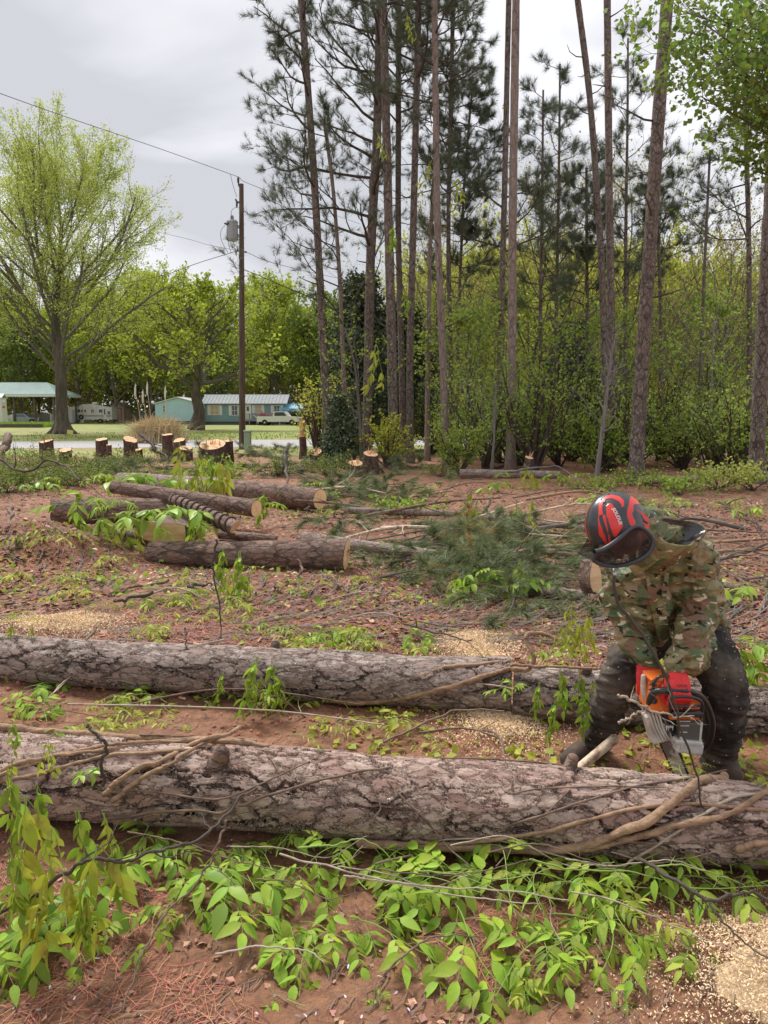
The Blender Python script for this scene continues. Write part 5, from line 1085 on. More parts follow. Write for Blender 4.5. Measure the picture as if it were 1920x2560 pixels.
# ================================================================== person with chainsaw
_p3 = np.random.default_rng(9).random((64, 64, 64))
def n3(p):
    p = np.asarray(p, float); i = np.floor(p).astype(int); f = p - i; f = f * f * (3 - 2 * f); i &= 63; j = (i + 1) & 63; r = 0
    for a in (0, 1):
        for b in (0, 1):
            for c in (0, 1):
                w = (f[:, 0] if a else 1 - f[:, 0]) * (f[:, 1] if b else 1 - f[:, 1]) * (f[:, 2] if c else 1 - f[:, 2])
                r = r + w * _p3[(j if a else i)[:, 0], (j if b else i)[:, 1], (j if c else i)[:, 2]]
    return r
def limb(mb, pts, rad, k=26, sides=22, w=None, ws=None):
    """closed tapered limb with round ends; w = unit vector along which the section is widened by ws (per point)"""
    q = resample(pts, k); t_ = np.linspace(0, 1, k); rr = np.interp(t_, np.linspace(0, 1, len(rad)), rad)
    d0 = nrm(q[0] - q[1]); d1 = nrm(q[-1] - q[-2]); a = np.linspace(np.pi / 2 * .96, 0, 5)[:-1]
    s0 = [q[0] + d0 * rr[0] * math.sin(x) * .8 for x in a]; s1 = [q[-1] + d1 * rr[-1] * math.sin(x) * .8 for x in a[::-1]]
    q2 = np.vstack([s0, q, s1]); r2 = np.r_[[rr[0] * math.cos(x) for x in a], rr, [rr[-1] * math.cos(x) for x in a[::-1]]]
    n0 = len(mb.v); tubes(mb, q2[None], r2[None], sides, cap=True)
    if w is not None:
        V = mb.v[n0].reshape(len(q2), sides, 3); C = q2[:, None]; s = np.interp(np.linspace(0, 1, len(q2)), np.linspace(0, 1, len(ws)), ws)[:, None, None]; w = nrm(np.array(w, float))
        off = V - C; V = C + off + (s - 1) * (off @ w)[..., None] * w; mb.v[n0] = V.reshape(-1, 3)
    return mb
def ellipsoid(mb, c, axes, sides=24, rows=16):
    """axes 3x3 rows = semi-axis vectors"""
    th = np.linspace(0, 2 * np.pi, sides, endpoint=False); ph = np.linspace(0.04, np.pi - 0.04, rows); A = np.asarray(axes, float)
    V = np.asarray(c) + (np.sin(ph)[:, None, None] * (np.cos(th)[:, None] * A[0] + np.sin(th)[:, None] * A[1])) + np.cos(ph)[:, None, None] * A[2] + 0 * th[:, None]
    i = np.arange(rows * sides).reshape(rows, sides); j = np.roll(i, -1, 1); mb.add(V.reshape(-1, 3), np.stack([i[:-1], i[1:], j[1:], j[:-1]], -1).reshape(-1, 4)); b = mb.n - rows * sides
    mb.f.append(i[:1] + b); mb.mi.append(np.array([0])); mb.f.append(i[-1:, ::-1] + b); mb.mi.append(np.array([0])); return mb
def fuse(mb, name, mt, parent, voxel=.008, smooth=6, wrinkle=None, origin=(0, 0, 0)):
    """join overlapping closed pieces into one continuous skin"""
    o = mb.build('tmp', mt); m_ = o.modifiers.new('r', 'REMESH'); m_.mode = 'VOXEL'; m_.voxel_size = voxel; m_.use_smooth_shade = True
    if smooth: s_ = o.modifiers.new('s', 'SMOOTH'); s_.iterations = smooth; s_.factor = .5
    dg = bpy.context.evaluated_depsgraph_get(); me = bpy.data.meshes.new_from_object(o.evaluated_get(dg)); bpy.data.objects.remove(o); me.name = name
    n = len(me.vertices); V = np.empty(n * 3, np.float32); me.vertices.foreach_get('co', V); V = V.reshape(-1, 3).astype(float)
    Nn_ = np.empty(n * 3, np.float32); me.vertex_normals.foreach_get('vector', Nn_); Nn_ = Nn_.reshape(-1, 3)
    if wrinkle is not None: V = V + Nn_ * wrinkle(V)[:, None]
    V = V - np.asarray(origin); me.vertices.foreach_set('co', V.astype(np.float32).ravel()); me.materials.clear(); me.materials.append(mt)
    me.polygons.foreach_set('use_smooth', np.ones(len(me.polygons), bool)); me.update()
    ob = bpy.data.objects.new(name, me); col.objects.link(ob); ob.parent = parent; return ob
def ridged(p, s, seed, st=(1, 1, 1)):
    q = (p * np.array(st)) * s + seed; q = q + 0.6 * np.stack([n3(q * .7 + 5), n3(q * .7 + 11), n3(q * .7 + 19)], 1); return 1 - np.abs(2 * n3(q) - 1)

# camouflage cloth: blobs of tan, olive, green, brown and near-black
def camo():
    m = bpy.data.materials.new('camouflage_cloth'); m.use_nodes = True; t = m.node_tree; b = t.nodes['Principled BSDF']; Nn = t.nodes.new; Ll = t.links.new
    b.inputs['Roughness'].default_value = .45; b.inputs['Specular IOR Level'].default_value = .35
    tcn = Nn('ShaderNodeTexCoord')
    def blob(scale, off, st, lo, hi, det=2.0):
        mp_ = Nn('ShaderNodeMapping'); mp_.inputs['Location'].default_value = off; mp_.inputs['Scale'].default_value = st; Ll(tcn.outputs['Object'], mp_.inputs[0])
        n_ = Nn('ShaderNodeTexNoise'); n_.inputs['Scale'].default_value = scale; n_.inputs['Detail'].default_value = det; n_.inputs['Roughness'].default_value = .45; n_.inputs['Distortion'].default_value = .6; Ll(mp_.outputs[0], n_.inputs['Vector'])
        r_ = Nn('ShaderNodeMapRange'); r_.inputs[1].default_value = lo; r_.inputs[2].default_value = hi; Ll(n_.outputs['Fac'], r_.inputs[0]); return r_.outputs[0]
    def mixn(f, a, c):
        mm = Nn('ShaderNodeMix'); mm.data_type = 'RGBA'; Ll(f, mm.inputs[0])
        if isinstance(a, tuple): mm.inputs[6].default_value = (*a, 1)
        else: Ll(a, mm.inputs[6])
        mm.inputs[7].default_value = (*c, 1); return mm.outputs[2]
    c = mixn(blob(11, (1, 2, 3), (1, 1, 1.2), .44, .56), (.25, .22, .105), (.135, .14, .058))
    c = mixn(blob(11, (7, 2, 9), (1, 1, 1.3), .52, .56), c, (.33, .26, .15))
    c = mixn(blob(10, (17, 5, 3), (1, 1, 1.4), .56, .585), c, (.10, .145, .065))
    c = mixn(blob(13, (4, 15, 8), (1, 1, 1.2), .585, .60), c, (.21, .125, .075))
    c = mixn(blob(20, (24, 5, 18), (.9, .9, 1.7), .625, .635, 3.0), c, (.022, .018, .014))
    c = mixn(blob(23, (2, 25, 28), (.9, .9, 1.7), .655, .662, 3.0), c, (.64, .56, .40))
    Ll(c, b.inputs['Base Color'])
    n2 = Nn('ShaderNodeTexNoise'); n2.inputs['Scale'].default_value = 16; n2.inputs['Detail'].default_value = 5; n2.inputs['Distortion'].default_value = 2.0; Ll(tcn.outputs['Object'], n2.inputs['Vector'])
    bu = Nn('ShaderNodeBump'); bu.inputs['Strength'].default_value = 1.0; bu.inputs['Distance'].default_value = .014; Ll(n2.outputs['Fac'], bu.inputs['Height']); Ll(bu.outputs[0], b.inputs['Normal'])
    return m
M['camo'] = camo()
def dusty(name, col_, dust, lo=.62, speck=True):
    m = mat(name, col_, .92, spec=.2, noise=(6, dust, .45, .78), bump=(55, .9, .006)); t = m.node_tree; b = t.nodes['Principled BSDF']; Nn = t.nodes.new; Ll = t.links.new
    v = Nn('ShaderNodeTexVoronoi'); v.inputs['Scale'].default_value = 62; tcn = Nn('ShaderNodeTexCoord'); Ll(tcn.outputs['Object'], v.inputs['Vector'])
    r1 = Nn('ShaderNodeMath'); r1.operation = 'LESS_THAN'; r1.inputs[1].default_value = .17; Ll(v.outputs['Distance'], r1.inputs[0])
    sp = Nn('ShaderNodeSeparateColor'); Ll(v.outputs['Color'], sp.inputs[0]); r2 = Nn('ShaderNodeMath'); r2.operation = 'GREATER_THAN'; r2.inputs[1].default_value = .80; Ll(sp.outputs[0], r2.inputs[0])
    mu = Nn('ShaderNodeMath'); mu.operation = 'MULTIPLY'; Ll(r1.outputs[0], mu.inputs[0]); Ll(r2.outputs[0], mu.inputs[1])
    old = b.inputs['Base Color'].links[0].from_socket; mm = Nn('ShaderNodeMix'); mm.data_type = 'RGBA'; mm.inputs[7].default_value = (.62, .52, .38, 1); Ll(mu.outputs[0], mm.inputs[0]); Ll(old, mm.inputs[6]); Ll(mm.outputs[2], b.inputs['Base Color']); return m
M['trouser'] = dusty('charcoal_trousers', (.038, .033, .031), (.20, .165, .125))
M['lining'] = mat('wet_dark_lining', (.045, .040, .040), .22, spec=.6, bump=(16, 1.0, .012))
M['skin'] = mat('skin', (.50, .22, .16), .5, noise=(18, (.42, .16, .11), .4, .7))
M['glove'] = mat('red_glove', (.75, .03, .03), .6, noise=(40, (.58, .018, .02), .4, .7), bump=(220, .4, .002))
M['helmet_black'] = mat('helmet_black', (.035, .037, .042), .32, coat=.3, bump=(180, .25, .001))
M['helmet_red'] = mat('helmet_red', (.74, .035, .03), .34, coat=.3)
M['frame_grey'] = mat('visor_frame', (.05, .06, .075), .4)
M['text_white'] = mat('white_print', (.75, .70, .68), .5)
M['text_dark'] = mat('dark_print', (.06, .03, .03), .7)
M['boot'] = mat('muddy_boot', (.06, .045, .035), .8, noise=(14, (.13, .075, .05), .4, .65), bump=(60, .5, .004))
M['orange'] = mat('saw_orange', (.80, .17, .025), .38, noise=(12, (.62, .14, .04), .5, .8))
M['saw_black'] = mat('saw_black', (.018, .018, .020), .35, coat=.2)
M['saw_grey'] = mat('saw_olive_grey', (.09, .085, .07), .5)
M['saw_pale'] = mat('saw_pale_cover', (.60, .56, .48), .6, noise=(20, (.36, .31, .25), .4, .7))
M['silver'] = mat('muffler_silver', (.66, .65, .61), .45, .15, noise=(14, (.45, .42, .38), .4, .7))
M['bar_steel'] = mat('bar_steel', (.52, .52, .52), .4, .2, noise=(11, (.16, .15, .14), .48, .56))
# dark mesh visor: half see-through
m = bpy.data.materials.new('visor_mesh'); m.use_nodes = True; t = m.node_tree; b = t.nodes['Principled BSDF']; b.inputs['Base Color'].default_value = (.025, .025, .028, 1); b.inputs['Roughness'].default_value = .9; b.inputs['Specular IOR Level'].default_value = .1
tr = t.nodes.new('ShaderNodeBsdfTransparent'); ms = t.nodes.new('ShaderNodeMixShader'); ms.inputs[0].default_value = .72; t.links.new(tr.outputs[0], ms.inputs[1]); t.links.new(b.outputs[0], ms.inputs[2]); t.links.new(ms.outputs[0], t.nodes['Material Output'].inputs[0]); M['visor'] = m

def pip(x, y, poly):
    c = np.zeros(x.shape, bool); n = len(poly)
    for i in range(n):
        x1, y1 = poly[i]; x2, y2 = poly[(i + 1) % n]
        if y1 == y2: continue
        cond = ((y1 > y) != (y2 > y)) & (x < (x2 - x1) * (y - y1) / (y2 - y1) + x1); c ^= cond
    return c
pc = P(1700, 1560, 3.2); pc[2] = float(ground_z(pc[0], 3.2)); PO = np.array([pc[0], 3.2, pc[2]])
person = empty('person', PO, 'person in camouflage jacket and black and red helmet, bent over cutting with a chainsaw', 'person')
J = lambda a: [P(*q) for q in a]
# head frame
fz = nrm(np.array([-.15, -.30, -.94])); cz = nrm(np.array([-.86, -.40, .24])); cz = nrm(cz - fz * (cz @ fz)); ly = np.cross(cz, fz)
HC = P(1541, 1312, 2.82)
HR = np.stack([fz, ly, cz], 1)     # local (forward, left, crown) -> world
hl = lambda p: HC + HR @ np.asarray(p, float)
# ---- body (one skin): head with face, neck, trunk, arms, legs
bm_ = MB()
ellipsoid(bm_, hl((.005, 0, .005)), [HR[:, 0] * .088, HR[:, 1] * .072, HR[:, 2] * .100])
ellipsoid(bm_, hl((.045, 0, -.055)), [HR[:, 0] * .055, HR[:, 1] * .055, HR[:, 2] * .06])     # jaw
limb(bm_, [hl((.092, 0, .01)), hl((.108, 0, -.018)), hl((.112, 0, -.034))], [.009, .013, .015])  # nose
for s in (-1, 1):
    ellipsoid(bm_, hl((.082, s * .031, .022)), [HR[:, 0] * .016, HR[:, 1] * .024, HR[:, 2] * .009])  # brow
    ellipsoid(bm_, hl((.070, s * .040, -.022)), [HR[:, 0] * .022, HR[:, 1] * .024, HR[:, 2] * .02])  # cheek
    ellipsoid(bm_, hl((-.005, s * .079, -.01)), [HR[:, 0] * .02, HR[:, 1] * .010, HR[:, 2] * .032])  # ear
limb(bm_, [hl((.088, -.022, -.062)), hl((.096, 0, -.064)), hl((.088, .022, -.062))], [.007, .009, .007])  # mouth
neck = P(1638, 1345, 2.95)
limb(bm_, [hl((-.01, 0, -.05)), (hl((-.01, 0, -.1)) + neck) / 2, neck, P(1670, 1380, 3.02)], [.055, .056, .062, .08])
limb(bm_, J([(1668, 1375, 3.05), (1700, 1455, 3.22), (1730, 1545, 3.36)]), [.09, .10, .10])
AR = dict(L=[(1728, 1392, 3.02), (1742, 1480, 3.04), (1737, 1568, 3.01), (1713, 1630, 2.91), (1694, 1682, 2.82)], R=[(1548, 1425, 3.08), (1538, 1490, 3.09), (1552, 1548, 3.08), (1588, 1610, 3.03), (1618, 1668, 2.97)])
for k_, a in AR.items(): limb(bm_, J(a), [.034, .032, .030, .028, .024])
limb(bm_, J([(1560, 1425, 3.1), (1650, 1395, 3.08), (1722, 1392, 3.02)]), [.045, .065, .045])
LG = dict(R=[(1650, 1565, 3.38), (1590, 1625, 3.20), (1543, 1700, 3.10), (1515, 1785, 3.22), (1490, 1855, 3.34)], L=[(1742, 1565, 3.38), (1788, 1650, 3.14), (1814, 1735, 3.02), (1806, 1845, 3.14), (1792, 1925, 3.20)])
for k_, a in LG.items(): limb(bm_, J(a), [.085, .075, .055, .05, .038])
limb(bm_, J([(1655, 1545, 3.4), (1745, 1545, 3.42)]), [.1, .1])
fuse(bm_, 'body', M['skin'], person, .006, 3, origin=PO)
# ---- trousers
tm = MB()
limb(tm, J(LG['R']), [.108, .085, .075, .070, .060], w=(0, 1, 0), ws=[1, 1, 1.05, 1.05, 1.1])
limb(tm, J(LG['L']), [.112, .092, .082, .072, .060], w=(0, 1, 0), ws=[1, 1, 1.05, 1.05, 1.1])
limb(tm, J([(1655, 1540, 3.42), (1748, 1548, 3.40)]), [.12, .115])
def wr_t(V):
    z = V[:, 2]; return .022 * (ridged(V, 8, 3.3, (1, 1, 2.6)) - .62) + .012 * (ridged(V, 19, 8.1, (1, 1, 2.8)) - .6) + .010 * np.clip((.25 - z) / .2, 0, 1) * (ridged(V, 14, 2.2, (.5, .5, 3)) - .6)
fuse(tm, 'trousers', M['trouser'], person, .006, 3, wr_t, PO)
# ---- boots: heel, toe, shaft, sole
def boot(ax, ay, aD, toe):
    a = P(ax, ay, aD); g_ = float(ground_z(a[0], a[1])); bm = MB(); d = nrm(np.array([toe[0], toe[1], 0])); sd = np.array([-d[1], d[0], 0])
    a0 = np.array([a[0], a[1], g_]); limb(bm, [a0 + [0, 0, .17], a0 + [0, 0, .08]] - d * .0, [.052, .055]); limb(bm, [a0 - d * .06 + [0, 0, .045], a0 + d * .06 + [0, 0, .052], a0 + d * .15 + [0, 0, .042], a0 + d * .20 + [0, 0, .038]], [.042, .05, .045, .036], w=sd, ws=[.95, 1.0, 1.1, 1.05])
    return fuse(bm, 'boot', M['boot'], person, .006, 3, lambda V: .003 * (ridged(V, 25, 4) - .6), PO), a0, d, sd
for q in ((1483, 1868, 3.38, (-.75, -.65)), (1794, 1925, 3.27, (-.12, -.97))):
    b_, a0, d, sd = boot(*q); mb = MB(); pts = []
    for s in np.linspace(0, 2 * np.pi, 24, endpoint=False):
        x = .07 + .15 * math.cos(s); wy = .052 * math.sin(s) * (1 + .1 * math.cos(s)); pts.append(a0 + d * x + sd * wy + [0, 0, -.005])
    prism(mb, pts, (0, 0, 1), .03); mb.build('sole', M['rubber'], b_, origin=PO).location = (0, 0, 0)
# ---- jacket
jm = MB()
sw = nrm(P(1735, 1400, 3.05) - P(1560, 1430, 3.1))
limb(jm, J([(1668, 1368, 3.05), (1682, 1420, 3.14), (1700, 1490, 3.27), (1722, 1560, 3.40), (1728, 1592, 3.42)]), [.125, .150, .160, .160, .155], w=sw, ws=[1.10, 1.12, 1.02, 1.0, 1.0], k=30, sides=30)
limb(jm, J([(1575, 1425, 3.08), (1650, 1385, 3.03), (1712, 1380, 3.02)]), [.085, .105, .09])
limb(jm, J([(1585, 1440, 3.0), (1610, 1500, 3.05), (1640, 1560, 3.14)]), [.085, .095, .08])
limb(jm, J([(1728, 1388, 3.0), (1750, 1480, 3.02), (1745, 1560, 2.99), (1722, 1622, 2.91), (1706, 1656, 2.85)]), [.082, .082, .078, .072, .058])
limb(jm, J([(1745, 1650, 2.93), (1738, 1662, 2.9)]), [.028, .02])
limb(jm, J([(1562, 1425, 3.06), (1552, 1490, 3.07), (1564, 1550, 3.06), (1592, 1610, 3.01), (1606, 1640, 2.98)]), [.072, .070, .064, .058, .048])
limb(jm, J([(1770, 1520, 3.32), (1785, 1570, 3.36)]), [.075, .06])
limb(jm, J([(1640, 1335, 2.95), (1665, 1365, 3.0)]), [.065, .10])
for a, r_ in (((1690, 1676, 2.83), .038), ((1613, 1655, 2.975), .038)):   # cuffs
    c = P(*a); limb(jm, [c + [-.0, 0, .018], c + [0, -.004, -.010]], [r_, r_])
def wr_j(V):
    a = (ridged(V, 7.5, 1.7, (1.3, 1, 1.6)) - .62) * .034 + (ridged(V, 15, 6.3, (1, 1.2, 1.8)) - .62) * .026 + (ridged(V, 32, 9.9, (1, 1, 1.6)) - .6) * .010
    return a
jk = fuse(jm, 'jacket', M['camo'], person, .006, 2, wr_j, PO)
# placket, pocket flap, cuff straps, collar, hood
def strip(name, pts, wd, up, mt, parent, th=.006, k=18, wr=.004):
    q = resample([P(*a) for a in pts], k); T = nrm(np.gradient(q, axis=0)); n_ = nrm(np.array(up, float)); s = nrm(np.cross(T, n_)); nn = np.cross(s, T); r = np.random.default_rng(len(name))
    j = r.normal(size=(k, 1)) * wr; mb = MB(); V = []
    for a_, b_ in ((-.5, 0), (.5, 0), (.5, 1), (-.5, 1)): V.append(q + s * wd * a_ - nn * th * (b_ - .5) * 1 + nn * j)
    V = np.stack(V, 1).reshape(-1, 3); i = np.arange(k * 4).reshape(k, 4); jj = np.roll(i, -1, 1); mb.add(V, np.stack([i[:-1], i[1:], jj[1:], jj[:-1]], -1).reshape(-1, 4)); mb.f += [i[:1], i[-1:, ::-1]]; mb.mi += [np.array([0])] * 2
    return mb.build(name, mt, parent, origin=PO).__setattr__('location', (0, 0, 0))
def tube_part(name, pts, rad, mt, parent, k=24, sides=10, orig=PO, conv=True):
    mb = MB(); q = [P(*a) for a in pts] if conv else pts; limb(mb, q, rad if isinstance(rad, (list, tuple)) else [rad, rad], k=k, sides=sides); o_ = mb.build(name, mt, parent, smooth=True, origin=orig); o_.location = (0, 0, 0); return o_
cm = MB()
limb(cm, J([(1622, 1310, 2.93), (1630, 1340, 2.87), (1628, 1375, 2.85), (1612, 1402, 2.86), (1590, 1418, 2.88)]), [.03, .036, .034, .028, .018]); limb(cm, J([(1632, 1305, 2.98), (1648, 1340, 2.93), (1650, 1385, 2.90), (1640, 1420, 2.9)]), [.02, .03, .03, .02])
limb(cm, [hl((-.035, .01, -.085)), neck + np.array([0, .0, .01]), P(1668, 1358, 3.02)], [.058, .068, .08]); limb(cm, J([(1612, 1285, 2.94), (1640, 1300, 2.97), (1660, 1330, 3.0)]), [.03, .045, .05]); limb(cm, J([(1585, 1415, 2.88), (1600, 1432, 2.87), (1612, 1446, 2.87)]), [.018, .016, .008])
fuse(cm, 'collar', M['camo'], person, .005, 2, lambda V: (ridged(V, 18, 2.7, (1, 1, 1)) - .6) * .014, PO)
# hood: crumpled open bag with a dark wet lining
def hood():
    c = P(1692, 1336, 2.885); k, s = 14, 48; th = np.linspace(0, 2 * np.pi, s, endpoint=False); ax = nrm(P(1745, 1322, 3.08) - P(1640, 1345, 2.96)); nrmv = nrm(np.array([-.12, -.72, .68])); ay = nrm(np.cross(nrmv, ax)); nrmv = np.cross(ax, ay)
    def surf(t, lift): 
        rr = (.108 + .012 * np.cos(2 * th + .4) + .010 * np.cos(3 * th + 1)) * t; rz = (.066 + .008 * np.cos(3 * th)) * t; return c + ax * (rr * np.cos(th))[:, None] + ay * (rz * np.sin(th))[:, None] + nrmv * lift[:, None]
    rows = []; 
    for i, t in enumerate(np.linspace(.05, 1, k)):
        l = -.05 * (1 - t ** 2) + .018 * t; rows.append(surf(t, np.full(s, l)))
    V = np.array(rows); w_ = (ridged(V.reshape(-1, 3), 17, 4.4, (1.4, 1, 1)) - .6) * .030; V = V + (w_.reshape(k, s)[..., None] * nrmv) * np.linspace(1, .4, k)[:, None, None]
    i = np.arange(k * s).reshape(k, s); j = np.roll(i, -1, 1); mb = MB(); mb.add(V.reshape(-1, 3), np.stack([i[:-1], i[1:], j[1:], j[:-1]], -1).reshape(-1, 4)); mb.f.append(i[:1]); mb.mi.append(np.array([0])); o1 = mb.build('hood_lining', M['lining'], None, smooth=True, origin=PO); o1.location = (0, 0, 0)
    rows = [V[-1] * 1.0]; 
    for t, l in ((1.03, .022), (1.08, .018), (1.14, -.01), (1.16, -.05), (1.12, -.09), (1.02, -.13), (.9, -.16)): rows.append(surf(t, np.full(s, l)) + nrm(V[-1] - V[0].mean(0)) * 0)
    V = np.array(rows); w_ = (ridged(V.reshape(-1, 3), 15, 7.4, (1.2, 1, 1)) - .6) * .022; V = V + nrm(V - c) * w_.reshape(len(rows), s)[..., None] * np.r_[.2, np.ones(len(rows) - 1)][:, None, None]
    kk = len(rows); i = np.arange(kk * s).reshape(kk, s); j = np.roll(i, -1, 1); mb = MB(); mb.add(V.reshape(-1, 3), np.stack([i[:-1], i[1:], j[1:], j[:-1]], -1).reshape(-1, 4)); h_ = mb.build('hood', M['camo'], person, smooth=True, origin=PO); h_.location = (0, 0, 0); o1.parent = h_
hood()
strip('placket', [(1630, 1425, 2.91), (1640, 1500, 2.93), (1655, 1570, 3.0), (1662, 1600, 3.06)], .055, (0, -1, .2), M['camo'], person, wr=.003)
strip('drawcord_tube', [(1668, 1420, 2.93), (1662, 1470, 2.91), (1660, 1500, 2.92)], .018, (0, -1, .2), M['camo'], person)
strip('hem', [(1770, 1612, 3.24), (1792, 1600, 3.30), (1812, 1588, 3.36)], .03, (.4, -1, .2), M['camo'], person)
# ---- helmet
def helmet():
    A, B, C = .122, .100, .126; ns, nr = 200, 120; th = np.linspace(0, 2 * np.pi, ns, endpoint=False); ph = np.linspace(.01, np.pi * .78, nr)
    X = A * np.sin(ph)[:, None] * np.cos(th); Y = B * np.sin(ph)[:, None] * np.sin(th); Z = C * np.cos(ph)[:, None] + 0 * th
    s = 1 + .02 * np.cos(th * 2)[None] * np.sin(ph)[:, None]
    # slight flattening at the sides, raised ridge over the crown
    rid = .006 * np.exp(-(Y / .02) ** 2) ; Zr = Z + rid * (Z > 0)
    V = np.stack([X * s, Y * s, Zr], -1)
    zoom = lambda a: [(1440 + x * .12055, 1220 + y * .12055) for x, y in a]
    def loc(pl):
        out = []
        for px, py in zoom(pl):
            S_ = np.array([A, B, C]); r_ = HR.T @ ray(px, py) / S_; o_ = HR.T @ (np.array([0, 0, CAMZ]) - HC) / S_; a_ = r_ @ r_; b_ = o_ @ r_; d_ = b_ * b_ - a_ * (o_ @ o_ - 1)
            p = (o_ + r_ * ((-b_ - math.sqrt(max(d_, 0))) / a_)) * S_; out.append((p[0], p[2]))
        q_ = np.array(out + out[:1]); q_ = resample(np.c_[q_, q_[:, :1] * 0], len(q_) * 4); return q_[:-1, :2].tolist()
    def locp(pl, dy=.070):
        out = []
        for px, py in zoom(pl):
            r_ = ray(px, py); o_ = np.array([0, 0, CAMZ]); t_ = ((HC + ly * dy - o_) @ ly) / (r_ @ ly); p = HR.T @ (o_ + r_ * t_ - HC); out.append((p[0], p[2]))
        return out
    p1 = loc([(1000, 380), (960, 400), (930, 330), (850, 260), (740, 220), (650, 225), (580, 280), (550, 360), (550, 480), (570, 650), (640, 870), (730, 1100), (735, 1140), (640, 1240), (500, 1310), (390, 1320), (310, 1220), (230, 1020), (180, 800), (175, 620), (215, 620), (215, 800), (270, 1000), (350, 1180), (410, 1230), (540, 1215), (640, 1150), (640, 1110), (560, 900), (490, 680), (462, 480), (462, 350), (520, 230), (610, 165), (740, 150), (880, 180), (980, 260)])
    p2 = loc([(640, 380), (680, 335), (740, 335), (790, 400), (860, 530), (930, 680), (975, 790), (930, 860), (820, 1020), (760, 930), (700, 760), (650, 600), (630, 480)])
    p3 = loc([(1110, 240), (1110, 160), (1190, 170), (1320, 330), (1200, 345), (1190, 460), (1170, 560), (1240, 740), (1200, 800), (1140, 780), (1090, 660), (1060, 560), (1065, 480), (1090, 380)])
    # cut line of the rim in the side plane
    rim = locp([(330, 1330), (560, 1270), (750, 1150), (900, 1000), (1030, 860), (1130, 790), (1250, 790), (1330, 700)]) + [(-.3, -.06), (-.3, .3), (.3, .3), (.3, .07)]
    i = np.arange(nr * ns).reshape(nr, ns); j = np.roll(i, -1, 1); q = np.stack([i[:-1], i[1:], j[1:], j[:-1]], -1).reshape(-1, 4); VV = V.reshape(-1, 3); fc = VV[q].mean(1)
    keep = pip(fc[:, 0], fc[:, 2], rim); 
    red = pip(fc[:, 0], fc[:, 2], p1) | pip(fc[:, 0], fc[:, 2], p2) | pip(fc[:, 0], fc[:, 2], p3); red &= np.abs(fc[:, 1]) > .006
    # black panel dividing gap is sunk, red lens stands out a little
    vr = np.zeros(len(VV), bool); vr[np.unique(q[red])] = True; VV = VV * (1 + .012 * vr[:, None])
    mb = MB(); W = (HR @ VV.T).T + HC; mb.add(W, q[keep & ~red], 0); b0 = len(mb.f); mb.f.append(q[keep & red]); mb.mi.append(np.full((keep & red).sum(), 1))
    # inner shell so the rim has thickness
    mb.add((HR @ (VV * .955).T).T + HC, q[keep][:, ::-1], 0)
    h_ = mb.build('helmet', [M['helmet_black'], M['helmet_red']], person, smooth=True, origin=PO); h_.location = (0, 0, 0)
    # vents
    for x, y in ((510, 145), (405, 260), (290, 330)):
        lx, lz = loc([(x, y), (x + 1, y), (x, y + 1)])[0]; yy = B * math.sqrt(max(0, 1 - (lx / A) ** 2 - (lz / C) ** 2)) if (lx / A) ** 2 + (lz / C) ** 2 < 1 else .02
        c = nrm(np.array([lx / A ** 2, yy / B ** 2, lz / C ** 2])); p = np.array([lx, yy, lz]); p = p / math.sqrt((lx / A) ** 2 + (yy / B) ** 2 + (lz / C) ** 2) * 1.006
        Rb = np.stack([nrm(np.cross([0, 1, .2], c)), np.cross(c, nrm(np.cross([0, 1, .2], c))), c], 1); mb = MB(); box(mb, hl(p), (.010, .008, .006), rot=HR @ Rb, ch=.001); v_ = mb.build('vent', M['saw_black'], h_, origin=PO); v_.location = (0, 0, 0)
    # ear piece and neck cradle
    e1 = locp([(1150, 440), (1270, 500), (1390, 600), (1430, 700), (1430, 820), (1390, 890), (1300, 850), (1230, 790), (1160, 640)])
    for s_ in (1, -1):
        mb = MB(); prism(mb, [hl((x, s_ * .060, z)) for x, z in e1], HR[:, 1] * s_, .030); o_ = mb.build('ear_cover', M['helmet_red'], h_, origin=PO); o_.location = (0, 0, 0)
    for pl in ([(1230, 560), (1300, 700), (1390, 760), (1400, 720), (1330, 680), (1270, 590)], [(1190, 640), (1240, 760), (1330, 820), (1340, 800), (1260, 730), (1220, 640)]):
        mb = MB(); prism(mb, [hl((x, .089, z)) for x, z in locp(pl)], HR[:, 1], .004); o_ = mb.build('slot', M['saw_black'], h_, origin=PO); o_.location = (0, 0, 0)
    # lettering
    cu = bpy.data.curves.new('lettering', 'FONT'); cu.body = 'SOLIDUR'; cu.size = .0135; cu.align_x = 'CENTER'; cu.align_y = 'CENTER'; cu.offset = .0003; to = bpy.data.objects.new('lettering', cu); col.objects.link(to); dg = bpy.context.evaluated_depsgraph_get(); me = bpy.data.meshes.new_from_object(to.evaluated_get(dg)); bpy.data.objects.remove(to)
    (ax_, az_), (bx_, bz_) = loc([(765, 425), (766, 426)])[0], loc([(925, 765), (926, 766)])[0]; c0 = np.array([(ax_ + bx_) / 2, (az_ + bz_) / 2]); d = np.array([bx_ - ax_, bz_ - az_]); ln = np.linalg.norm(d); d /= ln; pn = np.array([d[1], -d[0]]); pn = -pn if (ly @ np.cross(HR @ [d[0], 0, d[1]], HR @ [pn[0], 0, pn[1]])) < 0 else pn
    v = np.array([x.co[:] for x in me.vertices]); v[:, 0] *= ln / (v[:, 0].max() - v[:, 0].min()); fl = [list(p.vertices) for p in me.polygons]
    xz = c0 + v[:, :1] * d + v[:, 1:2] * pn * 1.25; yy = B * np.sqrt(np.clip(1 - (xz[:, 0] / A) ** 2 - (xz[:, 1] / C) ** 2, .01, 1)); L3 = np.c_[xz[:, 0], yy, xz[:, 1]] * 1.024
    mb = MB(); mb.add((HR @ L3.T).T + HC, fl); o_ = mb.build('lettering', M['text_white'], h_, origin=PO); o_.location = (0, 0, 0)
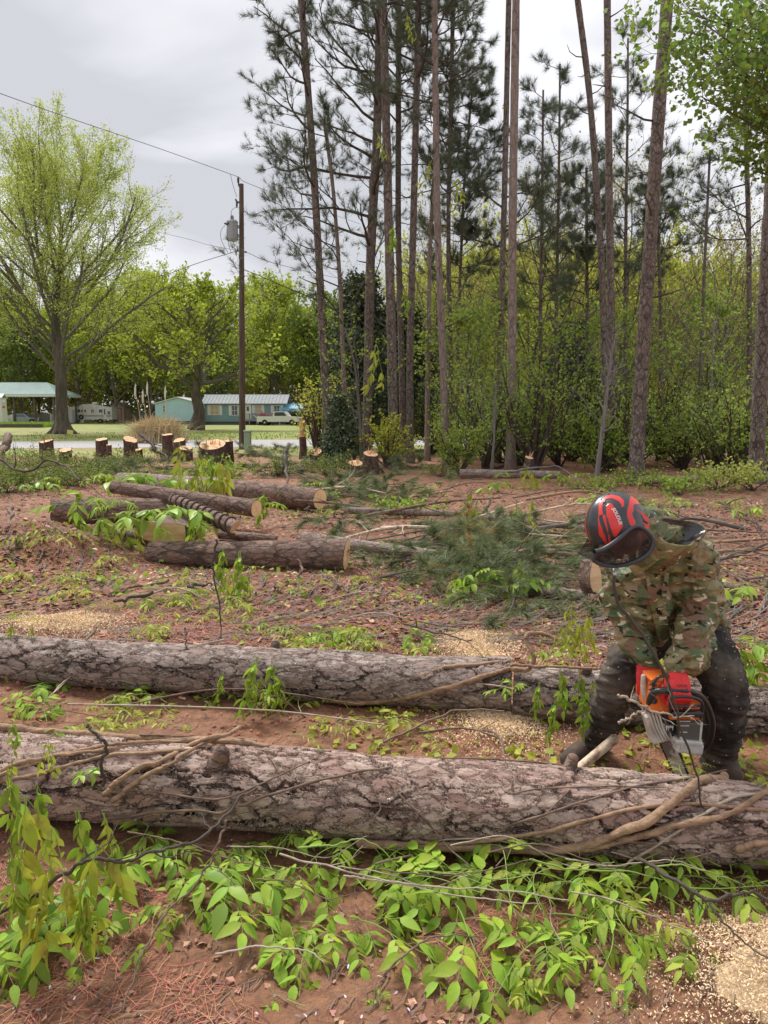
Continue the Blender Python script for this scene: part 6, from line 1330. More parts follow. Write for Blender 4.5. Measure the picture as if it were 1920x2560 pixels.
    # visor: frame tube and bulged mesh
    vp = locp([(500, 1312), (620, 1262), (760, 1140), (900, 990), (1020, 870), (1140, 800), (1260, 820), (1400, 920), (1510, 1050), (1530, 1200), (1490, 1360), (1380, 1480), (1200, 1590), (1000, 1600), (800, 1560), (620, 1450)], .074)
    # the visor wraps round the face: y from the face width, forward edge at the middle
    vp = np.array(vp); cxm = vp.mean(0)
    def wrap(p, s_): 
        x, z = p[..., 0], p[..., 1]; f_ = np.clip((x - .0) / .150, 0, 1); return np.stack([x, s_ * .094 * np.sqrt(np.clip(1 - f_ ** 2.2, 0, 1)), z], -1)
    k = 10; rows = []; g2 = resample(np.c_[np.vstack([vp, vp[:1]]), np.zeros(len(vp) + 1)], 61)[:-1, :2]
    for s_ in (1, -1):
        rows = [wrap(cxm + (g2 - cxm) * t, s_) for t in np.linspace(.02, 1, k)]; Vv = np.array(rows); ii = np.arange(k * 60).reshape(k, 60); jj = np.roll(ii, -1, 1); mb = MB(); mb.add((HR @ Vv.reshape(-1, 3).T).T + HC, np.stack([ii[:-1], ii[1:], jj[1:], jj[:-1]], -1).reshape(-1, 4)); mb.f.append(ii[:1]); mb.mi.append(np.array([0]))
        o_ = mb.build('visor', M['visor'], h_, smooth=True, origin=PO); o_.location = (0, 0, 0)
    fr = wrap(g2, 1); fr = np.vstack([fr[:], fr[:1]]); Wf = (HR @ fr.T).T + HC; n0 = MB(); tubes(n0, Wf[None], np.full((1, len(Wf)), .0085), 8); o_ = n0.build('visor_frame', M['frame_grey'], h_, smooth=True, origin=PO); o_.location = (0, 0, 0)
helmet()
# ---- gloves
def hand(origin, X, Yt, scale=1.0, curl=(.75, 1.05, .8), thumb=1, spread=.0):
    """origin at the wrist, X towards the knuckles, Yt towards the thumb, returns list of closed pieces; gloved fingers"""
    X = nrm(np.array(X, float)); Yt = np.array(Yt, float); Yt = nrm(Yt - X * (Yt @ X)); Z = np.cross(X, Yt) * thumb      # Z out of the back of the hand
    Rh = np.stack([X, Yt, Z], 1); W = lambda p: origin + Rh @ (np.asarray(p, float) * scale); mb = MB()
    for y in (-.026, -.009, .009, .026): limb(mb, [W((.005, y * .75, 0)), W((.045, y * .95, .004)), W((.088, y * 1.1, 0))], [.021, .020, .0155], sides=12, k=10)
    for y, l, sc_ in ((-.033, .80, .88), (-.011, .95, 1), (.012, 1.0, 1.0), (.034, .90, .98)):
        p = np.array([.085, y, 0.]); a = 0; pts = [p.copy()]
        for seg, c in zip((.036, .028, .022), curl): a += c; p = p + np.array([math.cos(a), 0, -math.sin(a)]) * seg * l; p[1] += spread * y; pts.append(p.copy())
        limb(mb, [W(q) for q in pts], [.0135 * sc_, .013 * sc_, .012 * sc_, .0105 * sc_], sides=12, k=14)
    limb(mb, [W((.015, .022, -.006)), W((.045, .048, -.016)), W((.070, .052, -.034)), W((.085, .040, -.048))], [.018, .0155, .0135, .011], sides=12, k=12)
    return mb, W
mbL, WL = hand(P(1694, 1688, 2.80), P(1700, 1742, 2.76) - P(1694, 1688, 2.80), (-1, -.15, 0), 1.0, (.9, 1.15, .8), thumb=-1)
glL = fuse(mbL, 'glove', M['glove'], person, .0035, 3, lambda V: (ridged(V, 40, 3) - .6) * .0025, PO)
mbR, WR = hand(P(1617, 1662, 2.955), P(1622, 1712, 2.93) - P(1617, 1662, 2.955), (1, -.3, 0), 1.08, (.9, 1.15, .9), thumb=1)
glR = fuse(mbR, 'glove', M['glove'], person, .0035, 3, lambda V: (ridged(V, 40, 5) - .6) * .0025, PO)
cu = bpy.data.curves.new('lettering', 'FONT'); cu.body = 'Sound'; cu.size = .022; cu.align_x = 'CENTER'; cu.align_y = 'CENTER'; to = bpy.data.objects.new('lettering', cu); col.objects.link(to); dg = bpy.context.evaluated_depsgraph_get(); me = bpy.data.meshes.new_from_object(to.evaluated_get(dg)); bpy.data.objects.remove(to)
v = np.array([x.co[:] for x in me.vertices]); fl = [list(p.vertices) for p in me.polygons]; mb = MB(); mb.add(np.array([WL((.046 + y * 1.0, x * .95, .0265 - 6 * x * x)) for x, y in v[:, :2]]) if True else 0, fl)
V_ = mb.v[0]; o_ = mb.build('lettering', M['text_dark'], glL, origin=PO); o_.location = (0, 0, 0)
# ================================================================== chainsaw
SO = P(1690, 1780, 2.85)
saw = empty('chainsaw', SO, 'orange and black chainsaw held nose down with its bar behind the near log', 'chainsaw')
def sp(name, mb, mt, parent=None, smooth=False):
    o_ = mb.build(name, mt, parent or saw, smooth=smooth, origin=SO); o_.location = (0, 0, 0); return o_
def pbox(mb, x0, y0, x1, y1, d0, d1, ch=.006, rotz=0.0, mi=0):
    c = P((x0 + x1) / 2, (y0 + y1) / 2, (d0 + d1) / 2); s = pxm((d0 + d1) / 2) * 1.045; a = rotz; Rr = np.array([[math.cos(a), 0, math.sin(a)], [0, 1, 0], [-math.sin(a), 0, math.cos(a)]])
    return box(mb, c, ((x1 - x0) * s, d1 - d0, (y1 - y0) * s), mi, rot=Rr, ch=ch)
mb = MB(); pbox(mb, 1612, 1686, 1668, 1772, 2.80, 2.93, .016, .10); co = sp('top_cover', mb, M['orange'], smooth=False)
mb = MB(); pbox(mb, 1662, 1728, 1738, 1790, 2.82, 2.93, .012, 0.0); sp('shroud', mb, M['orange'], co)
mb = MB(); pbox(mb, 1616, 1684, 1670, 1694, 2.795, 2.90, .006, -.08); sp('cover_lip', mb, M['orange'], co)
mb = MB()
for i in range(4): pbox(mb, 1621, 1708 + i * 13, 1641, 1713 + i * 13, 2.797, 2.81, .002, .10)
sp('vent_slots', mb, M['rv_brown'], co)
mb = MB(); pbox(mb, 1622, 1752, 1742, 1800, 2.84, 2.95, .008); sp('housing', mb, M['saw_black'])
mb = MB(); pbox(mb, 1632, 1740, 1672, 1776, 2.81, 2.86, .008); lathe(mb, [(.002, -.01), (.012, -.01), (.012, .008), (.002, .01)], P(1634, 1752, 2.80), (0, -1, .3), 12); sp('filter_knob', mb, M['saw_black'])
mb = MB(); pbox(mb, 1684, 1790, 1738, 1842, 2.80, 2.92, .008, .02); cy = sp('cylinder_shroud', mb, M['saw_grey'])
mb = MB()
for y in (1802, 1813, 1829): pbox(mb, 1692 + (y - 1802) * .3, y, 1726 - (y - 1802) * .3, y + 2.2, 2.796, 2.803, .0008)
sp('cooling_fin', mb, M['silver'], cy)
mb = MB(); pbox(mb, 1680, 1844, 1746, 1872, 2.79, 2.90, .008, .10); mu = sp('muffler', mb, M['silver'])
mb = MB(); pbox(mb, 1678, 1840, 1746, 1850, 2.782, 2.88, .004, .10); pbox(mb, 1701, 1842, 1706, 1872, 2.784, 2.80, .002, -.1); sp('muffler_seam', mb, M['silver'], mu)
mb = MB(); pbox(mb, 1738, 1795, 1745, 1850, 2.80, 2.88, .003, .05); sp('side_guard', mb, M['silver'])
# pale clutch cover, ribbed, slanting down to the bar
mb = MB(); a = -.30; pbox(mb, 1616, 1776, 1660, 1852, 2.84, 2.91, .008, a); cc = sp('clutch_cover', mb, M['saw_pale'])
for i in range(4):
    mb = MB(); x = 1621 + i * 9; limb(mb, [P(x, 1778 + i * 3, 2.835), P(x + 12, 1815 + i * 4, 2.832), P(x + 27, 1850, 2.836)], [.0045, .005, .0035], k=8, sides=8); sp('cover_rib', mb, M['saw_pale'], cc, True)
mb = MB(); limb(mb, [P(1609, 1690, 2.86), P(1610, 1725, 2.86), P(1621, 1775, 2.86)], [.010, .012, .013], k=8, sides=10); sp('side_panel', mb, M['saw_pale'], None, True)
# handles
mb = MB(); limb(mb, [P(1624, 1775, 2.84), P(1624, 1752, 2.81), P(1634, 1733, 2.78), P(1652, 1727, 2.765), P(1690, 1726, 2.76), P(1730, 1730, 2.77), P(1756, 1745, 2.80), P(1774, 1778, 2.83), P(1781, 1815, 2.86), P(1772, 1855, 2.89), P(1748, 1876, 2.91)], [.0125, .0125], k=60, sides=14); sp('front_handle', mb, M['saw_black'], None, True)
mb = MB(); limb(mb, [P(1634, 1725, 2.79), P(1634, 1708, 2.785), P(1648, 1692, 2.785), P(1672, 1690, 2.79)], [.006, .006], k=20, sides=8); sp('handle_loop', mb, M['saw_black'], None, True)
# hand guard: outer frame with cross bars
gd = 2.735; mb = MB(); fr = [(1676, 1786, gd + .03), (1675, 1765, gd + .01), (1677, 1746, gd), (1700, 1742, gd - .006), (1732, 1744, gd - .004), (1752, 1752, gd), (1757, 1768, gd + .01), (1755, 1786, gd + .03)]
limb(mb, [P(*q) for q in fr], [.0055, .0055], k=40, sides=8)
g_ = sp('hand_guard', mb, M['saw_black'], None, True)
mb = MB(); limb(mb, [P(1676, 1763, gd + .01), P(1715, 1766, gd + .004), P(1756, 1764, gd + .01)], [.0055, .0055], k=12, sides=8); sp('guard_bar', mb, M['saw_black'], g_, True)
mb = MB(); pbox(mb, 1675, 1775, 1757, 1792, gd + .015, gd + .05, .008); sp('guard_base', mb, M['saw_black'], g_)
mb = MB(); pbox(mb, 1710, 1766, 1716, 1778, gd + .01, gd + .03, .002); sp('guard_post', mb, M['saw_black'], g_)
# rear handle running back to the other glove
mb = MB(); limb(mb, [P(1636, 1700, 2.90), P(1618, 1700, 2.925), P(1604, 1704, 2.955), P(1600, 1722, 2.97), P(1612, 1745, 2.95)], [.022, .018, .017, .017, .02], k=24, sides=12); sp('rear_handle', mb, M['orange'], None, True)
# guide bar, with chain links round it
b0, b1 = P(1655, 1822, 2.855), P(1712, 1958, 2.845); Fd = nrm(b1 - b0); Wd = nrm(np.array([.62, -.78, .1])); Wd = nrm(Wd - Fd * (Wd @ Fd)); Nd = np.cross(Fd, Wd); Lb = np.linalg.norm(b1 - b0); hw = .036
prof = [(0, -hw), (Lb - .03, -hw * .85)] + [(Lb - .03 + .032 * math.sin(t), -hw * .85 * math.cos(t)) for t in np.linspace(.2, np.pi - .2, 10)] + [(Lb - .03, hw * .85), (0, hw)]
mb = MB(); prism(mb, [b0 + Fd * x + Wd * y - Nd * .0022 for x, y in prof], Nd, .0044); br = sp('guide_bar', mb, M['bar_steel'])
mb = MB(); pl = np.array([(x, y * 1.08) for x, y in prof]); d = np.r_[0, np.cumsum(np.linalg.norm(np.diff(pl, axis=0), axis=1))]
for i, s in enumerate(np.arange(0, d[-1], .0125)):
    x = np.interp(s, d, pl[:, 0]); y = np.interp(s, d, pl[:, 1]); x2 = np.interp(min(s + .002, d[-1]), d, pl[:, 0]); y2 = np.interp(min(s + .002, d[-1]), d, pl[:, 1]); tt = nrm(Fd * (x2 - x) + Wd * (y2 - y) + 1e-9); oo = np.cross(Nd, tt)
    box(mb, b0 + Fd * x + Wd * y, (.011, .0075 if i % 3 else .0095, .006 if i % 2 else .008), rot=np.stack([tt, oo, Nd], 1), ch=.001)
sp('chain', mb, M['saw_black'])
mb = MB()
for i in range(4): prism(mb, [P(1664 + i * 5, 1815, 2.83), P(1669 + i * 5, 1815, 2.83), P(1667 + i * 5, 1828, 2.825)], (0, 1, 0), .01)
sp('bumper_spike', mb, M['silver'])
# ================================================================== vines over the logs
def on_log(key, px, py, off=0.0):
    """near surface of that log seen at the pixel (else its silhouette), pushed out by off"""
    lg = LOGS[key]; o = np.array([0, 0, CAMZ]); d = nrm(ray(px, py)); a = lg['ax']; w0 = o - lg['p0']
    dp = d - a * (d @ a); wp = w0 - a * (w0 @ a); A = dp @ dp; B = 2 * dp @ wp
    def rad(p): return np.interp((p - lg['p0']) @ a, [0, lg['L']], [lg['r0'], lg['r1']])
    t = -B / (2 * A); 
    for _ in range(3):
        r_ = rad(o + d * t); C = wp @ wp - r_ * r_; disc = B * B - 4 * A * C
        if disc > 0: t = (-B - math.sqrt(disc)) / (2 * A)
    p = o + d * t; s = (p - lg['p0']) @ a; c = lg['p0'] + a * s; n = nrm(p - c); r_ = rad(p)
    if disc <= 0: return c + n * (max(np.linalg.norm(p - c), r_) + off)
    return c + n * (r_ + off)
VG = 'woody vines wound over the near log'
def vine(key, pts, wpx, label, mt='vine', w1=None, off=None, twist=0.0, k=70, name='woody_vine', group=VG, seed=0, strands=1):
    """pts: (px,py) on the log or (px,py,D) free"""
    r = np.random.default_rng(seed + 50 + int(abs(pts[0][0]))); e0 = None
    D0 = 2.8 if key == 'front' else 4.1 if key in ('mid', 'mid_r') else (pts[0][2] if len(pts[0]) > 2 else 3)
    wpx *= .86; r0 = wpx * pxm(D0 * 1.04) / 2; r1 = (w1 or wpx * .7) * pxm(D0 * 1.04) / 2; off = r0 * .75 if off is None else off
    q = [P(*p) if len(p) > 2 else on_log(key, p[0], p[1], off) for p in pts]
    q = resample(np.array(q), k); q[1:-1] += (np.stack([fbm(np.arange(k) * .10 + 9 * j + seed, np.full(k, 3.1 * j + seed), 3) for j in range(3)], 1)[1:-1] - .5) * r0 * 2.4
    rr = np.linspace(r0, r1, k) * (1 + .30 * (fbm(np.arange(k) * .7 + seed, np.full(k, 7.), 3) - .5) * 2)
    o = q[0].copy(); mb = MB()
    if strands == 1: limb(mb, q - o, rr, k=k * 2, sides=9)
    else:
        ph = np.linspace(0, 2 * np.pi * twist, k); T = nrm(np.gradient(q, axis=0)); a, b = frames(T)
        for s in range(strands):
            q2 = q + (a * np.cos(ph + 6.28 * s / strands)[:, None] + b * np.sin(ph + 6.28 * s / strands)[:, None]) * rr[:, None] * .75; limb(mb, q2 - o, rr * .62, k=k * 2, sides=8)
    ob = mb.build(name, M[mt], None, smooth=True); ob.location = tuple(o); return tag(ob, label, 'vine', group)
F1 = 'front'
vine(F1, [(-30, 1826), (87, 1833), (260, 1846), (400, 1852), (520, 1858), (640, 1868), (730, 1882)], 24, 'thick tan vine running along the upper left edge of the near log', w1=14, seed=1)
vine(F1, [(-30, 1942), (60, 1915), (145, 1893), (289, 1872), (463, 1858), (560, 1850), (640, 1862)], 20, 'tan vine climbing from the left edge to the top of the near log', seed=2, strands=2, twist=1.3)
vine(F1, [(-30, 1955), (120, 1930), (230, 1898), (400, 1880), (560, 1866)], 12, 'slimmer vine running just below the climbing tan one at left', seed=3)
vine(F1, [(262, 1985), (300, 1950), (359, 1917), (420, 1893), (480, 1868), (560, 1836, 2.78), (600, 1820, 2.84)], 17, 'vine crossing the near log steeply from lower left to its top', seed=4)
vine(F1, [(285, 2000), (330, 1960), (400, 1925), (470, 1885), (545, 1845)], 15, 'second steep vine lying just right of the first one', seed=5)
vine(F1, [(283, 1971), (405, 1982), (500, 1996), (560, 1996), (640, 1966), (740, 1922), (822, 1885)], 6, 'thin vine sagging across the left half of the near log', 'thin_vine', seed=6)
vine(F1, [(600, 2012), (680, 1985), (752, 1963), (839, 1942), (960, 1924), (1020, 1900)], 9, 'slender vine rising to the right in the middle of the near log', 'thin_vine', seed=7)
vine(F1, [(270, 2045), (330, 2036), (405, 2028), (500, 2024), (560, 2030), (600, 1995), (640, 1970)], 8, 'vine following the lower left edge of the near log then turning up', 'thin_vine', seed=8)
vine(F1, [(900, 2098), (1040, 2108), (1134, 2112), (1260, 2118), (1365, 2120), (1450, 2114), (1510, 2098), (1570, 2075), (1625, 2042), (1680, 2000), (1712, 1978), (1760, 1955), (1810, 1940, 2.66)], 25, 'thickest tan vine sweeping under and up over the right half of the near log', w1=20, seed=9)
vine(F1, [(1030, 2100), (1134, 2106), (1307, 2084), (1400, 2066), (1481, 2048), (1596, 2022), (1712, 2012), (1830, 2018), (1940, 2030)], 12, 'even tan vine curving across the right half of the near log', seed=10)
vine(F1, [(1365, 2122), (1450, 2120), (1539, 2106), (1610, 2085), (1683, 2062), (1760, 2046), (1828, 2028), (1880, 1998), (1940, 1965)], 20, 'tan vine leaving the thickest one and rising to the right edge', seed=11)
vine(F1, [(940, 2160, 2.42), (1050, 2132, 2.5), (1134, 2112), (1307, 2052), (1400, 2022), (1481, 1998), (1596, 1964), (1712, 1950), (1816, 1925, 2.7)], 7, 'thin straight vine slanting up the right half of the near log', 'thin_vine', seed=12)
vine(F1, [(1058, 2108), (1120, 2098), (1191, 2094), (1250, 2100), (1307, 2116, 2.48), (1452, 2155, 2.44), (1560, 2180, 2.4)], 5, 'pale thin twig lying low along the right half of the near log', 'pale_vine', seed=13)
vine(F1, [(1280, 1985), (1340, 1975), (1452, 1968), (1550, 1966), (1660, 1970)], 5, 'thin horizontal runner high on the right half of the near log', 'thin_vine', seed=14)
vine(F1, [(930, 1902), (1050, 1902), (1134, 1899), (1240, 1900), (1307, 1904), (1420, 1914)], 7, 'thin runner along the top edge of the near log at its middle', 'thin_vine', seed=15)
vine(F1, [(920, 1900), (985, 1970), (1047, 2034), (1090, 2080), (1134, 2132, 2.45), (1215, 2195, 2.36)], 5, 'thin dark runner crossing the near log steeply downwards at its middle', 'thin_vine', seed=16)
vine(F1, [(1425, 1976), (1380, 2020), (1336, 2062), (1290, 2110), (1240, 2165, 2.4)], 5, 'thin dark runner crossing the near log downwards to the left, right of the middle', 'thin_vine', seed=17)
vine(F1, [(1203, 1826, 3.2), (1235, 1834, 3.1), (1255, 1860, 2.95), (1262, 1905), (1274, 1945), (1283, 1980)], 7, 'short dark vine hooking over the top of the near log', 'thin_vine', seed=18)
vine(F1, [(1940, 1985), (1828, 2000), (1741, 2045), (1700, 2075), (1650, 2105), (1590, 2146, 2.42), (1560, 2165, 2.4)], 9, 'pale straight vine crossing down to the left near the right edge', 'pale_vine', seed=19)
vine(F1, [(950, 1940), (1000, 1900)], 5, 'tiny runner at the crown of the near log', 'thin_vine', seed=20, k=14)
vine(F1, [(735, 1880), (790, 1898), (830, 1880), (905, 1935), (950, 2010), (940, 2040), (925, 2075)], 5, 'looping thin vine hanging over the middle left of the near log', 'thin_vine', seed=21)
vine(F1, [(350, 1838), (440, 1842), (600, 1858), (660, 1885), (690, 1920), (688, 1935)], 5, 'thin vine dipping below the top edge of the near log', 'thin_vine', seed=22)
vine(F1, [(1840, 2120), (1880, 2112), (1940, 2100)], 22, 'stub of thick vine at the lower right end of the near log', seed=23, k=20)
vine(F1, [(1540, 2100), (1700, 2106), (1850, 2095), (1950, 2080)], 9, 'thin vine tucked under the right end of the near log', 'thin_vine', seed=24)
VG2 = 'woody vines over the second log'
Md = 'mid'
def v2(pts, w, lab, mt='thin_vine', **kw): vine(kw.pop('key', Md), pts, w, lab, mt, group=VG2, **kw)
v2([(235, 1578, 4.6), (228, 1592), (181, 1637), (140, 1665), (105, 1688)], 10, 'dark vine slanting over the left end of the second log', seed=31)
v2([(108, 1760, 3.9), (145, 1721, 4.05), (187, 1685), (271, 1649), (347, 1640), (452, 1627), (560, 1600)], 6, 'pale twisted vine rising over the left half of the second log', 'pale_vine', seed=32, strands=2, twist=3)
v2([(376, 1712), (463, 1691), (550, 1645), (608, 1627), (650, 1610)], 6, 'upper strand of the vine bundle on the left half of the second log', seed=33)
v2([(376, 1718), (480, 1700), (570, 1668), (640, 1640)], 8, 'middle strand of the vine bundle on the left half of the second log', seed=34)
v2([(360, 1705), (440, 1680), (520, 1630), (590, 1612)], 7, 'short strand at the left of the vine bundle on the second log', seed=35)
v2([(400, 1722), (520, 1700), (640, 1690), (700, 1640)], 5, 'lowest strand of the vine bundle on the second log', 'pale_vine', seed=36)
v2([(820, 1744), (900, 1752), (960, 1748), (1076, 1728), (1191, 1698), (1270, 1678), (1316, 1674, 3.8), (1332, 1640, 3.8), (1316, 1600, 3.85), (1330, 1585, 3.85), (1380, 1592, 3.85), (1425, 1625, 3.8), (1450, 1670, 3.75)], 17, 'thick tan vine low on the second log, looping up at its sawn end', 'vine', seed=37, w1=8, k=110)
v2([(850, 1742), (960, 1716), (1050, 1690), (1105, 1674), (1190, 1662), (1272, 1656)], 14, 'upper tan vine reaching the sawn end of the second log', 'vine', seed=38)
v2([(1278, 1664, 3.8), (1350, 1664, 3.75), (1430, 1668, 3.7), (1510, 1672, 3.65)], 9, 'straight tan vine bridging from the sawn end to the knee of the person', 'vine', seed=39)
v2([(1080, 1734), (1130, 1722), (1191, 1710), (1284, 1722, 3.72)], 5, 'pale thin runner below the sawn end of the second log', 'pale_vine', seed=40)
v2([(300, 1765, 3.75), (420, 1740, 3.85), (560, 1722, 3.9), (720, 1735, 3.9), (900, 1760, 3.85)], 5, 'thin vine lying along the ground edge of the second log', seed=41)
v2([(170, 1760, 3.8), (420, 1765, 3.7), (700, 1778, 3.65), (960, 1812, 3.5)], 5, 'long pale runner on the clay between the two near logs', 'pale_vine', seed=42)
v2([(960, 1855, 3.2), (1080, 1800, 3.4), (1150, 1775, 3.5), (1260, 1778, 3.45)], 6, 'thin dark runner right of middle between the two near logs', seed=43)
v2([(1050, 1830, 3.2), (1160, 1822, 3.2), (1245, 1845, 3.1), (1262, 1880, 2.95)], 5, 'thin dark runner ending at the top of the near log', seed=44)
# spiral round the propped slim log
def spiral():
    lg = LOGS['wrapped']; k = 260; s = np.linspace(.02, .98, k); ph = 2 * np.pi * 11 * s; a = lg['ax']; sd = nrm(np.cross([0, 0, 1.], a)); up = np.cross(a, sd); rr = lg['r0'] + (lg['r1'] - lg['r0']) * s + .008
    q = lg['p0'] + a * (lg['L'] * s)[:, None] + (sd * np.cos(ph)[:, None] + up * np.sin(ph)[:, None]) * rr[:, None]; mb = MB(); tubes(mb, (q - q[0])[None], np.full((1, k), .011), 7); ob = mb.build('woody_vine', M['twig'], None, smooth=True); ob.location = tuple(q[0]); tag(ob, 'dark vine coiled tightly round the propped slim log', 'vine')
spiral()
# free standing dark twigs and branches
TG = None
def branch(pts, wpx, label, mt='twig', w1=None, side=0, seed=0, name='branch', k=50, wob=1.0, cat='branch'):
    D0 = np.mean([p[2] for p in pts]); r0 = wpx * pxm(D0) / 2; r1 = (w1 or wpx * .5) * pxm(D0) / 2; q = resample(np.array([P(*p) for p in pts]), k)
    r = np.random.default_rng(seed + 100); q[1:-1] += (np.stack([fbm(np.arange(k) * .3 + 9 * j + seed, np.full(k, 3.1 * j + seed), 3) for j in range(3)], 1)[1:-1] - .5) * r0 * 4 * wob
    o = q[0].copy(); mb = MB(); limb(mb, q - o, np.linspace(r0, r1, k), k=k, sides=8)
    if side:
        C, Rc, _ = kids((q - o)[None], np.linspace(r0, r1, k)[None], side, .1, 1, (.4, 1.2), (.12, .35), r, 6, .1, .25, .55, rmin=.0012); C[:, :, :] = C; sc_ = np.linalg.norm(q[-1] - q[0]); C = C[:, :1] + (C - C[:, :1]) * sc_ * .8; tubes(mb, C, np.maximum(Rc, .0012), 5)
        C2, R2, _ = kids(C, Rc, 2, .3, 1, (.4, 1), (.3, .6), r, 4, .1, .2, .6, lambda t: 1 - .3 * t, rmin=.001); tubes(mb, C2, R2, 4)
    ob = mb.build(name, M[mt], None, smooth=True); ob.location = tuple(o); return tag(ob, label, cat, TG)
branch([(1536, 1440, 2.36), (1552, 1510, 2.36), (1600, 1580, 2.36), (1655, 1670, 2.36), (1676, 1730, 2.37), (1715, 1850, 2.40), (1740, 1930, 2.44), (1758, 2040, 2.47)], 9, 'thin dark sapling stem crossing in front of the jacket and the saw', side=3, w1=5, seed=1, name='sapling', cat='sapling')
branch([(1546, 1738, 2.62), (1600, 1760, 2.62), (1650, 1783, 2.62), (1700, 1793, 2.62), (1735, 1790, 2.64)], 8, 'pale dead twig sticking out in front of the saw', 'pale_vine', side=4, w1=3, seed=2)
branch([(1547, 1805, 2.9), (1580, 1790, 2.9), (1612, 1768, 2.88)], 7, 'short pale twig left of the pale saw cover', 'pale_vine', side=1, seed=3)
branch([(-20, 2290, 2.05), (93, 2229, 2.05), (170, 2180, 2.05), (220, 2145, 2.06), (295, 2151, 2.07), (405, 2125, 2.1), (503, 2098, 2.2), (560, 2040, 2.35), (610, 1985, 2.42)], 11, 'dark crooked branch rising from the lower left corner to the near log', seed=4, side=4, w1=7, k=80)
branch([(565, 2052, 2.3), (544, 2108, 2.26), (503, 2189, 2.2), (405, 2299, 2.1), (341, 2426, 1.97), (295, 2570, 1.84)], 8, 'long thin brown cane lying on the bare clay at lower left', 'thin_vine', seed=5, side=3, w1=4, k=80)
branch([(220, 1812, 2.62), (231, 1832, 2.6), (258, 1850, 2.6), (269, 1865, 2.6), (257, 1905, 2.6), (257, 1965, 2.62)], 8, 'black crooked twig standing up in front of the near log at left', seed=6, side=2, w1=9)
branch([(541, 1350, 4.6), (532, 1420, 4.6), (548, 1500, 4.55), (552, 1570, 4.5), (538, 1630, 4.3)], 6, 'tall dark twig standing behind the second log at left of middle', seed=7, side=3)
branch([(463, 1570, 4.25), (466, 1620, 4.15), (464, 1690, 4.1)], 5, 'short dark twig standing against the left half of the second log', seed=8)
branch([(1600, 2148, 2.22), (1683, 2200, 2.1), (1764, 2244, 2.05), (1830, 2240, 2.05), (1886, 2235, 2.05), (1940, 2258, 2.03)], 11, 'dark forked branch running to the right edge above the sawdust', seed=9, side=3, w1=8)
branch([(1764, 2244, 2.05), (1799, 2293, 2.0), (1857, 2351, 1.95), (1940, 2410, 1.88)], 7, 'lower arm of the dark branch, pointing at the sawdust heap', seed=10, side=2)
branch([(1430, 2230, 2.1), (1560, 2260, 2.05), (1680, 2312, 2.0), (1790, 2360, 1.95), (1920, 2410, 1.9)], 5, 'long pale cane slanting through the right leaf cluster', 'pale_vine', seed=11)
branch([(700, 2135, 2.35), (900, 2185, 2.28), (1060, 2215, 2.25), (1250, 2225, 2.22), (1420, 2250, 2.2)], 6, 'long pale cane lying low along the leafy band before the near log', 'pale_vine', seed=12, side=2)
branch([(860, 2190, 2.33), (1000, 2210, 2.3), (1150, 2240, 2.25), (1350, 2260, 2.2)], 6, 'second pale cane lying just under the long one', 'pale_vine', seed=13)
branch([(320, 2080, 2.4), (430, 2100, 2.36), (560, 2140, 2.3), (700, 2180, 2.25)], 5, 'thin brown cane in the leafy band left of middle', 'thin_vine', seed=14, side=2)
branch([(960, 2440, 1.98), (1020, 2380, 2.0), (1090, 2340, 2.05), (1210, 2345, 2.1)], 7, 'brown twig lying under leaves at the lower middle', 'thin_vine', seed=15)
branch([(540, 2385, 2.0), (640, 2368, 2.03), (720, 2372, 2.02), (770, 2380, 2.0), (810, 2405, 1.97)], 6, 'pale weathered twig on the clay left of middle', 'pale_vine', seed=16)
branch([(1650, 1300, 8.3), (1500, 1340, 8.2)], 8, 'bare grey stick on the ground right behind the helmet', 'far_bark', seed=17, k=12)
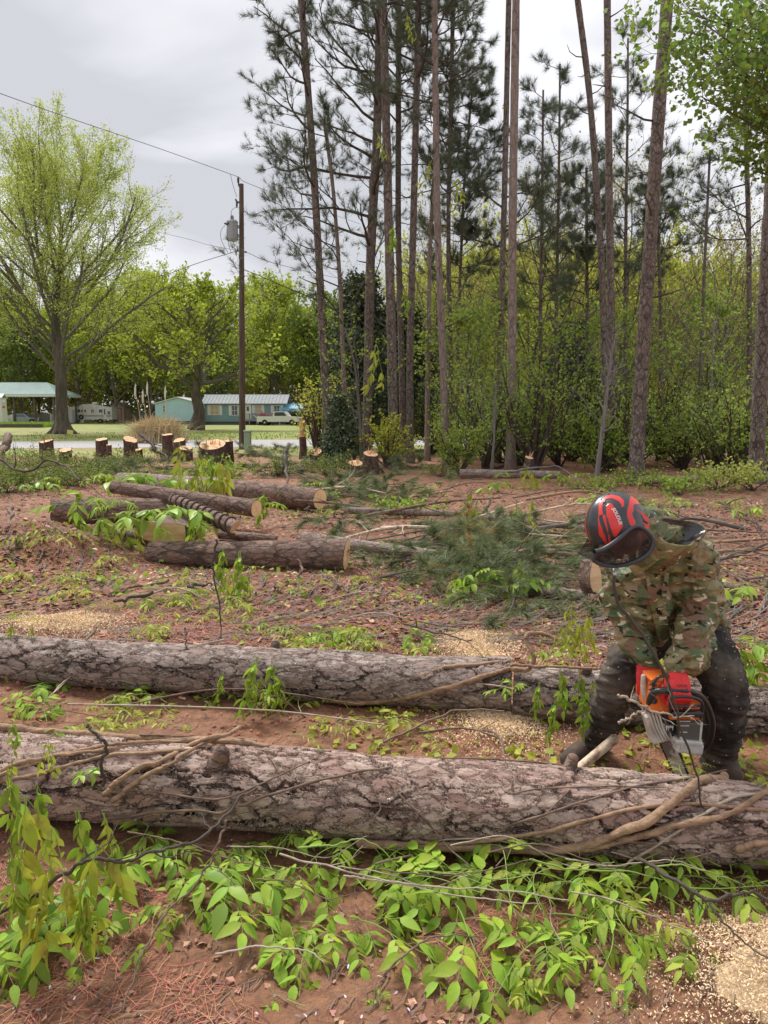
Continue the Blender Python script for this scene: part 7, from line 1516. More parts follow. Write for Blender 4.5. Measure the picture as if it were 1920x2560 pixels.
for i, (p, w_, lab) in enumerate([([(1230, 1245, 12), (1195, 1300, 11.5), (1150, 1370, 10.5)], 9, 'upright dark branch rising out of the slash near the helmet'),
    ([(745, 1400, 6.6), (752, 1430, 6.5), (745, 1440, 6.5), (740, 1480, 6.2)], 7, 'small curved black twig before the cut end of the dark log'),
    ([(722, 1110, 15), (715, 1180, 14.5), (730, 1250, 13.5)], 9, 'curved dark branch standing in the slash left of middle'),
    ([(0, 1150, 14), (60, 1180, 13.5), (130, 1150, 13.5), (200, 1200, 12)], 8, 'arching dark branch over the brush at the left edge'),
    ([(30, 1270, 9.6), (20, 1330, 9), (4, 1380, 8.6)], 12, 'pale stick leaning at the left edge'),
    ([(1270, 1180, 15), (1380, 1165, 16), (1450, 1200, 15)], 6, 'low arching twig before the treeline at right of middle'),
    ([(350, 1080, 22), (390, 1120, 21), (420, 1150, 20)], 9, 'dark forked branch among the stumps'),
    ([(20, 1090, 24), (5, 1140, 23), (10, 1180, 22)], 22, 'dark broken branch at the left edge before the road'),
    ([(1180, 1560, 5.2), (1100, 1565, 5.3), (980, 1540, 5.6)], 5, 'thin brown twig on the clay behind the second log'),
    ([(380, 1480, 6.1), (300, 1498, 6.0), (285, 1502, 5.9)], 10, 'brown stick on the litter behind the second log at left'),
    ([(420, 1450, 6.8), (330, 1470, 6.6), (270, 1490, 6.4)], 9, 'second brown stick just above the first one on the litter'),
    ([(470, 1465, 6.6), (530, 1462, 6.7)], 10, 'short brown stick right of the two sticks on the litter'),
    ([(1010, 1560, 5.2), (1120, 1590, 4.8), (1180, 1600, 4.6)], 6, 'pale twig near the sawdust behind the second log'),
    ([(1600, 1300, 9.5), (1700, 1322, 9.0), (1920, 1330, 9)], 8, 'long bare branch lying right of the hood'),
    ([(1790, 1400, 7.3), (1860, 1380, 7.6), (1930, 1385, 7.5)], 6, 'thin bare branch lying further right of the shoulder'),
    ([(1790, 1250, 13), (1860, 1290, 11), (1910, 1330, 9.8)], 7, 'arched bare branch at the right edge'),
    ([(870, 1480, 6.4), (830, 1440, 7.0)], 7, 'short twig on the red clay in the middle')]):
    branch(p, w_, lab, ['twig', 'thin_vine', 'far_bark'][i % 3], side=5 if i not in (4, 9, 10, 11) else 0, seed=40 + i, k=24)

# pale canes tangled through the leafy band
rc_ = np.random.default_rng(31); TG = 'pale canes tangled in the leafy band'
for i in range(12):
    x0 = 560 + i * 95 + rc_.uniform(-20, 20); y0 = rc_.uniform(2110, 2200); L_ = rc_.uniform(180, 420); D = 2.42 - (y0 - 2110) * .0017
    branch([(x0, y0, D), (x0 + L_ * .35, y0 + rc_.uniform(-25, 35), D - .02), (x0 + L_ * .7, y0 + rc_.uniform(-20, 50), D - .03), (x0 + L_, y0 + rc_.uniform(-30, 60), D - .05)], rc_.uniform(3.5, 6), ordn(i) + ' thin cane from left in the tangle before the near log', ['pale_vine', 'thin_vine', 'green_stem'][i % 3], seed=200 + i, side=1 if i % 2 else 0, k=40)
TG = 'fine stems tangled between the logs'
for i in range(10):
    x0 = rc_.uniform(-20, 1000); y0 = rc_.uniform(1480, 1570) if i % 2 else rc_.uniform(1730, 1830); D = G(x0, y0)[1] - .05; L_ = rc_.uniform(200, 450)
    branch([(x0, y0, D), (x0 + L_ * .3, y0 - rc_.uniform(-10, 50), D), (x0 + L_ * .7, y0 + rc_.uniform(-40, 30), D), (x0 + L_, y0 + rc_.uniform(-20, 40), D - .1)], rc_.uniform(3, 6), ordn(i) + ' fine stem tangled in the leaves around the second log', ['thin_vine', 'pale_vine'][i % 2], seed=230 + i, side=2, k=40)

TG = 'bare limbs strewn through the slash'; rc_ = np.random.default_rng(77); xs_ = np.sort(np.r_[rc_.uniform(660, 1480, 18), rc_.uniform(1600, 1900, 8)])
for i, x0 in enumerate(xs_):
    y0 = rc_.uniform(1215, 1420) if x0 < 1500 else rc_.uniform(1300, 1420); D = G(x0, y0)[1]; L_ = rc_.uniform(.8, 2.4); a = rc_.uniform(-.5, .5) + (math.pi if rc_.random() < .3 else 0); p = G(x0, y0); q = p + np.array([math.cos(a), math.sin(a), 0]) * L_; w_ = rc_.uniform(.012, .035); k = 26; z0 = rc_.uniform(.02, .12)
    c = resample(np.array([p + [0, 0, z0], (p + q) / 2 + [rc_.uniform(-.1, .1), rc_.uniform(-.1, .1), z0 + rc_.uniform(0, .15)], q + [0, 0, rc_.uniform(.02, .3)]]), k); mb = MB(); limb(mb, c - c[0], np.linspace(w_, w_ * .4, k), k=k, sides=7)
    C, Rc, _ = kids((c - c[0])[None], np.linspace(w_, w_ * .4, k)[None], 5, .2, 1, (.4, 1.1), (.2, .7), np.random.default_rng(i), 5, .1, .2, .45, rmin=.003); tubes(mb, C, Rc, 4); ob = mb.build('fallen_limb', M[['thin_vine', 'far_bark', 'barkless', 'vine'][i % 4]], None, smooth=True); ob.location = tuple(c[0])
    tag(ob, ordn(i) + ' bare ' + ['dark', 'grey', 'pale peeled', 'tan'][i % 4] + ' limb from left among the slash', 'limb', TG)
# squirrel nest in the small pointed pine
mb = MB(); rn_ = np.random.default_rng(4); c = P(1163, 572, 28); n = 500; d = rdir(n, rn_) * (rn_.random(n) ** .33)[:, None] * [.26, .22, .30]
inst(mb, OAKL[0], OAKL[1], basis(rdir(n, rn_), rdir(n, rn_), rn_.uniform(.08, .2, n)), d); ob = mb.build('squirrel_nest', M['twig']); ob.location = tuple(c); tag(ob, 'dark leafy squirrel nest in the small pointed pine', 'nest')
# snapped limb stubs on the two near logs
for key, par, spots_ in (('front', 'near', ((1.15, 1.9, .032), (2.45, 1.2, .024), (3.3, 2.3, .03))), ('mid', 'mid', ((2.2, 1.4, .026), (3.9, 2.1, .03)))):
    lg = LOGS[key]; a = lg['ax']; sd = nrm(np.cross([0, 0, 1.], a)); up = np.cross(a, sd); root = [o for o in bpy.data.objects if o.name.startswith('log') and o.parent is None and np.linalg.norm(np.array(o.location) - lg['p0']) < .01][0]
    for sx, ang, r_ in spots_:
        d = nrm(sd * math.cos(ang) + up * math.sin(ang) + a * .35); c = lg['p0'] + a * sx + d * (lg['r0'] - .03); iv = np.array(root.matrix_world.inverted()); tl = lambda q: (iv @ np.append(q, 1))[:3]
        mb = MB(); limb(mb, [tl(c), tl(c + d * .045), tl(c + d * .075)], [r_ * 1.5, r_ * 1.05, r_ * .9], k=12, sides=14); mb.build('branch_stub', M['dark_bark'], root, smooth=True)
# ================================================================== leafy vine sprigs, pine boughs, litter
M['sprig_green'] = mat('bright_vine_leaf', (0.32, 0.52, 0.045), .6, island=.42, trans=.38, noise=(11, (0.26, 0.42, 0.045), .35, .7), bump=(70, .35, .004))
M['sprig_lime'] = mat('lime_vine_leaf', (0.46, 0.54, 0.07), .6, island=.28, trans=.4, noise=(11, (0.36, 0.44, 0.055), .35, .7), bump=(70, .35, .004))
M['sprig_olive'] = mat('bronze_vine_leaf', (0.46, 0.56, 0.06), .6, island=.3, trans=.42, noise=(9, (0.50, 0.38, 0.09), .45, .7), bump=(60, .4, .004))
M['sprig_deep'] = mat('deep_green_leaf', (0.24, 0.42, 0.045), .45, island=.35, trans=.3)
LEAF = leaf_tpl(5, .40, .16, .28); LEAFN = leaf_tpl(4, .30, .2, .4); LEAFB = leaf_tpl(6, .46, .10, .2)
def sprig(seed, L_=.45, npin=6, nl=4, ls=.07, droop=.35, tpl=LEAF, mt='sprig_green', mode='lie'):
    """vine shoot along +x with compound leaves; leaflets hang"""
    r = np.random.default_rng(seed); k = 14; s = np.linspace(0, 1, k)
    q = np.c_[L_ * s, .05 * np.sin(s * 4 + r.uniform(0, 6)) * L_ * 2, .05 * np.sin(s * np.pi) * (1 if mode == 'lie' else 0) - (0 if mode == 'lie' else 0) * s]
    e_ = empty('vine_sprig', (0, 0, 0)); sm = MB(); tubes(sm, q[None], np.linspace(.0032, .0014, k)[None], 5); lm = MB()
    for i in range(npin):
        t_ = (i + .6) / npin; b = np.array([np.interp(t_, s, q[:, j]) for j in range(3)]); sgn = 1 if i % 2 else -1
        a = sgn * r.uniform(.5, 1.3); pl = L_ * r.uniform(.28, .5); d = np.array([math.cos(a), math.sin(a), r.uniform(-.1, .35)])
        kk = 7; u = np.linspace(0, 1, kk); rc = b + d * (pl * u)[:, None] + np.array([0, 0, -1]) * (droop * pl * u ** 2)[:, None] + np.cumsum(r.normal(size=(kk, 3)) * .003, 0)
        tubes(sm, rc[None], np.linspace(.0018, .0009, kk)[None], 4)
        T = nrm(np.gradient(rc, axis=0)); pos, dirs = [rc[-1]], [T[-1]]
        for j in range(nl):
            uu = .25 + .65 * (j + .3) / nl; c = np.array([np.interp(uu, u, rc[:, m_]) for m_ in range(3)]); tt = nrm(np.array([np.interp(uu, u, T[:, m_]) for m_ in range(3)])); side = nrm(np.cross(tt, [0, 0, 1.]))
            for sg in (-1, 1): pos.append(c); dirs.append(nrm(tt * .55 + side * sg * .9 + np.array([0, 0, r.uniform(-.7, .1)])))
        pos, dirs = np.array(pos), np.array(dirs); n = len(pos); dirs = nrm(dirs + rdir(n, r) * .22); up = nrm(rdir(n, r) * .45 + np.array([0, 0, 1.]))
        inst(lm, tpl[0], tpl[1], basis(dirs, up, r.uniform(.5, 1.25, n) * ls), pos)
    sm.build('stem', M['green_stem'], e_); lm.build('leaves', M[mt], e_, smooth=True); return e_
def hang(seed, L_=.45, n=26, ls=.08, tpl=LEAF, mt='sprig_lime'):
    """shoot hanging along -z with drooping leaves"""
    r = np.random.default_rng(seed); k = 14; s = np.linspace(0, 1, k); e_ = empty('vine_sprig', (0, 0, 0)); sm = MB(); lm = MB()
    pos, dirs = [], []
    for c_ in range(3):
        a = r.uniform(0, 6.28); sp_ = r.uniform(.05, .35); q = np.stack([math.cos(a) * sp_ * L_ * s ** .7, math.sin(a) * sp_ * L_ * s ** .7, -L_ * s * r.uniform(.75, 1.0)], 1) + np.cumsum(r.normal(size=(k, 3)) * .004, 0); tubes(sm, q[None], np.linspace(.003, .001, k)[None], 4)
        for j in range(n // 3):
            t_ = r.uniform(.1, 1); pos.append([np.interp(t_, s, q[:, m_]) for m_ in range(3)]); az = r.uniform(0, 6.28); dirs.append([math.cos(az) * .6, math.sin(az) * .6, r.uniform(-1.3, -.3)])
    pos = np.array(pos); dirs = nrm(np.array(dirs)); up = nrm(rdir(len(pos), r) * .5 + np.array([0, -.7, .6])); inst(lm, tpl[0], tpl[1], basis(dirs, up, r.uniform(.65, 1.2, len(pos)) * ls), pos)
    sm.build('stem', M['green_stem'], e_); lm.build('leaves', M[mt], e_, smooth=True); return e_
PR = dict(a=sprig(1, .45, 5, 3, .10), b=sprig(2, .5, 5, 3, .115, mt='sprig_green', tpl=LEAFB), c=sprig(3, .4, 5, 3, .09, mt='sprig_lime'), d=sprig(4, .55, 7, 4, .065, tpl=LEAFN, mt='sprig_lime'), e=sprig(5, .45, 5, 3, .085, mt='sprig_olive'), f=sprig(6, .35, 4, 2, .15, mt='sprig_deep', tpl=LEAFB),
          g=hang(7, .45, 24, .10), h=hang(8, .55, 24, .16, LEAFB, 'sprig_olive'), i=hang(9, .42, 24, .11, LEAF, 'sprig_green'), j=sprig(10, .5, 6, 3, .085, mt='sprig_green', tpl=LEAFN), k=hang(11, .38, 30, .075, LEAFN, 'sprig_lime'))
for v_ in PR.values(): v_['proto'] = 1
def put(kind, p, s, rz, rx=0.0, ry=0.0):
    o = PR[kind]
    if o.get('proto'): del o['proto']
    else: o = copy_tree(o)
    o.location = tuple(p); o.rotation_euler = (rx, ry, rz); o.scale = (s, s, s); return o
KW = dict(a='green', b='broad leaved', c='lime green', d='fine leaved', e='bronze', f='deep green', g='lime hanging', h='bronze hanging', i='green hanging', j='narrow leaved', k='fine hanging')
rl = np.random.default_rng(2024)
def region(lab, group, items, z=.05, s=1.0, key=None):
    """items (kind, px, py[, scale]); the label says the kind and its turn from the left"""
    items = sorted(items, key=lambda q: q[1]); seen = {}; tot = {}
    for q in items: tot[q[0]] = tot.get(q[0], 0) + 1
    for q in items:
        kd, px, py = q[:3]; sc_ = (q[3] if len(q) > 3 else 1.0) * s; i = seen.get(kd, 0); seen[kd] = i + 1
        if key: p = on_log(key, px, py, .01) if key in LOGS else P(px, py, float(key))
        else: p = G(px, py, z * sc_); p[2] += float(ground_z(p[0], p[1]))
        hg = kd in 'ghik'
        o = put(kd, p, sc_ * rl.uniform(.85, 1.15), rl.uniform(0, 6.28), rl.uniform(-.25, .25), rl.uniform(-.15, .25) if not hg else rl.uniform(-.2, .2))
        pre = '' if tot[kd] == 1 else ordn(i) + ' '
        tag(o, pre + KW[kd] + ' sprig ' + ('' if tot[kd] == 1 else 'from left ') + lab, 'vine sprig', group)
def scatter(lab, group, kinds_, n, x0, x1, y0, y1, z=.05, s=1.0):
    it = [(kinds_[int(rl.integers(0, len(kinds_)))], x0 + (x1 - x0) * (i + rl.uniform(0, 1)) / n, rl.uniform(y0, y1), rl.uniform(.8, 1.25)) for i in range(n)]; region(lab, group, it, z, s)
GB = 'leafy sprigs before the near log'
scatter('under the left of the near log', GB, 'abf', 6, 330, 560, 2080, 2160, .07, .6)
scatter('under the middle of the near log', GB, 'abbj', 15, 590, 1130, 2120, 2250, .07, .6)
scatter('tucked tight against the near log underside', GB, 'abj', 7, 600, 1180, 2095, 2125, .12, .5)
scatter('in the lower fringe near the middle', GB, 'ab', 5, 640, 960, 2260, 2310, .05, .55)
scatter('in the big cluster right of middle', GB, 'abjcb', 16, 1170, 1640, 2180, 2310, .07, .62)
scatter('low in the big cluster right of middle', GB, 'ab', 3, 1400, 1510, 2300, 2340, .06, .6)
scatter('at the right edge below the near log', GB, 'abc', 11, 1580, 1930, 2130, 2220, .10, .62)
scatter('on the clay at lower left', GB, 'ab', 4, 330, 560, 2230, 2300, .04, .5)
region('alone on the clay at the bottom', GB, [('b', 770, 2480, .36), ('a', 960, 2440, .22), ('c', 1320, 2395, .34)], .03)
GC = 'sprigs massed at the left edge of the foreground'
for i, (kd, px, py, D, sc_) in enumerate([('h', 60, 1990, 2.15, 1.0), ('i', 190, 2020, 2.12, 1.0), ('g', 130, 2070, 2.08, .9), ('h', 240, 2110, 2.05, .9), ('i', 20, 1935, 2.2, 1.0), ('i', 20, 2120, 2.0, .9), ('g', 255, 2030, 2.2, .8), ('h', 130, 2150, 2.0, .85), ('i', 280, 2110, 2.15, .8), ('g', 60, 2100, 2.02, .8), ('i', 90, 1960, 2.3, .8), ('i', 215, 2190, 1.98, .75), ('g', 30, 1900, 2.3, .7), ('i', 30, 1800, 2.6, .5), ('g', 120, 1850, 2.5, .5)]):
    o = put(kd, P(px, py, D), sc_ * .6, rl.uniform(0, 6.28)); tag(o, ordn(i) + ' in turn of the ' + KW[kd] + ' sprigs massed at the left edge', 'vine sprig', GC)
scatter('low under the mass at the left edge', GC, 'abf', 7, -10, 300, 2200, 2310, .08, .6)
region('on top of the near log', 'small sprigs on the near log', [('k', 60, 1850, .5), ('k', 20, 1930, .5), ('c', 205, 1845, .4), ('d', 470, 1835, .45), ('k', 500, 1850, .35), ('d', 1700, 1955, .35), ('c', 1880, 1950, .35), ('f', 265, 1925, .3), ('a', 120, 1850, .35)], key='front')
GE = 'sprigs between the two near logs'
scatter('between the two near logs at left', GE, 'abcde', 12, -10, 470, 1735, 1840, .05, .6)
scatter('between the two near logs near the middle', GE, 'dcej', 8, 630, 1110, 1765, 1850, .04, .58)
region('beside the saw and the boots', GE, [('a', 1560, 1815, .42), ('d', 1600, 1870, .42), ('c', 1640, 1885, .3), ('a', 1870, 1905, .36), ('d', 1780, 1955, .4), ('c', 1920, 1915, .45)], .05)
region('at the left edge below the second log', GE, [('b', 20, 1690, .6), ('a', 70, 1700, .6), ('b', 120, 1720, .55), ('f', 60, 1730, .6)], .08)
GL_ = 'sprigs along the second log'
scatter('at the lower edge of the second log', GL_, 'aj', 4, 200, 540, 1715, 1750, .05, .5)
region('over the left end of the second log', GL_, [('k', 30, 1560, .6), ('k', 80, 1560, .6), ('d', 60, 1555, .6), ('k', 5, 1600, .55), ('i', 90, 1590, .45)], key='4.35')
scatter('in the tangle behind the second log', 'sprigs behind the second log', 'ddcae', 14, 220, 640, 1480, 1585, .07, .7)
scatter('in the row behind the second log', 'sprigs behind the second log', 'acj', 13, 700, 1030, 1565, 1610, .10, .66)
region('hanging over the middle of the second log', GL_, [('i', 645, 1640, .62), ('i', 680, 1650, .66), ('k', 655, 1690, .5), ('i', 700, 1690, .5), ('a', 600, 1760, .45), ('i', 560, 1680, .4)], key='3.78')
for i, (kd, px, py, D, sc_) in enumerate([('g', 1430, 1510, 3.5, .8), ('h', 1470, 1530, 3.5, .7), ('g', 1400, 1560, 3.5, .6), ('i', 1400, 1670, 3.3, .8), ('i', 1450, 1680, 3.3, .8), ('i', 1350, 1705, 3.3, .6), ('i', 1390, 1750, 3.2, .7), ('i', 1460, 1740, 3.2, .7), ('a', 1330, 1720, 3.3, .6), ('a', 1430, 1650, 3.3, .6), ('k', 1480, 1700, 3.3, .6), ('g', 1450, 1580, 3.5, .5)]):
    o = put(kd, P(px, py, D), sc_ * .62, rl.uniform(0, 6.28)); tag(o, ordn(i) + ' in turn of the ' + KW[kd] + ' sprigs just left of the person', 'vine sprig', 'sprigs hanging left of the person')
region('behind the trousers at the right', 'sprigs right of the person', [('a', 1830, 1610, .8), ('b', 1865, 1640, .8), ('i', 1850, 1600, .7), ('i', 1880, 1620, .7), ('d', 1910, 1710, .6), ('b', 1840, 1660, .6)], key='3.72')
GM = 'sprigs in the middle distance'
region('at the drooping shoot before the wrapped log', GM, [('i', 560, 1365, .9), ('i', 600, 1375, .9), ('g', 575, 1420, 1.0), ('i', 620, 1430, .7), ('g', 560, 1455, .7)], key='6.4')
region('in front of the left log pile', GM, [(k_, x, y, 1.4) for k_, x, y in (('i', 180, 1262), ('j', 330, 1262), ('i', 480, 1270), ('a', 230, 1300), ('i', 200, 1280), ('i', 260, 1275), ('a', 290, 1265), ('g', 300, 1295), ('k', 340, 1300), ('f', 410, 1285), ('f', 440, 1285), ('a', 380, 1275), ('i', 315, 1325), ('d', 170, 1340), ('c', 210, 1345), ('a', 540, 1300), ('c', 600, 1315))], key='8.3')
region('bright before the far logs', GM, [(k_, x, y, 1.5) for k_, x, y in (('f', 330, 1195), ('f', 370, 1195), ('a', 350, 1205), ('f', 390, 1205), ('j', 290, 1220))], key='11.6')
region('over the log before the broadest stump', GM, [(k_, x, y, 1.6) for k_, x, y in (('g', 500, 1130), ('i', 530, 1145), ('h', 555, 1140), ('g', 495, 1175), ('h', 560, 1180), ('g', 448, 1105))], key='11.5')
region('right of the orange cut end of the pile', GM, [(k_, x, y, 1.1) for k_, x, y in (('j', 675, 1245), ('a', 685, 1265), ('i', 660, 1225))], key='10.2')
region('heaped on the boughs left of the person', GM, [(k_, x, y, 1.0) for k_, x, y in (('f', 1240, 1450), ('a', 1260, 1430), ('i', 1290, 1415), ('f', 1290, 1455), ('i', 1300, 1395), ('b', 1260, 1465))], key='6.3')
GS = 'yellow sprigs in the slash'
region('standing yellow in the slash', GS, [(k_, x, y, 1.6) for k_, x, y in (('g', 1080, 1290), ('g', 1180, 1290), ('i', 1290, 1250), ('k', 1180, 1225), ('h', 1195, 1250), ('k', 1070, 1315), ('d', 1090, 1330), ('k', 1195, 1355), ('k', 1330, 1245))], key='10')
region('pale on the stump near the treeline', GS, [('g', 1312, 1160, 1.8), ('h', 1330, 1175, 1.4)], key='16')
region('on the pine stems', 'vine leaves high on the pines', [(k_, x, y, s_) for k_, x, y, s_ in (('g', 1015, 30, 1.6), ('g', 1080, 400, 1.8), ('g', 942, 330, 1.5), ('i', 985, 560, 2.0), ('g', 1140, 440, 1.7), ('g', 940, 860, 2.6), ('i', 1010, 720, 1.5))], key='21')
GT = 'sprigs strewn on the litter'
scatter('strewn on litter behind the second log', GT, 'dcea', 9, 20, 640, 1400, 1480, .05, .7)
scatter('strewn on the red clay near the middle', GT, 'dce', 6, 620, 1250, 1440, 1530, .04, .6)
GF = 'sprigs on the far brush'
scatter('low on the brush at the far left', GF, 'ajfa', 10, -20, 360, 1170, 1235, .2, 1.2)
scatter('among the slash in the centre', GF, 'cjd', 8, 660, 1150, 1190, 1320, .15, 1.0)
scatter('beyond the helmet near the treeline', GF, 'ajab', 10, 1440, 1930, 1225, 1285, .10, 1.0)
scatter('along the foot of the treeline', GF, 'ajf', 9, 1180, 1930, 1180, 1210, .12, 1.4)
region('entering at the right edge', 'sprigs right of the person', [('b', 1925, 1470, .7)], key='4.5')
for v_ in PR.values():
    if v_.get('proto'):
        for ch in list(v_.children): bpy.data.objects.remove(ch)
        bpy.data.objects.remove(v_)
# ------------------------------------------------------------------ pine boughs lying as slash
M['bough'] = mat('cut_pine_needles', (0.15, 0.195, 0.075), .55, island=.4, trans=.2); M['bough_old'] = mat('yellowing_pine_needles', (0.36, 0.30, 0.09), .6, island=.4, trans=.2)
TB = [needle_tpl(36, np.random.default_rng(60 + i), 1.05, .030) for i in range(3)]
def bough(seed, L_=1.5, mt='bough', ts=.24):
    r = np.random.default_rng(seed); e_ = empty('pine_bough', (0, 0, 0)); k = 8; s = np.linspace(0, 1, k); q = np.c_[L_ * s, .15 * np.sin(s * 3), .10 + .18 * np.sin(s * 2.6)]; Rn = np.linspace(.022, .007, k)[None]
    C, Rc, _ = kids(q[None], Rn, 9, .15, 1, (.5, 1.1), (.3, .75), r, 5, .1, .15, .5, flat=.5, rmin=.004); C2, R2, _ = kids(C, Rc, 3, .3, 1, (.4, 1), (.3, .6), r, 4, .1, .15, .6, lambda t: 1.1 - .3 * t, rmin=.003)
    mb = MB(); tubes(mb, q[None], Rn, 6); tubes(mb, C, Rc, 4); tubes(mb, C2, R2, 3); mb.build('stem', M['twig'], e_); nm = MB()
    for CC, m_ in ((C2, 2), (C, 3)):
        p, T = pts_on(CC, m_, r, .4, 1); n = len(p); g3 = np.arange(n) % 3
        for j in range(3):
            s_ = g3 == j; inst(nm, *TB[j], basis(nrm(T[s_] + rdir(s_.sum(), r) * .25 + np.array([0, 0, -.12])), rdir(s_.sum(), r), r.uniform(ts * .8, ts * 1.15, s_.sum())), p[s_])
    V = nm.v; nm.v = [np.c_[v[:, :2], np.maximum(v[:, 2], .01)] for v in V]; nm.build('needles', M[mt], e_); return e_
BP = [bough(1), bough(2, 1.8), bough(3, 1.2), bough(4, 1.1, 'bough_old', .2)]
bused = set(); bspots = []
rb = np.random.default_rng(5)
for (px, py, s, j) in [(640, 1185, 1.0, 0), (700, 1230, 1.1, 1), (760, 1200, 1.2, 0), (820, 1240, 1, 2), (760, 1285, 1, 1), (800, 1310, .9, 0), (880, 1230, 1.1, 0), (950, 1220, 1.1, 1), (1000, 1240, 1, 2), (860, 1180, 1.3, 1), (930, 1180, 1.3, 0), (1010, 1190, 1.2, 2), (800, 1160, 1.4, 0), (720, 1160, 1.4, 1), (660, 1145, 1.3, 2),
                       (960, 1395, .75, 0), (980, 1425, .75, 1), (960, 1400, .8, 0), (1010, 1430, .8, 2), (1000, 1455, .7, 1), (1060, 1440, .8, 0), (1110, 1410, .8, 1), (950, 1460, .75, 2), (1160, 1440, .75, 0), (1190, 1470, .75, 1), (1080, 1480, .7, 2), (1240, 1490, .7, 0), (1200, 1400, .8, 2), (1130, 1370, .8, 1), (1040, 1370, .8, 0), (1260, 1350, .8, 1), (1330, 1380, .8, 0), (1390, 1360, .8, 2), (1380, 1460, .6, 1), (1300, 1500, .6, 2), (970, 1340, .8, 1), (1000, 1365, .7, 2),
                       (1180, 1400, .8, 3), (1190, 1420, .7, 3), (1090, 1330, .8, 3), (1830, 1480, .7, 0), (1900, 1500, .7, 1), (1860, 1460, .7, 2), (30, 1420, .5, 0), (60, 1440, .5, 2), (590, 1165, 1.2, 1), (520, 1190, 1.1, 0), (450, 1180, 1.2, 1), (240, 1200, 1.1, 1), (150, 1205, 1.1, 0), (1420, 1300, 1, 2)]:
    p = G(px, py, 0.0); p[2] = float(ground_z(p[0], p[1])); bspots.append((px, p, s, j))
bspots.sort(key=lambda q: q[0]); cnt_ = 0; cb = {}
def near(px, D):
    if px < 100: return 'the left edge'
    if px > 1800: return 'the shoulder of the person'
    if D > 11.5: return 'the torn stumps' if px > 760 else 'the pale snag'
    if D > 8.5: return 'the reddish trunk' if px > 840 else 'the orange cut end'
    return 'the dark log end' if px < 1000 else 'the bright leaf heap' if px < 1250 else 'the helmet'
for px, p, s, j in bspots:
    o = BP[j] if j not in bused else copy_tree(BP[j]); bused.add(j); s *= .95; o.location = tuple(p); o.scale = (s, s, s * .62); o.rotation_euler = (rb.uniform(-.12, .12), rb.uniform(-.06, .06), rb.uniform(-.5, .4) if 820 < px < 1130 and p[1] < 10 else rb.uniform(0, 6.28)); cnt_ += 1
    tag(o, ('yellowing' if j == 3 else 'dark green') + ' cut pine bough nearest to ' + near(px, p[1]) + ', ' + ordn(cb.setdefault(near(px, p[1]), [0]).append(0) or len(cb[near(px, p[1])]) - 2) + ' from left there', 'pine bough', 'pine boughs cut and left lying as slash')
# brush: low twiggy heaps with small leaves at the far left and right
ci = {}
for i, (px, py, h_, rad, mt, n) in enumerate([(30, 1195, .45, 1.1, 'leaf_mid', 1500), (120, 1190, .5, 1.2, 'leaf_mid', 1500), (210, 1185, .45, 1.1, 'leaf_mid', 1500), (290, 1180, .4, 1.0, 'leaf_mid', 1200), (20, 1235, .5, .9, 'leaf_mid', 1600), (100, 1225, .5, .9, 'leaf_mid', 1500), (180, 1215, .45, .9, 'leaf_mid', 1500), (250, 1205, .45, .8, 'leaf_mid', 1300), (330, 1170, .4, .9, 'leaf_mid', 1000), (560, 1200, .45, .8, 'leaf_green', 900), (400, 1225, .45, .7, 'leaf_mid', 900), (480, 1215, .4, .6, 'leaf_mid', 800), (690, 1190, .5, .9, 'leaf_mid', 900), (820, 1195, .5, .9, 'leaf_mid', 900), (760, 1265, .3, .6, 'leaf_green', 500), (1010, 1290, .25, .6, 'leaf_green', 400), (70, 1165, .5, 1.4, 'leaf_mid', 1200), (1495, 1228, .3, .7, 'leaf_green', 420), (1600, 1210, .3, .8, 'leaf_green', 360), (1700, 1235, .4, .8, 'leaf_green', 500), (1790, 1225, .5, .8, 'leaf_young', 600), (1880, 1228, .5, .7, 'leaf_young', 520), (1100, 1190, .35, .9, 'leaf_mid', 700)]):
    p = G(px, py, 0); ci[mt] = ci.get(mt, 0) + 1; shrub('brush_heap', p[0], p[1], h_, rad, M[mt], '%s brush heap from left, at the back of the clearing' % (ordn(ci[mt] - 1) + {'leaf_mid': ' twiggy dull', 'leaf_green': ' low fresh green', 'leaf_young': ' pale leafed'}[mt]), 400 + i, n=n, ls=.05 if mt == 'leaf_mid' else .07, group='brush heaps at the back of the clearing')
# ------------------------------------------------------------------ litter (nobody could count it)
def strips(n, x, y, ln, wd, seed, lift=.004, curl=.25, stand=.06):
    """thin bent strips lying about"""
    r = np.random.default_rng(seed); a = r.uniform(0, 2 * np.pi, n); L_ = r.uniform(*ln, n); w_ = wd * r.uniform(.6, 1.3, n); d = np.stack([np.cos(a), np.sin(a)], 1); sd = np.stack([-d[:, 1], d[:, 0]], 1); c = r.normal(size=n) * curl * L_
    t_ = np.array([0, .5, 1.0]); pts = []
    for i, tt in enumerate(t_):
        xy = np.c_[x, y] + d * (L_ * (tt - .5))[:, None] + sd * (c * (1 - (2 * tt - 1) ** 2))[:, None]; pts.append(np.c_[xy, ground_z(xy[:, 0], xy[:, 1]) + lift + r.uniform(0, stand, n) * L_ * (1 if i == 1 else r.uniform(0, 1, n))])
    V = []
    for p in pts: V += [p - np.c_[sd * w_[:, None] / 2, np.zeros(n)], p + np.c_[sd * w_[:, None] / 2, np.full(n, .0)]]
    V = np.stack(V, 1); b = (np.arange(n) * 6)[:, None]; mb = MB(); mb.add(V.reshape(-1, 3), np.concatenate([b + [0, 2, 3, 1], b + [2, 4, 5, 3]])); return mb
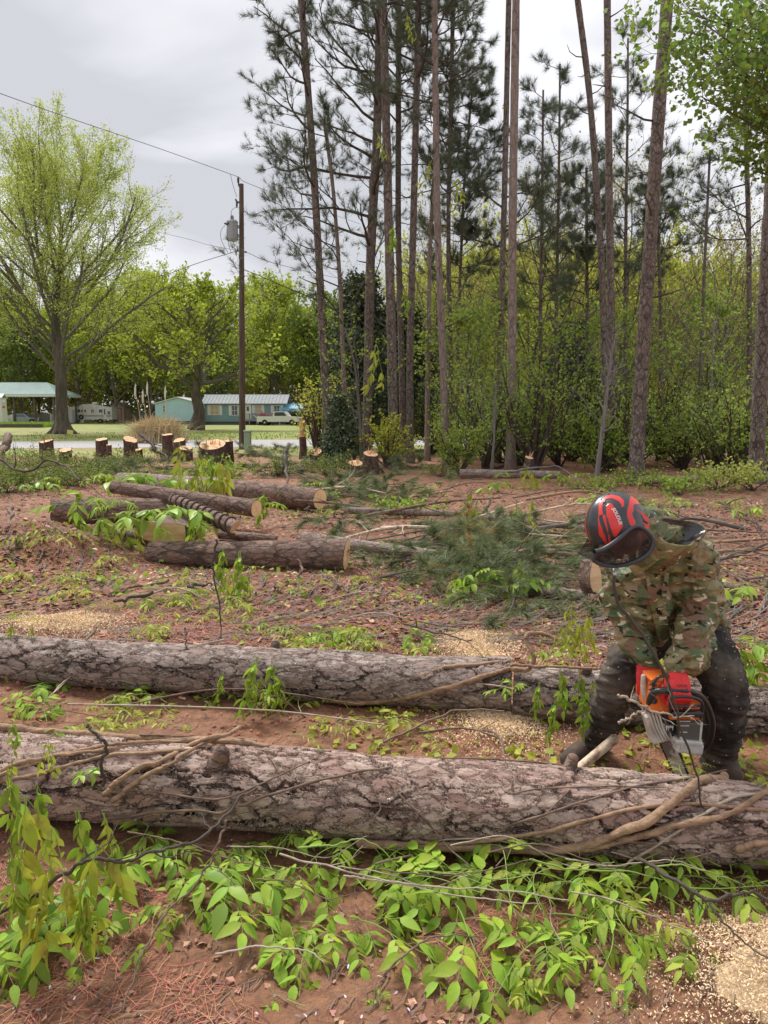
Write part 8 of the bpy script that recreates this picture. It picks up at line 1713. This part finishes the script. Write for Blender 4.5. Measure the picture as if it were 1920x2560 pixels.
def zone(n, y0, y1, seed, thr=None, sc_=.8, pw=1.0, side=None):
    r = np.random.default_rng(seed); y = y0 * (y1 / y0) ** (r.random(n) ** pw); x = r.uniform(-1, 1, n) * (y * .56 + .35)
    if thr is not None: k = fbm(x * sc_ + seed, y * sc_ + 3, 3) > thr; x, y = x[k], y[k]
    return x, y
M['straw1'] = mat('pine_straw', (0.42, 0.20, 0.095), .75, island=.55); M['straw2'] = mat('old_pine_straw', (0.28, 0.145, 0.085), .8, island=.55); M['chips'] = mat('bark_chips', (0.26, 0.155, 0.09), .85, island=.6); M['chips2'] = mat('pale_wood_chips', (0.64, 0.47, 0.31), .85, island=.4); M['dead_leaf'] = mat('dead_leaves', (0.46, 0.28, 0.17), .8, island=.5)
x, y = zone(15000, 1.55, 6.5, 1, .44, 1.1); strips(len(x), x, y, (.05, .15), .0016, 1).build('pine_straw', M['straw1']).__setitem__('kind', 'stuff')
x, y = zone(34000, 4.6, 20, 2, .38, .6); strips(len(x), x, y, (.08, .26), .006, 2, curl=.2, stand=.12).build('pine_straw', M['straw2']).__setitem__('kind', 'stuff')
x, y = zone(16000, 4.8, 18, 3, .46, .7); strips(len(x), x, y, (.07, .22), .005, 3, curl=.2, stand=.12).build('pine_straw', M['straw1']).__setitem__('kind', 'stuff')
CH = (np.array([[-.6, -.10, 0], [-.1, -.24, .10], [.6, -.05, .05], [.25, .2, .12], [-.4, .18, .04]]), np.array([[0, 1, 2, 3, 4]]))
def flakes(n, x, y, sz, seed, mt, name, tpl=CH, up=1.6, lift=.006):
    r = np.random.default_rng(seed); n = len(x); d = rdir(n, r); d[:, 2] *= .3; mb = MB(); inst(mb, tpl[0], tpl[1], basis(nrm(d), nrm(rdir(n, r) + [0, 0, up]), r.uniform(sz[0], sz[1], n)), np.c_[x, y, ground_z(x, y) + lift]); o = mb.build(name, M[mt]); o['kind'] = 'stuff'; return o
x, y = zone(5500, 1.6, 6, 4, .46, .9); flakes(0, x, y, (.006, .026), 4, 'chips', 'bark_litter')
x, y = zone(22000, 4.6, 17, 5, .42, .6); flakes(0, x, y, (.025, .09), 5, 'chips', 'bark_litter')
x, y = zone(7000, 4.0, 14, 6, .50, .5); flakes(0, x, y, (.02, .06), 6, 'chips2', 'wood_chips')
x, y = zone(7000, 4.6, 20, 7, .45, .5); flakes(0, x, y, (.03, .07), 7, 'dead_leaf', 'dead_leaves', tpl=OAKL)
x, y = zone(700, 1.6, 3.5, 8); flakes(0, x, y, (.010, .035), 8, 'dead_leaf', 'dead_leaves', tpl=OAKL)
x, y = zone(5200, 3.0, 13, 9, .54, .55); flakes(0, x, y, (.03, .06), 9, 'sprig_lime', 'fallen_leaves', tpl=OAKL, up=1.0, lift=.015)
x, y = zone(2200, 6.0, 17, 10, .56, .4); flakes(0, x, y, (.04, .08), 10, 'leaf_green', 'fallen_leaves', tpl=OAKL, up=.8, lift=.04)
M['petal'] = mat('lilac_petals', (0.70, 0.66, 0.78), .6, trans=.2); r_ = np.random.default_rng(12)
pp = np.array([G(a, b) for a, b in ([(r_.uniform(600, 1250), r_.uniform(2280, 2540)) for _ in range(36)] + [(r_.uniform(0, 400), r_.uniform(2250, 2540)) for _ in range(18)] + [(r_.uniform(1040, 1400), r_.normal(2160, 22)) for _ in range(60)] + [(r_.uniform(560, 700), r_.normal(2110, 22)) for _ in range(20)])])
flakes(0, pp[:, 0], pp[:, 1], (.008, .016), 13, 'petal', 'fallen_petals', up=.6, lift=.012)
x, y = zone(1600, 1.6, 5, 14); strips(len(x), x, y, (.03, .11), .0035, 14, curl=.15, stand=.2).build('small_twigs', M['thin_vine']).__setitem__('kind', 'stuff')
x, y = zone(3500, 5, 19, 15); strips(len(x), x, y, (.15, .7), .011, 15, curl=.10, stand=.12).build('small_twigs', M['far_bark']).__setitem__('kind', 'stuff')
x, y = zone(500, 1.6, 2.6, 16); x, y = x[x > 0], y[x > 0]; strips(len(x), x, y, (.02, .05), .0012, 16, curl=.1, stand=.8).build('moss_grass', M['leaf_green']).__setitem__('kind', 'stuff')
# clods of clay
def clods():
    r = np.random.default_rng(21); import bmesh; bm = bmesh.new(); bmesh.ops.create_icosphere(bm, subdivisions=1, radius=.5); tv = np.array([v.co[:] for v in bm.verts]); tf = np.array([[v.index for v in f.verts] for f in bm.faces]); bm.free()
    x, y = zone(5200, 1.55, 9, 22, .45, .8); n = len(x); Mx = rdir(n * 3, r).reshape(n, 3, 3); s = r.uniform(.004, .022, n) * (1 + (y > 3.5) * .8); q = np.linalg.qr(r.normal(size=(n, 3, 3)))[0] * (s[:, None] * r.uniform(.5, 1.1, (n, 3)))[:, None, :]
    mb = MB(); inst(mb, tv, tf, q, np.c_[x, y, ground_z(x, y) + s * .1]); o = mb.build('clay_clods', M['clod'], smooth=True); o['kind'] = 'stuff'
M['clod'] = mat('clay_clods', (0.37, 0.17, 0.095), .85, island=.3, bump=(60, .6, .004)); clods()
# ------------------------------------------------------------------ sawdust
M['sawdust'] = mat('sawdust', (0.78, 0.60, 0.36), .9, noise=(40, (0.60, 0.41, 0.23), .4, .65), bump=(130, .8, .006)); M['sawfleck'] = mat('sawdust_flecks', (0.80, 0.63, 0.39), .9, island=.3)
def sawdust(px, py, rx, ry, h_, label, seed, n=5000, spread=1.5):
    c = G(px, py); k, s = 16, 56; th = np.linspace(0, 2 * np.pi, s, endpoint=False); t_ = np.linspace(0, 1, k)[:, None]; ed = 1 + .8 * (fbm(np.cos(th) * 1.6 + seed, np.sin(th) * 1.6 + seed, 3) - .5) * 2
    X = c[0] + .55 * rx * t_ * ed * np.cos(th); Y = c[1] + .55 * ry * t_ * ed * np.sin(th); Z = ground_z(X, Y) + h_ * (1 - t_ ** 1.2) * (.6 + .8 * fbm(X * 9, Y * 9, 3)) - .008 * t_ ** 4 + .003; V = np.stack([X, Y, Z + 0 * X], -1)
    i = np.arange(k * s).reshape(k, s); j = np.roll(i, -1, 1); mb = MB(); mb.add(V.reshape(-1, 3), np.stack([i[:-1], i[1:], j[1:], j[:-1]], -1).reshape(-1, 4)); mb.f.append(i[:1]); mb.mi.append(np.array([0]))
    o = mb.build('sawdust', M['sawdust'], smooth=True); tag(o, label, 'sawdust', kind='stuff')
    r = np.random.default_rng(seed); a = r.uniform(0, 6.28, n); q = np.abs(r.normal(size=n)) * spread * .52; x, y = c[0] + np.cos(a) * q * rx, c[1] + np.sin(a) * q * ry; hz = h_ * np.clip(1 - q ** 2, 0, 1); n = len(x)
    mb = MB(); inst(mb, CH[0], CH[1], basis(rdir(n, r), rdir(n, r) + [0, 0, 1.], r.uniform(.002, .0075, n) * (1 + c[1] * .22)), np.c_[x, y, ground_z(x, y) + hz + .006]); o = mb.build('sawdust', M['sawfleck']); tag(o, 'flecks around the ' + label, 'sawdust', kind='stuff')
sawdust(1180, 1625, .40, .45, .04, 'pale sawdust heap behind the sawn end of the second log', 1, 13000)
sawdust(1250, 1818, .26, .26, .05, 'pale sawdust heap between the logs left of the person', 2, 12000)
sawdust(150, 1570, .60, .36, .04, 'pale sawdust heap behind the left end of the second log', 3, 13000)
sawdust(1985, 2440, .33, .30, .09, 'pale sawdust heap at the lower right corner', 4, 26000, 1.6)
sawdust(820, 1440, .12, .06, .01, 'small pale sawdust patch beside the dark log cut end', 5, 800)
